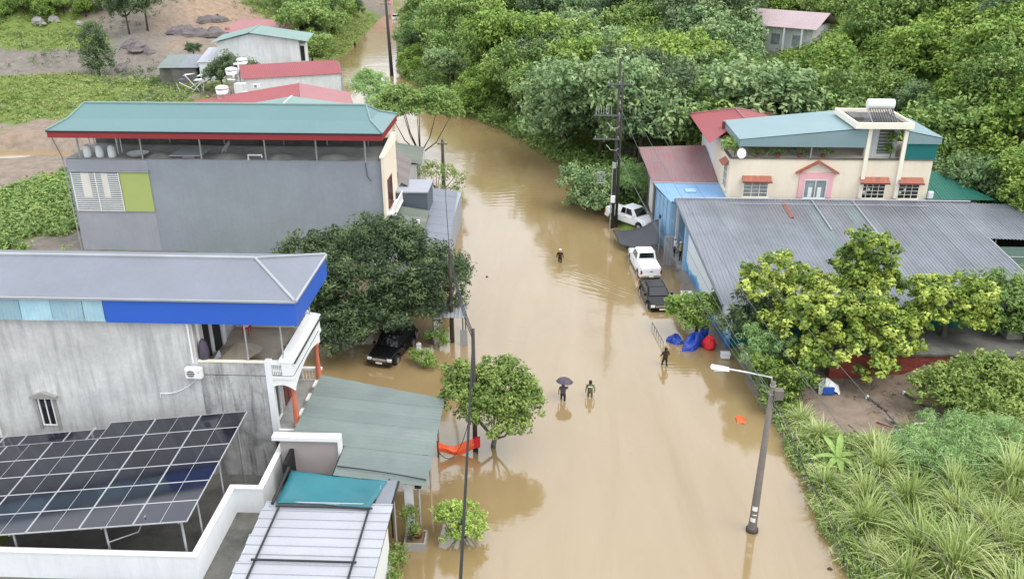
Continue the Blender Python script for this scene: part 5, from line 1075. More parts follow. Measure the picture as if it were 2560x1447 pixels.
def lobes_to_leaves(lobes, g, clump_r, dens, n, size, aspect=.5, tint=(.25, .6), flat=.8, top=0.0, shell=.5):
    """clumps of leaves over ellipsoid lobes; lobes = [(cx,cy,cz,rx,ry,rz)]"""
    C, Rd, T = [], [], []
    for (cx, cy, cz, rx, ry, rz) in lobes:
        area = 4 * math.pi * ((rx * ry) ** 1.6 / 3 + (rx * rz) ** 1.6 / 3 + (ry * rz) ** 1.6 / 3) ** (1 / 1.6)
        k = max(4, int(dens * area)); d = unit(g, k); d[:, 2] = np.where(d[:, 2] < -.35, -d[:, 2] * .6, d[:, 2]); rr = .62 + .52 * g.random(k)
        keep = fbm(d[:, 0] * 2.2 + cx * .7 + 5, d[:, 1] * 2.2 + d[:, 2] * 2.6 + cy * .7, int(abs(cz * 13)) % 97) > .36
        if keep.sum() > 4: d, rr = d[keep], rr[keep]
        k = len(d)
        C.append(np.array([cx, cy, cz]) + d * np.array([rx, ry, rz]) * rr[:, None]); Rd.append(clump_r * (.7 + .6 * g.random(k)))
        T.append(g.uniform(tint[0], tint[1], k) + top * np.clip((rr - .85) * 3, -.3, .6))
    return leaf_arrays(np.concatenate(C), np.concatenate(Rd), n, size, np.concatenate(T), g, aspect, flat, shell=shell)
def rand_lobes(g, R_, zc, H, n, k=.55):
    out = [(0, 0, zc, R_ * .62, R_ * .62, H * .42)]
    for i in range(n):
        a = 2 * math.pi * (i + g.random() * .7) / n; q = R_ * (.45 + .25 * g.random()); out.append((q * math.cos(a), q * math.sin(a), zc + (g.random() - .55) * H * .55, R_ * k * (.7 + .5 * g.random()), R_ * k * (.7 + .5 * g.random()), H * .32 * (.7 + .6 * g.random())))
    return out
def trunk_mesh(name, h, r, lobes, g, m='bark', bend=.3):
    mb = MB(); top = Vector((g.uniform(-bend, bend), g.uniform(-bend, bend), h)); mb.tube([(0, 0, -.4), (top.x * .3, top.y * .3, h * .5), top], [r * 1.25, r, r * .75], 8)
    for (cx, cy, cz, rx, ry, rz) in lobes[:7]:
        e = Vector((cx, cy, cz)); s = Vector((top.x * .6, top.y * .6, h * .75)); mid = s.lerp(e, .5) + Vector((0, 0, -.15 * (e - s).length)); mb.tube([s, mid, e], [r * .55, r * .38, r * .14], 6)
    return mb.mesh(name, m, smooth=True)
PROTO = {}
def screen(o):
    p = o.matrix_world.translation if o.parent else o.location; v = Vector((p.x, p.y, p.z + 3 - CAM_H)); k = v.dot(_f); return 1280 + F_PX * v.dot(_r) / k, 723.5 - F_PX * v.dot(_u) / k
ORD = ['first', 'second', 'third', 'fourth', 'fifth', 'sixth', 'seventh', 'eighth', 'ninth', 'tenth', 'eleventh', 'twelfth', 'thirteenth', 'fourteenth']
def single_out(objs):
    """same description: say which one, counting from the left"""
    by = {}
    for o in objs: by.setdefault(o['label'], []).append(o)
    for l, v in by.items():
        if len(v) == 1: continue
        v.sort(key=lambda o: screen(o)[0])
        for i, o in enumerate(v): o['label'] = l + ', ' + (('left one' if i == 0 else 'right one') if len(v) == 2 else ORD[min(i, 13)] + ' from the left')
TONE = dict(broad='mid green', broad_b='soft green', bright='bright green', dark='dark olive', bushy='bushy green', bushy_b='bushy soft green', bright_low='low bright green', dark_low='low dark olive', palmate='feathery')
def place_words(o, k):
    x, y = screen(o)
    h = [w for lim, w in ((1180, 'beside the far road'), (1330, 'above the flooded bend'), (1480, 'left of the tall pole'), (1600, 'behind the tall pole'), (1740, 'right of the tall pole'), (1860, 'left of the hillside house'), (2060, 'around the hillside house'), (2200, 'above the cream house'), (2360, 'above the solar heater'), (9999, 'near the right edge')) if x < lim][0]
    v = [w for lim, w in ((25, 'at the top edge'), (75, 'high up'), (130, 'upper'), (190, 'middle'), (260, 'lower'), (9999, 'lowest')) if y < lim][0]
    return f'{v} {TONE[k]} tree {h}' if v not in ('at the top edge', 'high up') else f'{TONE[k]} tree {v}, {h}'
def proto(key, leafm, seed, R_, zc, H, nl, clump_r, dens, n, size, aspect=.5, tint=(.25, .6), top=.2, th=None, tr=.18, bark='bark', lob=None):
    g = np.random.default_rng(seed); L = lob or rand_lobes(g, R_, zc, H, nl)
    cm = cloud_mesh('crown', [lobes_to_leaves(L, g, clump_r, dens, n, size, aspect, tint, top=top)], leafm)
    PROTO[key] = (trunk_mesh('trunk', th or zc * .8, tr, L, g, bark), cm); return PROTO[key]
def tree(key, x, y, s, rz, label, group=None, name='broadleaf_tree', cat='tree', z=None, sz=None):
    z = float(ground(x, y)) if z is None else z
    t = thing(name, label, cat, (x, y, z - .05), rz, group); t.scale = (s, s, sz or s)
    a, b = PROTO[key]; obj('trunk', a, t); obj('crown', b, t); return t
proto('broad', 'leaf_mid', 1, 3.4, 4.6, 5.4, 7, .56, 1.25, 32, 0.31, tint=(.0, .85))
proto('broad_b', 'leaf_bluegreen', 2, 3.5, 4.8, 5.8, 8, .56, 1.25, 32, 0.33, tint=(.0, .85))
proto('bright', 'leaf_bright', 3, 3.2, 4.2, 5.0, 7, .56, 1.25, 32, 0.31, tint=(.0, .85))
proto('bushy', 'leaf_mid', 4, 3.3, 3.0, 5.6, 8, .56, 1.25, 32, 0.30, tint=(.0, .85))
proto('bushy_b', 'leaf_bluegreen', 5, 3.4, 3.2, 6.0, 8, .56, 1.25, 32, 0.31, tint=(.0, .85))
proto('dark', 'leaf_dark', 6, 3.6, 4.8, 5.6, 8, .56, 1.25, 32, 0.31, tint=(.0, .85))
proto('layered', 'leaf_mid', 8, 4.2, 4.4, 3.4, 9, .65, .9, 20, .40, tint=(.3, .75))
proto('bright_low', 'leaf_bright', 13, 3.2, 2.9, 5.2, 8, .54, 1.25, 30, .31, tint=(.0, .8))
proto('dark_low', 'leaf_dark', 16, 3.4, 3.0, 5.6, 8, .58, 1.2, 30, .31, tint=(.1, .8))
proto('palmate', 'leaf_feather', 9, 3.0, 4.4, 5.2, 7, .8, .9, 26, .55, .16, tint=(.2, .6))
mat('rock_grey', (0.17, 0.145, 0.145), 0.9, 0.25, 0.7, fine=0.3, bump=0.4)
leafmat('leaf_litter', [(0.10, 0.065, 0.04), (0.22, 0.16, 0.09), (0.36, 0.30, 0.2)])
# ---- the wood right of the bend and the hillside
def wood():
    g = np.random.default_rng(21); pts = []; cand = []
    for _ in range(9000):
        y = 80 + 190 * g.random() ** 1.25; x = g.uniform(-42, 95); cand.append((x, y))
    c = np.array(cand); gz = ground(c[:, 0], c[:, 1]); ok = (c[:, 0] > np.interp(c[:, 1], YR, XR) + 1.2) & in_view(c[:, 0], c[:, 1], gz + 4, 60)
    ok &= ~((c[:, 0] > 7) & (c[:, 0] < 36) & (c[:, 1] < 88)); ok &= ~((np.abs(c[:, 0] - 34) < 8) & (c[:, 1] > 112) & (c[:, 1] < 131)); ok &= ~((np.abs(c[:, 0] - 40) < 6) & (c[:, 1] > 112) & (c[:, 1] < 128))
    _d = c[:, 0] * _f.x + c[:, 1] * _f.y + (gz + 4 - CAM_H) * _f.z; _sx = 1280 + F_PX * (c[:, 0] * _r.x + c[:, 1] * _r.y) / _d
    ok &= ~((_sx > 1820) & (_sx < 2110) & (c[:, 1] > 103) & (c[:, 1] < 127))   # clearing in front of the hillside house
    ok &= ~((np.abs(c[:, 0] - 6.25) < 2.4) & (np.abs(c[:, 1] - 76) < 8)); ok &= (c[:, 0] < 36) | (c[:, 1] > 62)
    for (x, y), z in zip(c[ok], gz[ok]):
        sp = (3.7 + .018 * y) * (.8 if x > 34 else 1)
        if all((x - a) ** 2 + (y - b) ** 2 > sp * sp for a, b, _ in pts): pts.append((x, y, z))
        if len(pts) >= 290: break
    allt = []
    for i, (x, y, z) in enumerate(pts):
        d = x - float(np.interp(y, YR, XR)); hillside = x > float(np.interp(y, YB, XB)) + 3
        if d < 7: k = ('bushy', 'bushy_b', 'bright_low', 'bushy_b', 'broad_b')[i % 5]; s = g.uniform(1.05, 1.6); l = 'dense bushy tree overhanging the flooded bend on the right'; gr = 'trees along the flooded bend'
        elif hillside and x > 30: k = ('bushy', 'bright_low', 'bushy_b', 'bushy', 'dark_low', 'bright_low')[i % 6]; s = g.uniform(.8, 1.5); l = 'leafy tree on the steep right hillside'; gr = 'trees on the right hillside'
        elif y > 165: k = ('broad', 'bright', 'broad_b', 'dark')[i % 4]; s = g.uniform(1.2, 1.9); l = 'distant tree of the wood at the top of the view'; gr = 'far trees of the wood'
        else: k = ('broad', 'broad_b', 'bright', 'dark', 'broad_b', 'broad', 'bushy', 'bright')[i % 8]; s = g.uniform(1.1, 1.85); l = 'broadleaf tree in the dense wood behind the flooded bend'; gr = 'trees of the wood'
        if y > 128: s = min(s, max(.55, d / 3.3))   # crowns stop at the road edge
        t = tree(k, x, y, s, g.uniform(0, 6.28), l, gr, z=z - .15, sz=s * g.uniform(.85, 1.15)); t['label'] = place_words(t, k); t['group'] = 'trees of the wood and hillside'; allt.append(t)
    single_out(allt)
wood()
# ---- named single trees
tree('broad_b', 9.6, 92, 1.15, .4, 'light green rounded tree right behind the tall power pole', name='broadleaf_tree')
tree('bushy_b', 4.6, 81.5, .85, 1.4, 'bushy tree at the water edge left of the tall power pole')
tree('dark', 21, 97, 1.25, 2.0, 'dark olive tree above the red hipped roof'); tree('dark', 15.5, 96, 1.1, 4.0, 'dark spreading tree behind the maroon roofed shed')
for i, (px_, py_, s, l) in enumerate(((1885, 92, .85, 'leafy tree below the left end of the hillside house'), (1960, 90, .8, 'leafy tree hiding the hillside house wall'), (2045, 78, .9, 'leafy tree between the two hillside roofs'))):
    x, y = ray_ground(px_, py_); tree(('bushy', 'bright_low', 'bushy')[i], x, y, s, i, l)
tree('bright', 24, 81.5, .8, 1.0, 'bright green treetop peeping over the terrace shade roof')
tree('palmate', 8.7, 80.6, .62, 0.5, 'feathery bamboo-like shrub beside the white pickup and the pole', name='shrub', cat='shrub')
tree('bushy', 7.4, 83.2, .62, 2.5, 'small shrub at the corner of the maroon roofed shed', name='shrub', cat='shrub')
tree('bright_low', 40.5, 70.8, 1.0, 1.0, 'dense tree overhanging the right end of the corrugated roof')
tree('bushy', 43.0, 66.5, 1.0, 2.0, 'leafy tree at the right picture edge above the teal shack')
tree('bushy_b', 37.6, 75.8, 1.05, 3.0, 'tree right of the cream house above the green lean-to')
tree('bright_low', 39.0, 79.0, 1.1, 5.0, 'bright tree on the slope behind the green lean-to')
def custom(name, label, cat, x, y, lobes, leafm, clump_r, dens, n, size, aspect=.5, tint=(.25, .6), top=.2, th=2.0, tr=.16, bark='bark', seed=50, z=None, shell=.5):
    g = np.random.default_rng(seed); z = float(ground(x, y)) if z is None else z
    n = int(n * 1.4); size *= .82; lobes = list(lobes)
    for q in range(len(lobes)):   # ragged outliers
        a, b_, c_, rx, ry, rz = lobes[q]; w = g.normal(size=3); w /= np.linalg.norm(w); lobes.append((a + w[0] * rx * 1.0, b_ + w[1] * ry * 1.0, c_ + abs(w[2]) * rz * .95, rx * .38, ry * .38, rz * .38))
    t = thing(name, label, cat, (x, y, z)); L = [(a - x, b - y, c - z, rx, ry, rz) for a, b, c, rx, ry, rz in lobes]
    obj('trunk', trunk_mesh('trunk', th, tr, L, g, bark), t); obj('crown', cloud_mesh('crown', [lobes_to_leaves(L, g, clump_r, dens, n, size, aspect, tint, top=top, shell=shell)], leafm), t); return t
custom('mango_tree', 'huge dark green tree overhanging the parked black car between the two grey houses', 'tree', -11.2, 54.2,
       [(-11.2, 54.2, 4.6, 4.2, 3.6, 2.8), (-14.6, 55.5, 4.6, 3.0, 2.8, 2.0), (-8.2, 53.6, 4.4, 2.9, 2.8, 2.2), (-11.5, 56.8, 5.6, 3.2, 2.2, 1.8), (-9.3, 52.2, 3.4, 2.6, 1.7, 1.5), (-12.8, 51.2, 2.8, 2.6, 1.9, 1.6), (-16.6, 56.6, 4.9, 2.2, 1.8, 1.2), (-7.0, 55.4, 4.0, 1.8, 1.8, 1.6), (-13.0, 52.4, 5.0, 2.4, 2.0, 1.6), (-14.2, 51.6, 2.2, 1.9, 1.5, 1.5), (-12.4, 52.6, 1.6, 1.6, 1.2, 1.4), (-15.6, 53.4, 2.6, 1.6, 1.6, 1.6), (-10.6, 51.9, 2.7, 1.9, 1.0, 1.0), (-13.4, 50.0, 1.6, 1.8, 1.3, 1.3), (-8.2, 52.3, 2.5, 1.5, 1.0, 1.0), (-10.4, 49.7, 2.75, 1.6, .9, .8), (-12.2, 48.9, 1.9, 1.5, 1.0, 1.1), (-14.3, 49.4, 1.8, 1.5, 1.2, 1.3), (-8.0, 51.4, 2.7, 1.3, 1.0, 1.0), (-11.0, 55.4, 6.3, 2.6, 2.0, 1.4), (-6.6, 53.4, 2.6, 1.2, 1.2, 1.2)],
       'leaf_mango', .46, 2.3, 24, .32, .36, (-.1, .75), top=.25, th=2.6, tr=.38, seed=51)
custom('roadside_tree', 'round light green tree standing in the water at the left bank', 'tree', -2.7, 40.0,
       [(-2.6, 40.1, 3.4, 1.9, 1.7, 1.3), (-4.1, 40.4, 3.1, 1.3, 1.3, 1.1), (-1.2, 39.9, 3.0, 1.3, 1.2, 1.1), (-2.7, 39.2, 2.4, 1.6, 1.1, 1.0), (-4.5, 41.0, 3.9, .9, .9, .7), (-2.2, 41.0, 4.2, 1.2, 1.0, .7), (-1.4, 39.2, 2.1, .9, .8, .7)],
       'leaf_olive', .34, 6.0, 26, .24, .5, (.1, .75), th=1.5, tr=.14, bark='bark_grey', seed=52, z=-.6)
custom('street_bush', 'small bright round bush poking out of the flood in the foreground', 'bush', -3.75, 32.5,
       [(-3.7, 32.5, 1.1, 1.0, .9, .8), (-4.3, 32.6, 1.4, .6, .6, .55), (-3.1, 32.3, .8, .6, .55, .6), (-3.7, 32.0, .6, .8, .5, .5)], 'leaf_bright', .22, 9, 20, .17, .55, (.3, .8), th=.6, tr=.07, seed=53, z=-.6)
custom('flat_tree', 'flat-topped layered tree with forked trunk on the left bank', 'tree', -15.0, 101,
       [(-15.0, 101, 7.4, 3.6, 3.2, .8), (-17.4, 101.6, 6.6, 2.6, 2.4, .7), (-12.6, 100.6, 6.4, 2.7, 2.4, .7), (-15.0, 99.2, 6.0, 3.2, 2.2, .6), (-11.0, 100.2, 5.4, 1.6, 1.5, .6), (-18.6, 101, 5.4, 1.8, 1.6, .6)], 'leaf_mid', .5, 2.6, 22, .36, .5, (.35, .85), th=1.2, tr=.16, seed=54)
custom('street_tree', 'thin sparse tree beside the low shop roof and short pole', 'tree', -10.9, 83.5,
       [(-10.9, 83.5, 3.2, 1.8, 1.6, 1.1), (-9.0, 82.8, 2.8, 1.2, 1.1, .8), (-12.3, 84, 2.6, 1.1, 1.1, .9), (-9.6, 81.8, 1.6, 1.2, 1, .7)], 'leaf_olive', .4, 1.9, 14, .28, .4, (.2, .7), th=2.4, tr=.12, seed=55)
custom('roadside_tree', 'rounded green tree between the red gable roof and the flooded bend', 'tree', -24.6, 122,
       [(-24.6, 122, 4.0, 2.6, 2.6, 2.2), (-23.2, 119.5, 3.0, 2.0, 2.0, 1.8), (-26, 124.5, 4.2, 2.2, 2.0, 1.8), (-22.6, 117, 2.2, 1.5, 1.5, 1.6)], 'leaf_feather', .5, 2.0, 22, .5, .2, (.3, .8), th=2.8, tr=.16, seed=56)
for i, (x, y, s, l) in enumerate(((-48.5, 178, 1.5, 'wide layered tree nearest the pale gable house'), (-53, 190, 1.5, 'wide layered tree behind the first one along the left road edge'), (-50, 207, 1.3, 'layered tree at the narrowing of the far road'), (-43, 160, 1.0, 'layered shrub tree at the road corner right of the pale gable house'), (-60, 205, 1.4, 'layered tree below the white plastered block'), (-55, 229, 1.2, 'far layered tree near the road end'))): tree('layered', x, y, s, i * 1.3, l, name='layered_tree')
for i, (px_, py_, s, l) in enumerate(((745, 150, .8, 'low bush at the right corner of the pale gable house'), (790, 140, .9, 'bush below the layered tree, second from the gable house'), (793, 138, .8, 'bush at the water edge beside the far left road'), (820, 114, .8, 'bush overhanging the far water left of the vine pole'), (778, 104, 1.0, 'bush in the middle of the left roadside thicket'), (770, 110, 1.0, 'bush behind the eave of the pale gable house'), (838, 86, .9, 'bush where the far road narrows'), (863, 58, .9, 'bush left of the far white car'), (803, 71, 1.1, 'bush high in the left roadside thicket'), (800, 72, 1.1, 'bush below the white plastered block'), (750, 82, 1.0, 'bush right of the pink roof'), (883, 41, .9, 'bush at the last visible part of the left road edge'))):
    x, y = ray_ground(px_, py_); tree(('bushy', 'bright_low', 'dark_low')[i % 3], x, y, s, i * 1.7, l, name='shrub', cat='shrub')
tree('palmate', -66, 226, 1.3, .3, 'feathery palm-like tree before the white plastered block', name='palm_like_tree')
# left hillside trees
custom('pine_tree', 'lone dark bushy tree on the bare slope left of the sheds', 'tree', -77, 148, [(-77, 148, 4.2, 2.4, 2.4, 2.6), (-77.3, 148, 7.2, 2.0, 2.0, 2.2), (-76.2, 148, 2.4, 2.2, 2.0, 1.6), (-76.8, 148, 9.0, 1.2, 1.2, 1.2), (-75.6, 147.6, 5.2, 1.5, 1.4, 1.3)], 'leaf_dark', .6, 1.7, 22, .4, .4, (.2, .7), th=3, tr=.22, seed=57)
for px_, py_, s, l in ((325, 92, 1.0, 'left tree of the tall dark pair on the bare hill'), (370, 80, 1.0, 'right tree of the tall dark pair on the bare hill')):
    x, y = ray_ground(px_, py_); tree('dark', x, y, s, x, l, name='hill_tree', sz=1.35)
HS = []
for i, (px_, py_) in enumerate(((15, 42), (60, 38), (110, 44), (160, 36), (215, 40), (25, 12), (85, 10), (140, 14), (200, 10), (255, 30), (300, 22))):
    x, y = ray_ground(px_, py_); HS.append(tree(('bright_low', 'bushy')[i % 2], x, y, .6 + .12 * (i % 3), i, ('front' if py_ > 25 else 'rear') + ' row shrub along the top of the left hillside', 'shrubs along the left hilltop', name='shrub', cat='shrub'))
single_out(HS)
for i, (px_, py_, s, l) in enumerate(((500, 92, 2.4, 'dark grey rock face left of the pale gable house'), (460, 80, 1.8, 'jagged rock left of the dark rock face'), (335, 122, 2.2, 'grey rock outcrop below the tall dark pair of trees'), (375, 135, 1.6, 'rock slab right of the lone dark tree'), (525, 55, 2.0, 'weathered rock beside the pink roof'), (300, 178, 1.3, 'low rock at the foot of the lone dark tree'))):
    x, y = ray_ground(px_, py_); t = thing('rock_outcrop', l, 'rock', (x, y, float(ground(x, y)) - .3), i); g_ = np.random.default_rng(i + 160)
    for q in range(4):
        mb = MB().lathe([(.6, -.4), (1.1, .1), (.9, .5), (.5, .8), (.1, .9)], (g_.uniform(-1.2, 1.2), g_.uniform(-.5, .5), 0), 7); mb.v = [tuple(np.array(p) * s * np.array([1, .7, .8]) * (1 + .35 * (g_.random(3) - .5))) for p in mb.v]; mb.build('rock', 'rock_grey', t, local=True)
for x, y, s, l in ((-54, 168, .55, 'small dark shrub beside the pink roof'), (-46.5, 131, .85, 'dark tree behind the steel water tanks'), (-50.5, 134, .7, 'dark bush between the collapsed lean-to and the tanks'), (-64, 158, .4, 'low scrub on the gully bank left of the pale gable house')): tree('dark', x, y, s, x, l, name='shrub', cat='shrub')
# yellow-green flowering trees in front of the workshop
YT = dict(leafm='leaf_yellow', clump_r=.36, dens=2.1, n=26, size=.34, aspect=.6, bark='bark_grey', shell=.35)
custom('golden_tree', 'large golden green tree with big clustered leaves before the workshop roof', 'tree', 18.2, 48.8,
       [(18.2, 49, 4.3, 2.9, 2.2, 1.5), (20.8, 49.3, 3.8, 2.2, 1.9, 1.4), (15.8, 49, 3.6, 2.0, 1.8, 1.3), (18.6, 47.4, 2.7, 2.8, 1.6, 1.2), (21.6, 48.2, 2.6, 1.6, 1.4, 1.1), (19.3, 50.6, 5.2, 2.2, 1.6, 1.0), (16.4, 47.6, 2.0, 1.5, 1.2, 1.0), (20.2, 46.6, 1.5, 1.3, 1.0, .9)], tint=(.0, .95), th=2.2, tr=.24, seed=60, **YT)
custom('golden_tree', 'round golden green tree rising alone in the middle of the workshop roof', 'tree', 20.6, 55.4 - 4.2, [(20.4, 51.6, 7.6, 1.9, 1.6, 1.1), (20.3, 51.6, 6.2, 2.1, 1.7, 1.2), (19.6, 51.3, 6.9, 1.1, 1.1, .9), (21.2, 51.3, 5.3, 1.3, 1.2, 1.0)], tint=(-.05, .9), th=4.6, tr=.18, seed=61, **YT)
custom('golden_tree', 'golden green tree at the right end of the cluster reaching over the dark green wall', 'tree', 25.8, 50.9,
       [(25.9, 51, 4.9, 2.6, 1.7, 1.1), (24.3, 50.6, 5.3, 1.6, 1.4, .9), (27.3, 50.6, 4.3, 1.5, 1.4, 1.0), (24.0, 50.0, 3.8, 1.6, 1.4, 1.0), (26.3, 50.0, 3.5, 1.4, 1.2, .9)], tint=(.0, .95), th=2.8, tr=.18, seed=62, **YT)
custom('mixed_tree', 'dark green tree with yellow tips hiding the near corner of the mural wall', 'tree', 14.7, 52.2 - 1.0, [(14.7, 51.4, 6.0, 2.0, 1.6, 1.0), (14.0, 51.0, 5.0, 1.9, 1.6, 1.2), (15.9, 51.2, 5.0, 1.7, 1.5, 1.1)], 'leaf_yellow', .36, 2.0, 22, .36, .5, (-.2, .85), th=3.4, tr=.2, seed=63, shell=.35)
custom('dark_tree', 'dusky dark tree below the yellow tipped one beside the mural', 'tree', 13.6, 50.6, [(13.4, 51.0, 3.3, 1.5, 1.6, 1.3), (14.9, 50.4, 3.4, 1.7, 1.4, 1.3), (12.8, 50.8, 2.4, 1.3, 1.2, 1.0)], 'leaf_mango', .4, 2.2, 24, .3, .4, (.2, .7), th=1.8, tr=.16, seed=64)
custom('feather_tree', 'fine leaved bright green shrub at the left foot of the golden tree', 'shrub', 13.9, 48.6, [(13.8, 48.8, 2.4, 1.4, 1.2, 1.0), (14.8, 48.4, 2.0, 1.2, 1.0, .9), (13.4, 48.0, 1.3, 1.1, .9, .8)], 'leaf_feather', .3, 4.0, 26, .3, .2, (.2, .7), th=1.2, tr=.1, seed=65)
custom('bank_shrub', 'dark leafy bank shrub with yellow tips right behind the street lamp', 'shrub', 14.2, 45.4, [(14.2, 45.6, 1.4, 1.5, 1.3, 1.1), (13.5, 46.6, 1.5, 1.0, 1.0, .9), (15.2, 45.4, 1.6, 1.3, 1.0, .9), (13.9, 44.2, .9, 1.1, 1.0, .8)], 'leaf_yellow', .34, 3.2, 22, .28, .5, (-.15, .55), th=.9, tr=.1, seed=66)
custom('street_tree', 'small loose green tree in front of the mural above the blue drums', 'tree', 10.6, 54.4, [(10.3, 54.6, 2.1, 1.5, 1.3, .9), (9.3, 54.4, 1.7, .9, .9, .6), (11.5, 54.8, 1.9, 1.0, 1.0, .8), (10.0, 53.6, 1.3, 1.0, .7, .6)], 'leaf_bright', .36, 2.8, 20, .34, .45, (.1, .65), th=1.4, tr=.12, seed=67, z=-.4)
custom('dark_tree', 'dark green tree at the right edge beside the workshop', 'tree', 29.4, 52.4, [(29.6, 52.6, 4.0, 2.4, 2.0, 1.6), (31.5, 52.0, 3.4, 2.0, 1.8, 1.5), (30.3, 51.2, 2.6, 1.8, 1.4, 1.2)], 'leaf_mid', .45, 2.0, 24, .34, .45, (.1, .6), th=2.2, tr=.2, seed=68)
custom('olive_bush', 'large olive leafed thicket on the right above the feathery shrub', 'bush', 25.0, 44.2, [(24.6, 44.6, 1.9, 2.2, 1.9, 1.5), (26.8, 45.0, 2.2, 2.0, 1.8, 1.5), (23.0, 44.6, 1.6, 1.5, 1.3, 1.1), (25.4, 42.6, 1.5, 2.2, 1.5, 1.2), (27.6, 43.2, 1.9, 1.8, 1.6, 1.3), (24.0, 43.4, 1.4, 1.4, 1.2, 1.0)], 'leaf_olive', .34, 3.4, 24, .26, .5, (.2, .85), th=1.1, tr=.14, seed=69)
custom('feather_bush', 'pale feathery leaved spreading shrub on the right foreground', 'bush', 20.4, 37.6, [(20.2, 38.0, 1.5, 2.4, 1.8, 1.0), (22.5, 38.8, 1.7, 2.0, 1.7, 1.0), (18.3, 37.4, 1.1, 1.5, 1.2, .8), (21.0, 36.4, 1.2, 2.0, 1.2, .8), (23.8, 37.6, 1.4, 1.7, 1.5, .9), (21.6, 40.2, 1.5, 1.9, 1.2, .8), (24.4, 39.6, 1.6, 1.6, 1.2, .9)], 'leaf_feather', .34, 4.0, 40, .26, .16, (.2, .95), th=.9, tr=.1, seed=70)
# planter foliage and small fringe plants on the left shop front
custom('shop_plant', 'straggly potted plant leaning from the concrete planter', 'plant', -5.95, 31.8, [(-6.0, 32.0, 1.5, .45, .45, .5), (-5.7, 31.6, 1.0, .35, .3, .3)], 'leaf_olive', .22, 9, 12, .2, .3, (.1, .6), th=.9, tr=.03, seed=71, z=.36)
custom('wall_creeper', 'strip of green creeper along the foot of the white shop wall', 'plant', -6.25, 28.3, [(-6.3, 28 + q * .6, .5 + .25 * (q % 3), .35, .45, .55) for q in range(-4, 5)], 'leaf_olive', .22, 6, 14, .16, .5, (.1, .6), th=.4, tr=.04, seed=72, z=-.2)
custom('bank_plant', 'low bush in the water beside the parked black car', 'plant', -7.7, 49.3, [(-7.8, 49.3, .5, .7, .6, .5), (-7.3, 48.8, .4, .5, .5, .4)], 'leaf_bright', .24, 7, 16, .2, .45, (.2, .7), th=.4, tr=.04, seed=73, z=-.3)
custom('bank_plant', 'shrub at the foot of the slender pole by the kiosk', 'plant', -7.1, 51.8, [(-7.2, 51.6, .6, .8, .6, .7)], 'leaf_mid', .24, 7, 16, .2, .45, (.2, .6), th=.4, tr=.04, seed=74, z=-.3)
custom('terrace_plant', 'leafy climber on the left corner of the cream house terrace', 'plant', 15.6, 71.0, [(15.5, 71.2, 9.0, .7, .9, .6), (15.3, 72.4, 9.1, .5, .7, .5)], 'leaf_mid', .3, 4, 16, .26, .5, (.2, .7), th=.5, tr=.03, seed=75, z=8.3)
for i, (x, l) in enumerate(((17.4, 'potted greenery left of the terrace post'), (19.2, 'broad potted fern under the shade roof'), (21.0, 'low potted plants in the terrace middle'), (22.9, 'bushy potted plant above the tiled gable'))):
    t = custom('terrace_plant', l, 'plant', x, 70.9, [(x, 70.8, 8.75, .75, .35, .35)], 'leaf_mid', .22, 5, 14, .22, .35, (.1, .7), th=.3, tr=.03, seed=76 + i, z=8.35)
    MB().lathe([(.16, -.05), (.22, .2), (.24, .22), (.2, .22)], k=10).build('pot', 'clay_pot', t, local=True)
custom('terrace_plant', 'tall green palm plant inside the stair tower opening', 'plant', 28.3, 70.8, [(28.2, 70.8, 9.9, .4, .3, .5), (28.1, 70.8, 9.1, .35, .3, .4)], 'leaf_bright', .24, 8, 14, .3, .25, (.1, .6), th=1.0, tr=.04, seed=81, z=8.3)

# ---- banana plant
def banana(x, y):
    z = float(ground(x, y)); t = thing('banana_plant', 'young banana plant with broad pale leaves on the right bank', 'plant', (x, y, z)); g = np.random.default_rng(3)
    t.scale = (.78,) * 3
    MB().tube([(0, 0, -.2), (0, 0, .5), (.03, 0, 1.0)], [.11, .1, .07], 8).build('stem', 'leaf_banana_stem', t, local=True)
    for i, (a, L_, rise) in enumerate(((2.95, 1.7, .35), (1.95, 1.8, 1.0), (1.25, 1.5, 1.2), (.3, 1.3, .5), (-.7, 1.4, .25), (-1.6, 1.2, .2), (-2.4, 1.3, .25))):
        n = 9; vs = []; d = Vector((math.cos(a), math.sin(a), 0)); s = Vector((-d.y, d.x, 0))
        for k in range(n):
            f = k / (n - 1); p = d * (L_ * f) + Vector((0, 0, .9 + rise * f * 1.2 - .9 * f * f * (1 - rise * .4))); w = .21 * math.sin(math.pi * min(1, .12 + f * .88)) ** .7 + .01
            vs += [p - s * w + Vector((0, 0, .09)), p, p + s * w + Vector((0, 0, .09))]
        fs = []
        for k in range(n - 1): b = 3 * k; fs += [(b, b + 1, b + 4, b + 3), (b + 1, b + 2, b + 5, b + 4)]
        o = MB().add(vs, fs).build('leaf', 'leaf_banana', t, local=True, smooth=True); at_ = o.data.attributes.new('tint', 'FLOAT', 'FACE'); at_.data.foreach_set('value', list(g.uniform(.2, .9, len(o.data.polygons))))
mat('leaf_banana_stem', (0.22, 0.30, 0.10), .6)
banana(15.3, 38.0)
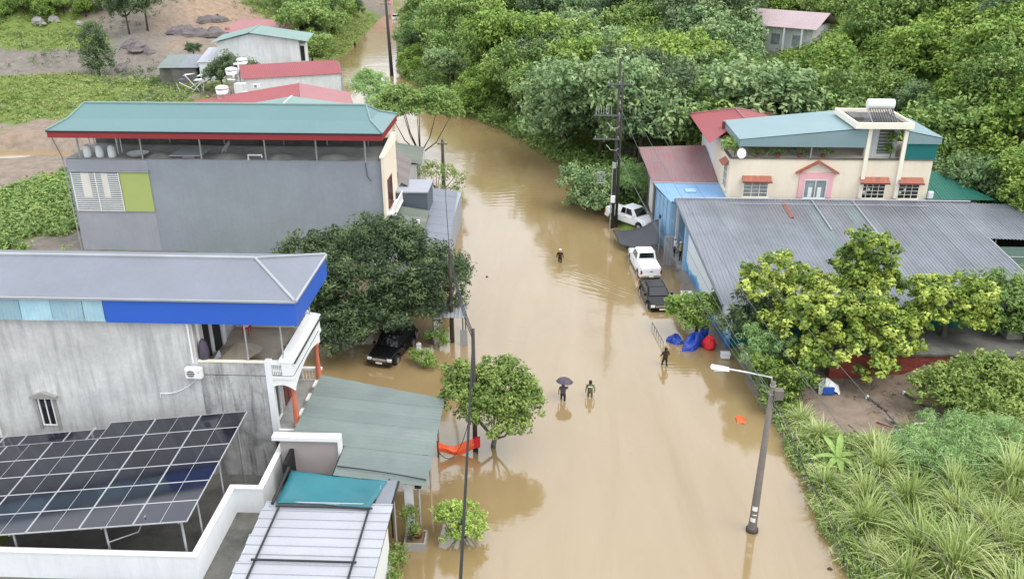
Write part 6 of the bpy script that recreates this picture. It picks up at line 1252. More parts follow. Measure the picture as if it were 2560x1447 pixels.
# ---- tall grass clumps
def grass_mesh(seed, n, L0, L1, w, spread):
    g = np.random.default_rng(seed); K = 5; a = g.uniform(0, 2 * math.pi, n); L_ = g.uniform(L0, L1, n); lean = g.uniform(.15, 1.0, n) * spread; b0 = g.normal(0, .16, (n, 2)); ww = w * g.uniform(.6, 1.3, n)
    vs = np.zeros((n, K, 2, 3))
    for k in range(K):
        f = k / (K - 1); out = L_ * lean * (f ** 1.8) * .75; up = L_ * (f - .42 * lean * f ** 3); ca, sa = np.cos(a), np.sin(a); wk = ww * (1 - f) ** .7 + .004
        px, py = b0[:, 0] + ca * out, b0[:, 1] + sa * out
        for q, sgn in ((0, -1), (1, 1)): vs[:, k, q] = np.stack([px - sa * wk * sgn, py + ca * wk * sgn, up], 1)
    i = (np.arange(n) * K * 2)[:, None] + np.arange(K - 1)[None] * 2; f = np.stack([i, i + 1, i + 3, i + 2], -1).reshape(-1, 4)
    me = np_mesh('blades', vs.reshape(-1, 3), f, tint=np.repeat(g.uniform(.15, .95, n), K - 1)); me.materials.append(MATS['leaf_grass']); return me
GM = [grass_mesh(90 + i, 240, 1.4, 3.0, .034, 1.15) for i in range(3)]
def root_mesh(): return MB().lathe([(.28, -.15), (.22, .05), (.1, .22), (.04, .3)], k=8).mesh('root_clump', 'earth')
RM = root_mesh()
gg = np.random.default_rng(31); GP = []
for _ in range(4000):
    x, y = gg.uniform(14.4, 25), gg.uniform(26, 37.0)
    if x < 14.4 + max(0, (y - 31)) * .25: continue
    if y > 35.2 and x > 17.5: continue
    if all((x - a) ** 2 + (y - b) ** 2 > 1.45 ** 2 for a, b in GP) and bool(in_view(x, y, 1.0, 120)): GP.append((x, y))
GC = []
for i, (x, y) in enumerate(GP[:60]):
    t = thing('grass_clump', 'tall arching elephant grass clump on the right foreground bank', 'grass clump', (x, y, float(ground(x, y)) - .05), gg.uniform(0, 6.28), 'tall grass clumps on the right bank')
    s = gg.uniform(.7, 1.25); t.scale = (s, s, s * gg.uniform(.85, 1.1)); obj('blades', GM[i % 3], t); obj('root_clump', RM, t); GC.append(t)
    t['label'] = f"tall arching grass clump {'beside the water edge' if x < 16.5 else 'in the middle of the bank' if x < 19.5 else 'at the right edge'}, {'back' if y > 34 else 'middle' if y > 31 else 'front'} row"
single_out(GC)
for i, (x, y, l) in enumerate(((15.0, 40.4, 'grey green reed tuft just left of the muddy hollow'), (14.6, 42.2, 'upper reed tuft on the bank behind the lamp pole'), (14.2, 36.2, 'low round reed tuft below the banana plant'), (17.4, 38.9, 'reed tuft right of the banana plant'), (20.2, 41.0, 'reed tuft at the lower edge of the muddy hollow'))):
    t = thing('grass_clump', l, 'grass clump', (x, y, float(ground(x, y)) - .05), i * 1.1); t.scale = (.75, .75, .6); obj('blades', GM[i % 3], t); obj('root_clump', RM, t)
# ---- ground cover (nobody could count it)
def scatter(name, label, cat, region, n, leafm, cr, k, size, aspect, tint, seed, extra=None, lift=.15):
    g = np.random.default_rng(seed); x = g.uniform(region[0], region[1], n * 4); y = region[2] + (region[3] - region[2]) * g.random(n * 4) ** 1.3; z = ground(x, y); ok = in_view(x, y, z, 60) & (z > .05)
    if extra is not None: ok &= extra(x, y, z, g)
    x, y, z = x[ok][:n], y[ok][:n], z[ok][:n]; c = np.stack([x, y, z + lift * g.random(len(x)) * 2], 1); r = cr * g.uniform(.5, 1.3, len(x)); t = g.uniform(tint[0], tint[1], len(x)) + (fbm(x * .2, y * .2, seed) - .45) * .9
    me = cloud_mesh(name, [leaf_arrays(c, r, k, size, t, g, aspect, .7)], leafm); o = obj(name, me); tag(o, label, cat, kind='stuff')
nobuild = lambda x, y: ~((x > 8) & (x < 34) & (y > 49) & (y < 88)) & ~((x > 33.5) & (x < 41) & (y > 62) & (y < 70))
scatter('hillside_scrub', 'tangled green scrub and vines covering the right hillside', 'scrub', (30, 75, 40, 150), 11000, 'leaf_bright', .85, 16, .38, .55, (.05, .6), 41, lambda x, y, z, g: nobuild(x, y) & (x > np.interp(y, YB, XB) - 2) & ((fbm(x * .12, y * .12, 77) > .36) | (y > 90)), .5)
scatter('wood_undergrowth', 'green undergrowth between the trees of the wood', 'undergrowth', (-30, 60, 74, 200), 5000, 'leaf_mid', .8, 14, .38, .5, (.1, .6), 42, lambda x, y, z, g: nobuild(x, y) & (x > np.interp(y, YR, XR) + .3) & ~((np.abs(x - 7.5) < 4.2) & (np.abs(y - 76) < 4.5)) & ~((np.abs(x - 34) < 7) & (y > 114) & (y < 130)), .5)
scatter('bank_cover', 'low leafy ground cover on the right foreground bank', 'ground cover', (13.2, 34, 27, 50), 5200, 'leaf_mid', .34, 16, .17, .5, (.2, .8), 43, lambda x, y, z, g: ~((x > 17.5) & (y > 47.8)) & (((x - 19.3) / 4.5) ** 2 + ((y - 45.2) / 4.2) ** 2 > 1.0), .2)
scatter('bank_reeds', 'thin reed blades mixed in the right bank cover', 'reeds', (13.4, 30, 27, 44), 1500, 'leaf_grass', .5, 14, .55, .07, (.1, .8), 44, lambda x, y, z, g: (((x - 19.5) / 5.4) ** 2 + ((y - 45.2) / 4.8) ** 2 > 1.0), .25)
scatter('field_weeds', 'patchy weeds over the left field and slopes', 'weeds', (-160, -38, 62, 240), 11000, 'leaf_field', .5, 10, .34, .5, (.0, .9), 45, lambda x, y, z, g: cover(x, y) > .45 + .25 * g.random(len(x)), .12)
scatter('riverside_weeds', 'weeds around the left field corner beside the long grey house', 'weeds', (-66, -39.5, 66, 92), 2600, 'leaf_mid', .6, 16, .32, .5, (.2, .9), 46, lambda x, y, z, g: cover(x, y) > .4, .25)

def fringe():
    """leaf masses hanging to the water along the wood"""
    g = np.random.default_rng(47); y = g.uniform(74, 230, 2600); x = np.interp(y, YR, XR) + g.uniform(-.6, 3.0, len(y)) + np.where(y > 130, .8, 0); z = np.maximum(ground(x, y), 0.0) + g.random(len(y)) * 1.3
    ok = in_view(x, y, z, 60) & ~((np.abs(x - 7.5) < 4) & (y < 80)); c = np.stack([x, y, z], 1)[ok]
    me = cloud_mesh('bank_fringe', [leaf_arrays(c, .7 * g.uniform(.6, 1.3, len(c)), 16, .36, g.uniform(0, .7, len(c)), g, .5, .8)], 'leaf_mid'); tag(obj('bank_fringe', me), 'leafy undergrowth overhanging the flooded bend', 'undergrowth', kind='stuff')
fringe()

scatter('slope_scrub', 'dark low scrub on the gully banks of the left hillside', 'scrub', (-140, -52, 120, 250), 900, 'leaf_dark', .7, 18, .34, .5, (.2, 1.0), 48, lambda x, y, z, g: fbm(x * .12, y * .12, 91) > .56, .4)
scatter('hollow_litter', 'leaf litter and mud clods over the bare hollow under the golden tree', 'litter', (15, 25, 40, 49), 500, 'leaf_litter', .3, 6, .14, .6, (.1, .9), 49, lambda x, y, z, g: (((x - 19.5) / 5.6) ** 2 + ((y - 45.2) / 5.0) ** 2 < 1.4), .03)
# ================================================================ VEHICLES
def car(kind, paint, label, x, y, rz, z=-.25, name='parked_car', cat='car'):
    """local x = right, y = forward"""
    t = thing(name, label, cat, (x, y, z), rz)
    W2 = .93; pick = kind == 'pickup'; L2 = 2.65 if pick else 2.3
    bz, hz = .38, (1.08 if pick else .98); rz_ = 1.82 if pick else (1.68 if kind == 'suv' else 1.5)
    # side profile of the lower body (y, z) with wheel arches
    fy, ry, wr = L2 - .9, -L2 + 1.05, .46
    def archpts(cy): return [(cy + wr * math.cos(a), bz + .02 + max(0, wr * math.sin(a))) for a in np.linspace(0, math.pi, 8)]
    prof = [(L2, bz + .1), (L2, hz - .22), (L2 - .12, hz - .06), (L2 - 1.2, hz + .06)]
    prof += [(-L2 + .02, hz + .1)] if pick else [(-L2 + .25, hz + .08), (-L2 + .03, hz - .1)]
    prof += [(-L2, bz + .12), (-L2 + .1, bz)] + archpts(ry)[::-1] + archpts(fy)[::-1] + [(L2 - .1, bz)]
    n = len(prof); vs = []
    for sx, k in ((-1, 1.0), (-1, .0), (1, .0), (1, 1.0)):
        for (yy, zz) in prof:
            inset = .07 * max(0, (zz - .75)) / .35 + (.10 if abs(yy) > L2 - .3 else 0)
            vs.append((sx * (W2 - inset * 1.0) if k else sx * (W2 - inset - .18), yy, zz))
    a, b, c, d = 0, n, 2 * n, 3 * n; fs = []
    body = MB(); L_, Rr = [vs[i] for i in range(n)], [vs[3 * n + i] for i in range(n)]
    body.add(L_ + Rr, [(i, (i + 1) % n, n + (i + 1) % n, n + i) for i in range(n)])
    me = body.mesh('body', paint); bm = bmesh.new(); bm.from_mesh(me)
    bm.verts.ensure_lookup_table(); bm.faces.new([bm.verts[i] for i in range(n)]); bm.faces.new([bm.verts[n + i] for i in range(n)][::-1])
    bmesh.ops.recalc_face_normals(bm, faces=bm.faces); bmesh.ops.triangulate(bm, faces=[f for f in bm.faces if len(f.verts) > 4])
    bm.to_mesh(me); bm.free(); o = obj('body', me, t); md = o.modifiers.new('b', 'BEVEL'); md.width = .05; md.segments = 2; md.limit_method = 'ANGLE'
    # cabin
    if pick: y0, y1, y2, y3 = -.75, -.55, .75, 1.35
    elif kind == 'suv': y0, y1, y2, y3 = -2.1, -1.8, .35, 1.05
    else: y0, y1, y2, y3 = -1.75, -1.0, .35, 1.15
    zb = hz + .05; wb, wt = W2 - .1, W2 - .24
    cab = MB().hexa([(-wb, y0, zb), (wb, y0, zb), (wb, y3, zb), (-wb, y3, zb), (-wt, y1, rz_), (wt, y1, rz_), (wt, y2, rz_), (-wt, y2, rz_)])
    me = cab.mesh('cabin', paint); bm = bmesh.new(); bm.from_mesh(me); bmesh.ops.bevel(bm, geom=bm.edges[:], offset=.07, segments=2, affect='EDGES'); bm.to_mesh(me); bm.free(); obj('cabin', me, t)
    def quad(nm, p, m, off):   # pane laid just proud of a cabin face
        p = [Vector(q) for q in p]; nrm = (p[1] - p[0]).cross(p[3] - p[0]).normalized(); ctr = sum(p, Vector()) / 4
        if nrm.dot(ctr - Vector((0, 0, 1.2))) < 0: nrm = -nrm
        p = [q + nrm * off for q in p]; return MB().add(p + [q - nrm * .02 for q in p], [(0, 1, 2, 3), (7, 6, 5, 4), (0, 4, 5, 1), (1, 5, 6, 2), (2, 6, 7, 3), (3, 7, 4, 0)]).build(nm, m, t, local=True)
    def lerp3(a, b, f): return tuple(a[i] + (b[i] - a[i]) * f for i in range(3))
    def pane(nm, A, B, C, D, u0, u1, v0, v1):
        g = lambda u, v: lerp3(lerp3(A, B, u), lerp3(D, C, u), v); return quad(nm, [g(u0, v0), g(u1, v0), g(u1, v1), g(u0, v1)], 'car_glass', .012)
    pane('windscreen', (-wb, y3, zb), (wb, y3, zb), (wt, y2, rz_), (-wt, y2, rz_), .07, .93, .1, .92)
    pane('rear_window', (-wb, y0, zb), (wb, y0, zb), (wt, y1, rz_), (-wt, y1, rz_), .1, .9, .3, .88)
    for s in (-1, 1):
        A, B, C, D = (s * wb, y0, zb), (s * wb, y3, zb), (s * wt, y2, rz_), (s * wt, y1, rz_)
        cuts = ((.07, .36), (.4, .8)) if pick else ((.06, .3), (.33, .58), (.61, .86))
        for u0, u1 in cuts: pane('side_window', A, B, C, D, u0, u1, .14, .86)
        bevbox('mirror', paint, t, *sorted((s * (W2 - .02), s * (W2 + .17))), y3 - .35, y3 - .2, hz + .05, hz + .22, .03, local=True)
        bevbox('headlight', 'lamp_lens', t, *sorted((s * .52, s * .84)), L2 - .12, L2 + .012, hz - .34, hz - .14, .02, local=True)
        bevbox('taillight', 'tail_red', t, *sorted((s * .72, s * .86)), -L2 - .015, -L2 + .1, hz - .36, hz - .06, .02, local=True)
        for yy in ((-.1, .1) if pick else (-.55, .4)): MB().box(*sorted((s * (W2 - .06), s * (W2 + .02))), yy, yy + .16, hz - .14, hz - .11).build('door_handle', paint if paint != 'car_white' else 'chrome', t, local=True)
        for yy in (fy, ry):
            w = MB().tube([(s * (W2 - .24), yy, .36), (s * (W2 - .2), yy, .36), (s * (W2 - .04), yy, .36), (s * W2, yy, .36)], [.32, .37, .37, .33], 18).build('wheel', 'rubber', t, local=True)
            MB().tube([(s * (W2 - .02), yy, .36), (s * (W2 + .006), yy, .36)], [.23, .2], 14).build('rim', 'alloy', w, local=True)
    bevbox('bumper', 'black_steel' if kind != 'sedan' else paint, t, -.86, .86, L2 - .05, L2 + .07, bz + .06, bz + .26, .03, local=True)
    bevbox('bumper', 'chrome' if pick else paint, t, -.82, .82, -L2 - .1, -L2 + .03, bz + .1, bz + .27, .03, local=True)
    bevbox('grille', 'black_steel' if pick else 'chrome', t, -.48, .48, L2 - .05, L2 + .02, hz - .38, hz - .16, .02, local=True)
    bevbox('number_plate', 'white_paint', t, -.22, .22, L2 + .072, L2 + .085, bz + .1, bz + .22, .003, local=True)
    bevbox('number_plate', 'white_paint', t, -.18, .18, -L2 - .115, -L2 - .102, bz + .12, bz + .26, .003, local=True)
    if pick:
        bevbox('bed_cover', paint, t, -.8, .8, -L2 + .06, -.8, hz + .1, hz + .17, .03, local=True)
        bevbox('tailgate_badge', 'black_steel', t, -.12, .12, -L2 - .012, -L2 + .01, hz - .16, hz - .1, .004, local=True)
    else:
        for s in (-1, 1): MB().tube([(s * wt * .92, y1 + .1, rz_ + .04), (s * wt * .92, y2 - .1, rz_ + .04)], .02, 5).build('roof_rail', 'black_steel', t, local=True)
    return t
car('pickup', 'car_white', 'white pickup with covered bed standing in the flood, tail to the camera', 8.25, 66.6, R(6), name='pickup_truck', cat='pickup')
car('sedan', 'car_black', 'black car half submerged behind the white pickup', 8.45, 60.2, R(180 + 6), z=-.3)
car('pickup', 'car_white', 'white pickup parked beside the tall power pole behind the shade net', 8.0, 76.6, R(180 + 42), z=.25, name='pickup_truck', cat='pickup')
car('suv', 'car_black', 'black off-road car parked under the big dark tree', -9.95, 50.9, R(180 - 14), z=-.15)
# ================================================================ PEOPLE (skin-modifier bodies wading in the water)
def person(label, x, y, z, rz, cloth, pants, hat=None, pose='walk', lift=(0, 0), h=1.66, back_mark=None):
    t = thing('person', label, 'person', (x, y, z), rz); k = h / 1.7
    # joints: local -y is where the figure faces
    sw = .16 if pose == 'walk' else .05
    J = dict(pel=(0, 0, .95), spine=(0, 0, 1.15), chest=(0, -.01, 1.34), neck=(0, -.02, 1.47), head0=(0, -.03, 1.53), head1=(0, -.04, 1.6), head2=(0, -.03, 1.68),
             lh=(.1, 0, .9), lk=(.11, -sw * 1.1, .5), la=(.11, -sw * .7, .08), lt=(.12, -sw * .7 - .17, .03), rh=(-.1, 0, .9), rk=(-.11, sw * .1, .5), ra=(-.11, sw * 1.6, .12), rt=(-.12, sw * 1.6 - .16, .06),
             ls=(.19, 0, 1.4), le=(.27, .06 - lift[0] * .2, 1.13 + lift[0] * .1), lw=(.27, -.08 - lift[0] * .25, .92 + lift[0] * .45), rs=(-.19, 0, 1.4), re=(-.27, .06 - lift[1] * .2, 1.13 + lift[1] * .1), rw=(-.27, -.08 - lift[1] * .25, .92 + lift[1] * .45))
    Rd = dict(pel=.14, spine=.13, chest=.155, neck=.055, head0=.07, head1=.092, head2=.07, lh=.09, lk=.062, la=.045, lt=.035, rh=.09, rk=.062, ra=.045, rt=.035, ls=.06, le=.045, lw=.032, rs=.06, re=.045, rw=.032)
    E = [('pel', 'spine'), ('spine', 'chest'), ('chest', 'neck'), ('neck', 'head0'), ('head0', 'head1'), ('head1', 'head2'), ('pel', 'lh'), ('lh', 'lk'), ('lk', 'la'), ('la', 'lt'), ('pel', 'rh'), ('rh', 'rk'), ('rk', 'ra'), ('ra', 'rt'), ('chest', 'ls'), ('ls', 'le'), ('le', 'lw'), ('chest', 'rs'), ('rs', 're'), ('re', 'rw')]
    for s, w in ((1, 'lw'), (-1, 'rw')):
        bx, by, bz_ = J[w]; J[w + 'p'] = (bx, by - .03, bz_ - .07); Rd[w + 'p'] = .028; E.append((w, w + 'p'))
        for i, (dx, L_) in enumerate(((-.026, .07), (-.009, .082), (.009, .078), (.026, .062))): nm = f'{w}f{i}'; J[nm] = (bx + dx, by - .045, bz_ - .07 - L_); Rd[nm] = .008; E.append((w + 'p', nm))
        nm = w + 't'; J[nm] = (bx - s * .05, by - .06, bz_ - .09); Rd[nm] = .009; E.append((w + 'p', nm))
    names = list(J); idx = {n: i for i, n in enumerate(names)}
    me = bpy.data.meshes.new('body'); me.from_pydata([tuple(c * k for c in J[n]) for n in names], [(idx[a], idx[b]) for a, b in E], []); o = obj('body', me, t)
    for m in (cloth, pants, 'skin'): me.materials.append(MATS[m])
    sk = o.modifiers.new('skin', 'SKIN'); me.skin_vertices[0].data[0].use_root = True
    for n in names: me.skin_vertices[0].data[idx[n]].radius = (Rd[n] * k * (1.15 if n in ('chest', 'pel', 'spine') else 1), Rd[n] * k * (.8 if n in ('chest', 'pel', 'spine') else 1))
    sk.use_smooth_shade = True; sb = o.modifiers.new('sub', 'SUBSURF'); sb.levels = 1; sb.render_levels = 2
    # bake so that trousers, shirt and skin get their own faces
    dg = bpy.context.evaluated_depsgraph_get(); dg.update(); ev = bpy.data.meshes.new_from_object(o.evaluated_get(dg), depsgraph=dg); o.modifiers.clear(); o.data = ev; ev.materials.clear()
    for m in (cloth, pants, 'skin'): ev.materials.append(MATS[m])
    for p in ev.polygons:
        zc = p.center.z / k; p.material_index = 2 if zc > 1.47 or (abs(p.center.x) / k > .235 and zc < (.98 + .4 * max(lift))) else (1 if zc < .95 and abs(p.center.x) / k < .22 else 0); p.use_smooth = True
    hz = 1.62 * k
    if hat == 'cone': MB().lathe([(.24, hz), (.1, hz + .12), (.015, hz + .19)], (0, -.03, 0), 14).build('hat', 'cloth_white', t, local=True, smooth=True)
    elif hat == 'cap': MB().lathe([(.105, hz - .01), (.1, hz + .08), (.03, hz + .13)], (0, -.03, 0), 12).build('hat', 'cloth_white', t, local=True, smooth=True)
    else: MB().lathe([(.06, hz - .12), (.1, hz - .08), (.103, hz), (.09, hz + .08), (.03, hz + .12)], (0, .02, 0), 12).build('hair', 'hair', t, local=True, smooth=True)
    for s in (-1, 1): MB().lathe([(.002, -.012), (.012, 0), (.002, .012)], (s * .035 * k, -.118 * k, 1.6 * k), 6).build('eye', 'hair', t, local=True)
    MB().add([(0, -.125 * k, 1.59 * k), (.014, -.105 * k, 1.56 * k), (-.014, -.105 * k, 1.56 * k), (0, -.15 * k, 1.555 * k)], [(0, 1, 3), (0, 3, 2), (1, 2, 3), (0, 2, 1)]).build('nose', 'skin', t, local=True)
    if back_mark: MB().box(-.13 * k, .13 * k, .142 * k, .158 * k, 1.3 * k, 1.38 * k).build('back_stripe', 'cloth_white', t, local=True)
    return t
person('person in a dark raincoat and white hat wading up the middle of the road', 1.31, 67.4, -.5, R(170), 'cloth_maroon', 'cloth_black', hat='cap')
p1 = person('person in dark clothes wading under a dark umbrella', 1.25, 45.1, -.45, R(175), 'cloth_plum', 'cloth_black', lift=(0, .9))
person('person in an olive uniform with a pale back stripe wading beside the umbrella', 2.9, 45.6, -.55, R(180), 'cloth_olive', 'cloth_olive', back_mark=True)
person('person in dark shirt and trousers wading near the blue drums', 7.9, 49.7, -.35, R(200), 'cloth_maroon', 'cloth_black', lift=(.4, .2))
person('person in a yellow shirt under the workshop roof', 11.2, 66.9, .5, R(-110), 'cloth_yellow', 'cloth_black', hat='cap', pose='stand', lift=(.5, .3))
person('person in a white shirt and helmet at the workshop entrance', 10.85, 67.9, .5, R(-60), 'cloth_white', 'cloth_black', hat='cap', pose='stand')
person('distant person wading in the far bend of the road', -41.5, 190, -.5, R(170), 'cloth_black', 'cloth_black')
def umbrella(x, y, z):
    t = thing('umbrella', 'open dark plum umbrella held by the wading person', 'umbrella', (x, y, z), 0); t.rotation_euler = (R(-6), R(5), 0)
    n = 8; rings = [(0.0, .30), (.24, .27), (.42, .18), (.53, .06)]
    for i in range(n):
        vs = []; fs = []
        for r, zz in rings:
            for q in (0, .5, 1): a = 2 * math.pi * (i + q) / n; rr = r * (1 - .06 * (q == .5)); vs.append((rr * math.cos(a), rr * math.sin(a), zz - (.02 * (q == .5) if r > .3 else 0)))
        for k in range(3):
            b = 3 * k; fs += [(b, b + 3, b + 4, b + 1), (b + 1, b + 4, b + 5, b + 2)]
        o = MB().add(vs, fs).build('panel', 'cloth_plum', t, local=True, smooth=True)
        a = 2 * math.pi * i / n; MB().tube([(0, 0, .28), (.25 * math.cos(a), .25 * math.sin(a), .25), (.53 * math.cos(a), .53 * math.sin(a), .05)], .006, 4).build('rib', 'galv', t, local=True)
    MB().tube([(0, 0, -.62), (0, 0, .37)], .01, 6).build('shaft', 'black_steel', t, local=True); MB().tube([(0, 0, -.62), (0, -.03, -.7), (0, -.07, -.68)], .016, 6).build('handle', 'wood_brown', t, local=True)
umbrella(1.32, 45.3, 1.12)
# ================================================================ SMALL THINGS
def drum(label, x, y, z, tilt, m, r=.3, h=.95, rz=0):
    t = thing('drum', label, 'drum', (x, y, z), rz); t.rotation_euler = (tilt, 0, rz)
    MB().lathe([(r * .96, -h / 2), (r, -h / 2 + .04), (r, -.17), (r * 1.05, -.14), (r, -.11), (r, .11), (r * 1.05, .14), (r, .17), (r, h / 2 - .04), (r * .96, h / 2)], k=16).build('shell', m, t, local=True, smooth=True)
    MB().lathe([(r * .9, h / 2 + .002), (r * .9, h / 2 + .02)], k=16).build('lid', m, t, local=True); MB().lathe([(.04, h / 2 + .02), (.04, h / 2 + .05)], (r * .5, 0, 0), 8).build('cap', 'white_paint', t, local=True)
def bundle(label, x, y, z, L_, w, h, rz, m, seed):
    """tarpaulin drawn tightly over a heap: folded, creased skin"""
    g_ = np.random.default_rng(seed); t = thing('tarp_bundle', label, 'tarpaulin', (x, y, z), rz); nu, nv = 22, 9; vs = []; fs = []
    for j in range(nv):
        f = j / (nv - 1)
        for i in range(nu):
            a = 2 * math.pi * i / nu; r = math.cos(f * math.pi / 2) ** .55; fold = 1 + .13 * math.sin(5 * a + 2 * f) * (1 - f) + .09 * (g_.random() - .5)
            vs.append((L_ / 2 * r * math.cos(a) * fold, w / 2 * r * math.sin(a) * fold, h * (f ** .8) * (1 + .25 * math.sin(2.2 * a + seed)) - .15 + .06 * (g_.random() - .5)))
    for j in range(nv - 1):
        for i in range(nu): fs.append((j * nu + i, j * nu + (i + 1) % nu, (j + 1) * nu + (i + 1) % nu, (j + 1) * nu + i))
    MB().add(vs, fs + [tuple((nv - 1) * nu + i for i in range(nu))]).build('sheet', m, t, local=True)
    MB().tube([(0, -w * .6, 0), (0, -w * .42, h * .7), (0, 0, h * 1.02), (0, w * .42, h * .7), (0, w * .6, 0)], .02, 5).build('cord', 'cable', t, local=True); return t
bundle('long creased blue tarpaulin over a heap, beside the red bundle', 10.25, 52.7, 0, 2.5, 1.0, .95, R(52), 'blue_plastic', 3)
bundle('smaller blue tarpaulin heap at the water edge left of the long one', 9.0, 53.2, 0, 1.3, .9, .6, R(-40), 'blue_plastic', 5)
drum('blue plastic drum standing behind the blue tarpaulin heaps', 11.0, 53.6, .35, R(8), 'blue_plastic', .3, .95, R(50))
t = thing('red_tarp_bundle', 'crumpled bright red plastic bundle beside the tipped blue drum', 'bundle', (11.2, 52.4, .1)); g_ = np.random.default_rng(4)
mb = MB().lathe([(.35, -.2), (.5, .05), (.46, .35), (.3, .62), (.08, .72)], k=11); mb.v = [(p[0] * (1 + .25 * (g_.random() - .5)), p[1] * (1 + .25 * (g_.random() - .5)), p[2] + .1 * (g_.random() - .5)) for p in mb.v]; mb.build('sheet', 'red_plastic', t, local=True); MB().tube([(-.3, 0, .5), (.1, .1, .78), (.35, .05, .4)], .02, 5).build('cord', 'cable', t, local=True)
stack('storage_box', 'blue lidded box against the mural wall behind the black car', 'box', 10.75, 59.9, .1, [('box', 'blue_plastic', (-.4, .4, -.3, .3, 0, .55)), ('lid', 'white_wall', (-.43, .43, -.33, .33, .552, .62))])
stack('storage_box', 'grey crate beside the blue lidded box near the mural', 'box', 11.4, 58.8, 0, [('box', 'bare_zinc', (-.35, .35, -.3, .3, 0, .5)), ('lid', 'pale_sheet', (-.38, .38, -.33, .33, .502, .55))])
stack('foam_box', 'small white foam box at the right water edge below the drums', 'box', 12.0, 50.9, .05, [('box', 'white_paint', (-.28, .28, -.2, .2, 0, .3)), ('lid', 'white_wall', (-.3, .3, -.22, .22, .302, .36))])
t = thing('guard_rail', 'low thin metal railing half under water in front of the black car', 'railing', (7.9, 53.8, 0))
MB().tube([(7.7, 55.4, .35), (8.1, 52.3, .4)], .025, 5).build('rail', 'wire_grey', t)
for k in range(6): f = k / 5; MB().tube([(7.7 + .4 * f, 55.4 - 3.1 * f, -.6), (7.7 + .4 * f, 55.4 - 3.1 * f, .38)], .02, 5).build('post', 'wire_grey', t)
def crumple(name, label, cat, x, y, z, sx, sy, sz, m, seed):
    g_ = np.random.default_rng(seed); t = thing(name, label, cat, (x, y, z)); n = 7; vs = []; fs = []
    for j in range(n):
        for i in range(n): u, v = i / (n - 1) - .5, j / (n - 1) - .5; vs.append((u * sx + .1 * sx * (g_.random() - .5), v * sy + .1 * sy * (g_.random() - .5), sz * (1 - 2.6 * (u * u + v * v)) * (.6 + .6 * g_.random())))
    for j in range(n - 1):
        for i in range(n - 1): a = j * n + i; fs.append((a, a + 1, a + n + 1, a + n))
    o = MB().add(vs, fs).build('sheet', m, t, local=True); md = o.modifiers.new('s', 'SOLIDIFY'); md.thickness = .02; return t
crumple('floating_cover', 'orange plastic cover drifting near the right bank', 'cover', 11.5, 43.3, .02, .5, .8, .14, 'orange_plastic', 1)
t = crumple('tarp_cover', 'white and blue tarp over a heap beneath the golden tree', 'tarp', 17.5, 46.9, .1, 1.3, 1.1, .75, 'white_wall', 2); MB().box(-.45, .2, -.62, -.5, 0, .45).build('skirt', 'blue_fascia', t, local=True)
for i, (x, y, l) in enumerate(((18.0, 41.2, 'pale refuse heap at the edge of the muddy hollow'), (20.4, 42.6, 'dark branch debris pile beside the muddy hollow'))):
    t = thing('debris_pile', l, 'debris', (x, y, float(ground(x, y)))); g_ = np.random.default_rng(8 + i)
    for k in range(10): a, q = g_.uniform(0, 6.28), g_.uniform(.3, 1.0); cx, cy = g_.uniform(-.6, .6, 2); MB().tube([(cx - q * math.cos(a), cy - q * math.sin(a), .05), (cx + q * math.cos(a), cy + q * math.sin(a), .12 + .3 * g_.random())], .04 + .03 * g_.random(), 5).build('stick', ['bark_grey', 'wood_brown', 'pale_wall'][k % 3], t, local=True)
for i, (x0, y0, x1, y1, l) in enumerate(((19.6, 46.0, 20.2, 44.4, 'dark plank lying in the muddy hollow, left one'), (22.0, 46.6, 22.8, 44.9, 'dark plank lying in the muddy hollow, right one'))):
    t = thing('plank', l, 'plank', (x0, y0, 0)); MB().tube([(x0, y0, .12), (x1, y1, .08)], .07, 6).build('board', 'pole_dark', t); MB().lathe([(.1, .05), (.1, .22), (.06, .26)], (x0, y0, 0), 8).build('end_block', 'white_paint', t)
def orange_net():
    t = thing('barrier_net', 'orange plastic barrier net tied to the left pole above the water', 'barrier', (-4.4, 39.3, 0)); n = 14; vs = []; fs = []
    for i in range(n + 1):
        f = i / n; x, y = -5.5 + 2.0 * f, 38.9 + .45 * f; zb = .25 - .3 * math.sin(math.pi * f) + .05 * math.sin(9 * f)
        vs += [(x, y, zb + .1), (x, y - .12 + .06 * math.sin(12 * f), zb + .42), (x, y + .02, zb + .72 - .12 * math.sin(7 * f))]
    for i in range(n): b = 3 * i; fs += [(b, b + 3, b + 4, b + 1), (b + 1, b + 4, b + 5, b + 2)]
    o = MB().add(vs, fs).build('net', 'orange_plastic', t); md = o.modifiers.new('s', 'SOLIDIFY'); md.thickness = .015
    for x, y in ((-5.55, 38.9), (-3.45, 39.35)): MB().tube([(x, y, -.6), (x, y, 1.05)], .04, 6).build('post', 'pole_dark', t)
    MB().box(-3.62, -3.3, 39.15, 39.35, .5, 1.1).build('tail', 'red_plastic', t)
orange_net()
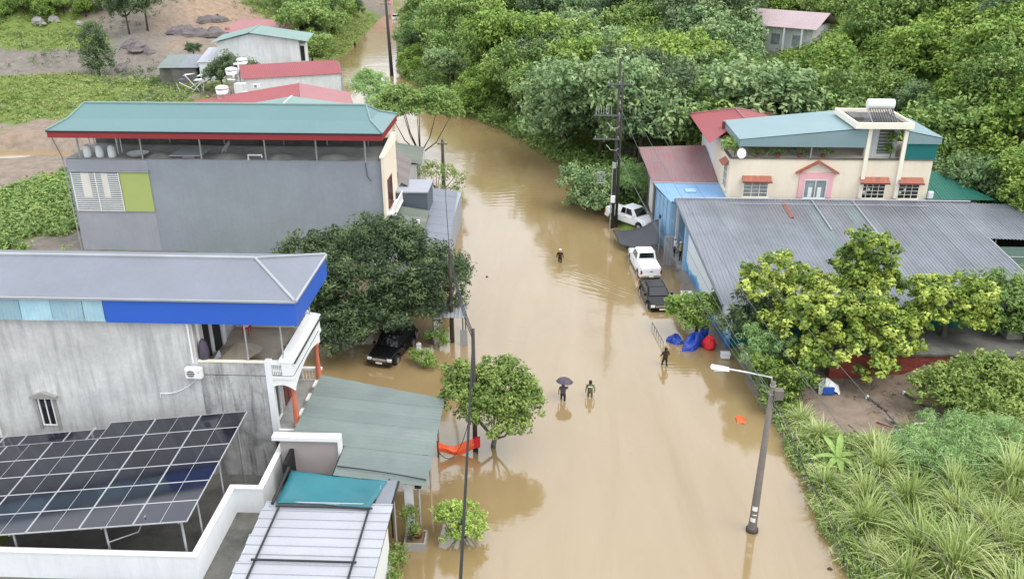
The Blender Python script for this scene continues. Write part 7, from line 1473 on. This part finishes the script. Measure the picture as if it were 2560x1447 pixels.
stack('white_bag', 'small white bag beside the parked black car', 'bag', -8.3, 51.2, .0, [('sack', 'white_paint', (-.15, .15, -.12, .12, 0, .5)), ('knot', 'white_wall', (-.05, .05, -.04, .04, .502, .6))])
for i, (px_, py_, s) in enumerate(((97, 60, 1.3), (135, 56, 1.1), (200, 64, .8))):
    x, y = ray_ground(px_, py_); zg = float(ground(x, y)); t = thing('boulder', ('large pale boulder leftmost on the far left slope', 'pale boulder in the middle of three on the far left slope', 'small grey boulder rightmost of three on the far left slope')[i], 'boulder', (x, y, zg)); g_ = np.random.default_rng(i + 60)
    mb = MB().lathe([(.5, -.3), (1.0, .1), (.95, .6), (.55, 1.0), (.1, 1.1)], k=9); mb.v = [tuple(np.array(p) * s * (1 + .25 * (g_.random(3) - .5))) for p in mb.v]; mb.build('rock', 'concrete', t, local=True); MB().lathe([(.5 * s, 0), (.3 * s, .3 * s), (.05, .4 * s)], (1.0 * s, -.5, 0), 7).build('chip', 'concrete', t, local=True)
stack('far_car', 'tiny white car parked at the far end of the flooded road', 'car', -41.2, 243, -.2, [('body', 'car_white', (-.9, .9, -2.1, 2.1, .3, .95)), ('cabin', 'car_glass', (-.75, .75, -1.4, .9, .952, 1.45)), ('roof', 'car_white', (-.72, .72, -1.2, .7, 1.452, 1.5))])

for i, (x, y, s, l) in enumerate(((-6.6, 61.0, .35, 'dark floating bag near the low shop front'), (13.0, 31.0, .22, 'small dark debris scrap near the bottom right bank'), (-4.6, 64.0, .2, 'tiny dark scrap floating in the open water'))):
    crumple('floating_scrap', l, 'debris', x, y, .0, s, s * .7, .1, 'pole_dark' if i < 3 else 'pale_wall', 30 + i)

_w = [o for o in COL.objects if o.parent is None and o.name.startswith('overhead_cable')]
for o in _w:   # order the wires by where they run
    o['rank'] = 0
by = {}
for o in _w: by.setdefault(o['label'], []).append(o)
for l, v in by.items():
    if len(v) > 1:
        far = l.startswith('black'); 
        for i, o in enumerate(v): o['label'] = l + ', ' + (['top', 'second', 'third', 'fourth', 'lowest'][i] + ' strand' if far or 'towards' in l or 'low wire' in l else ['left', 'middle', 'right'][i] + ' one')
for o in _w: del o['rank']
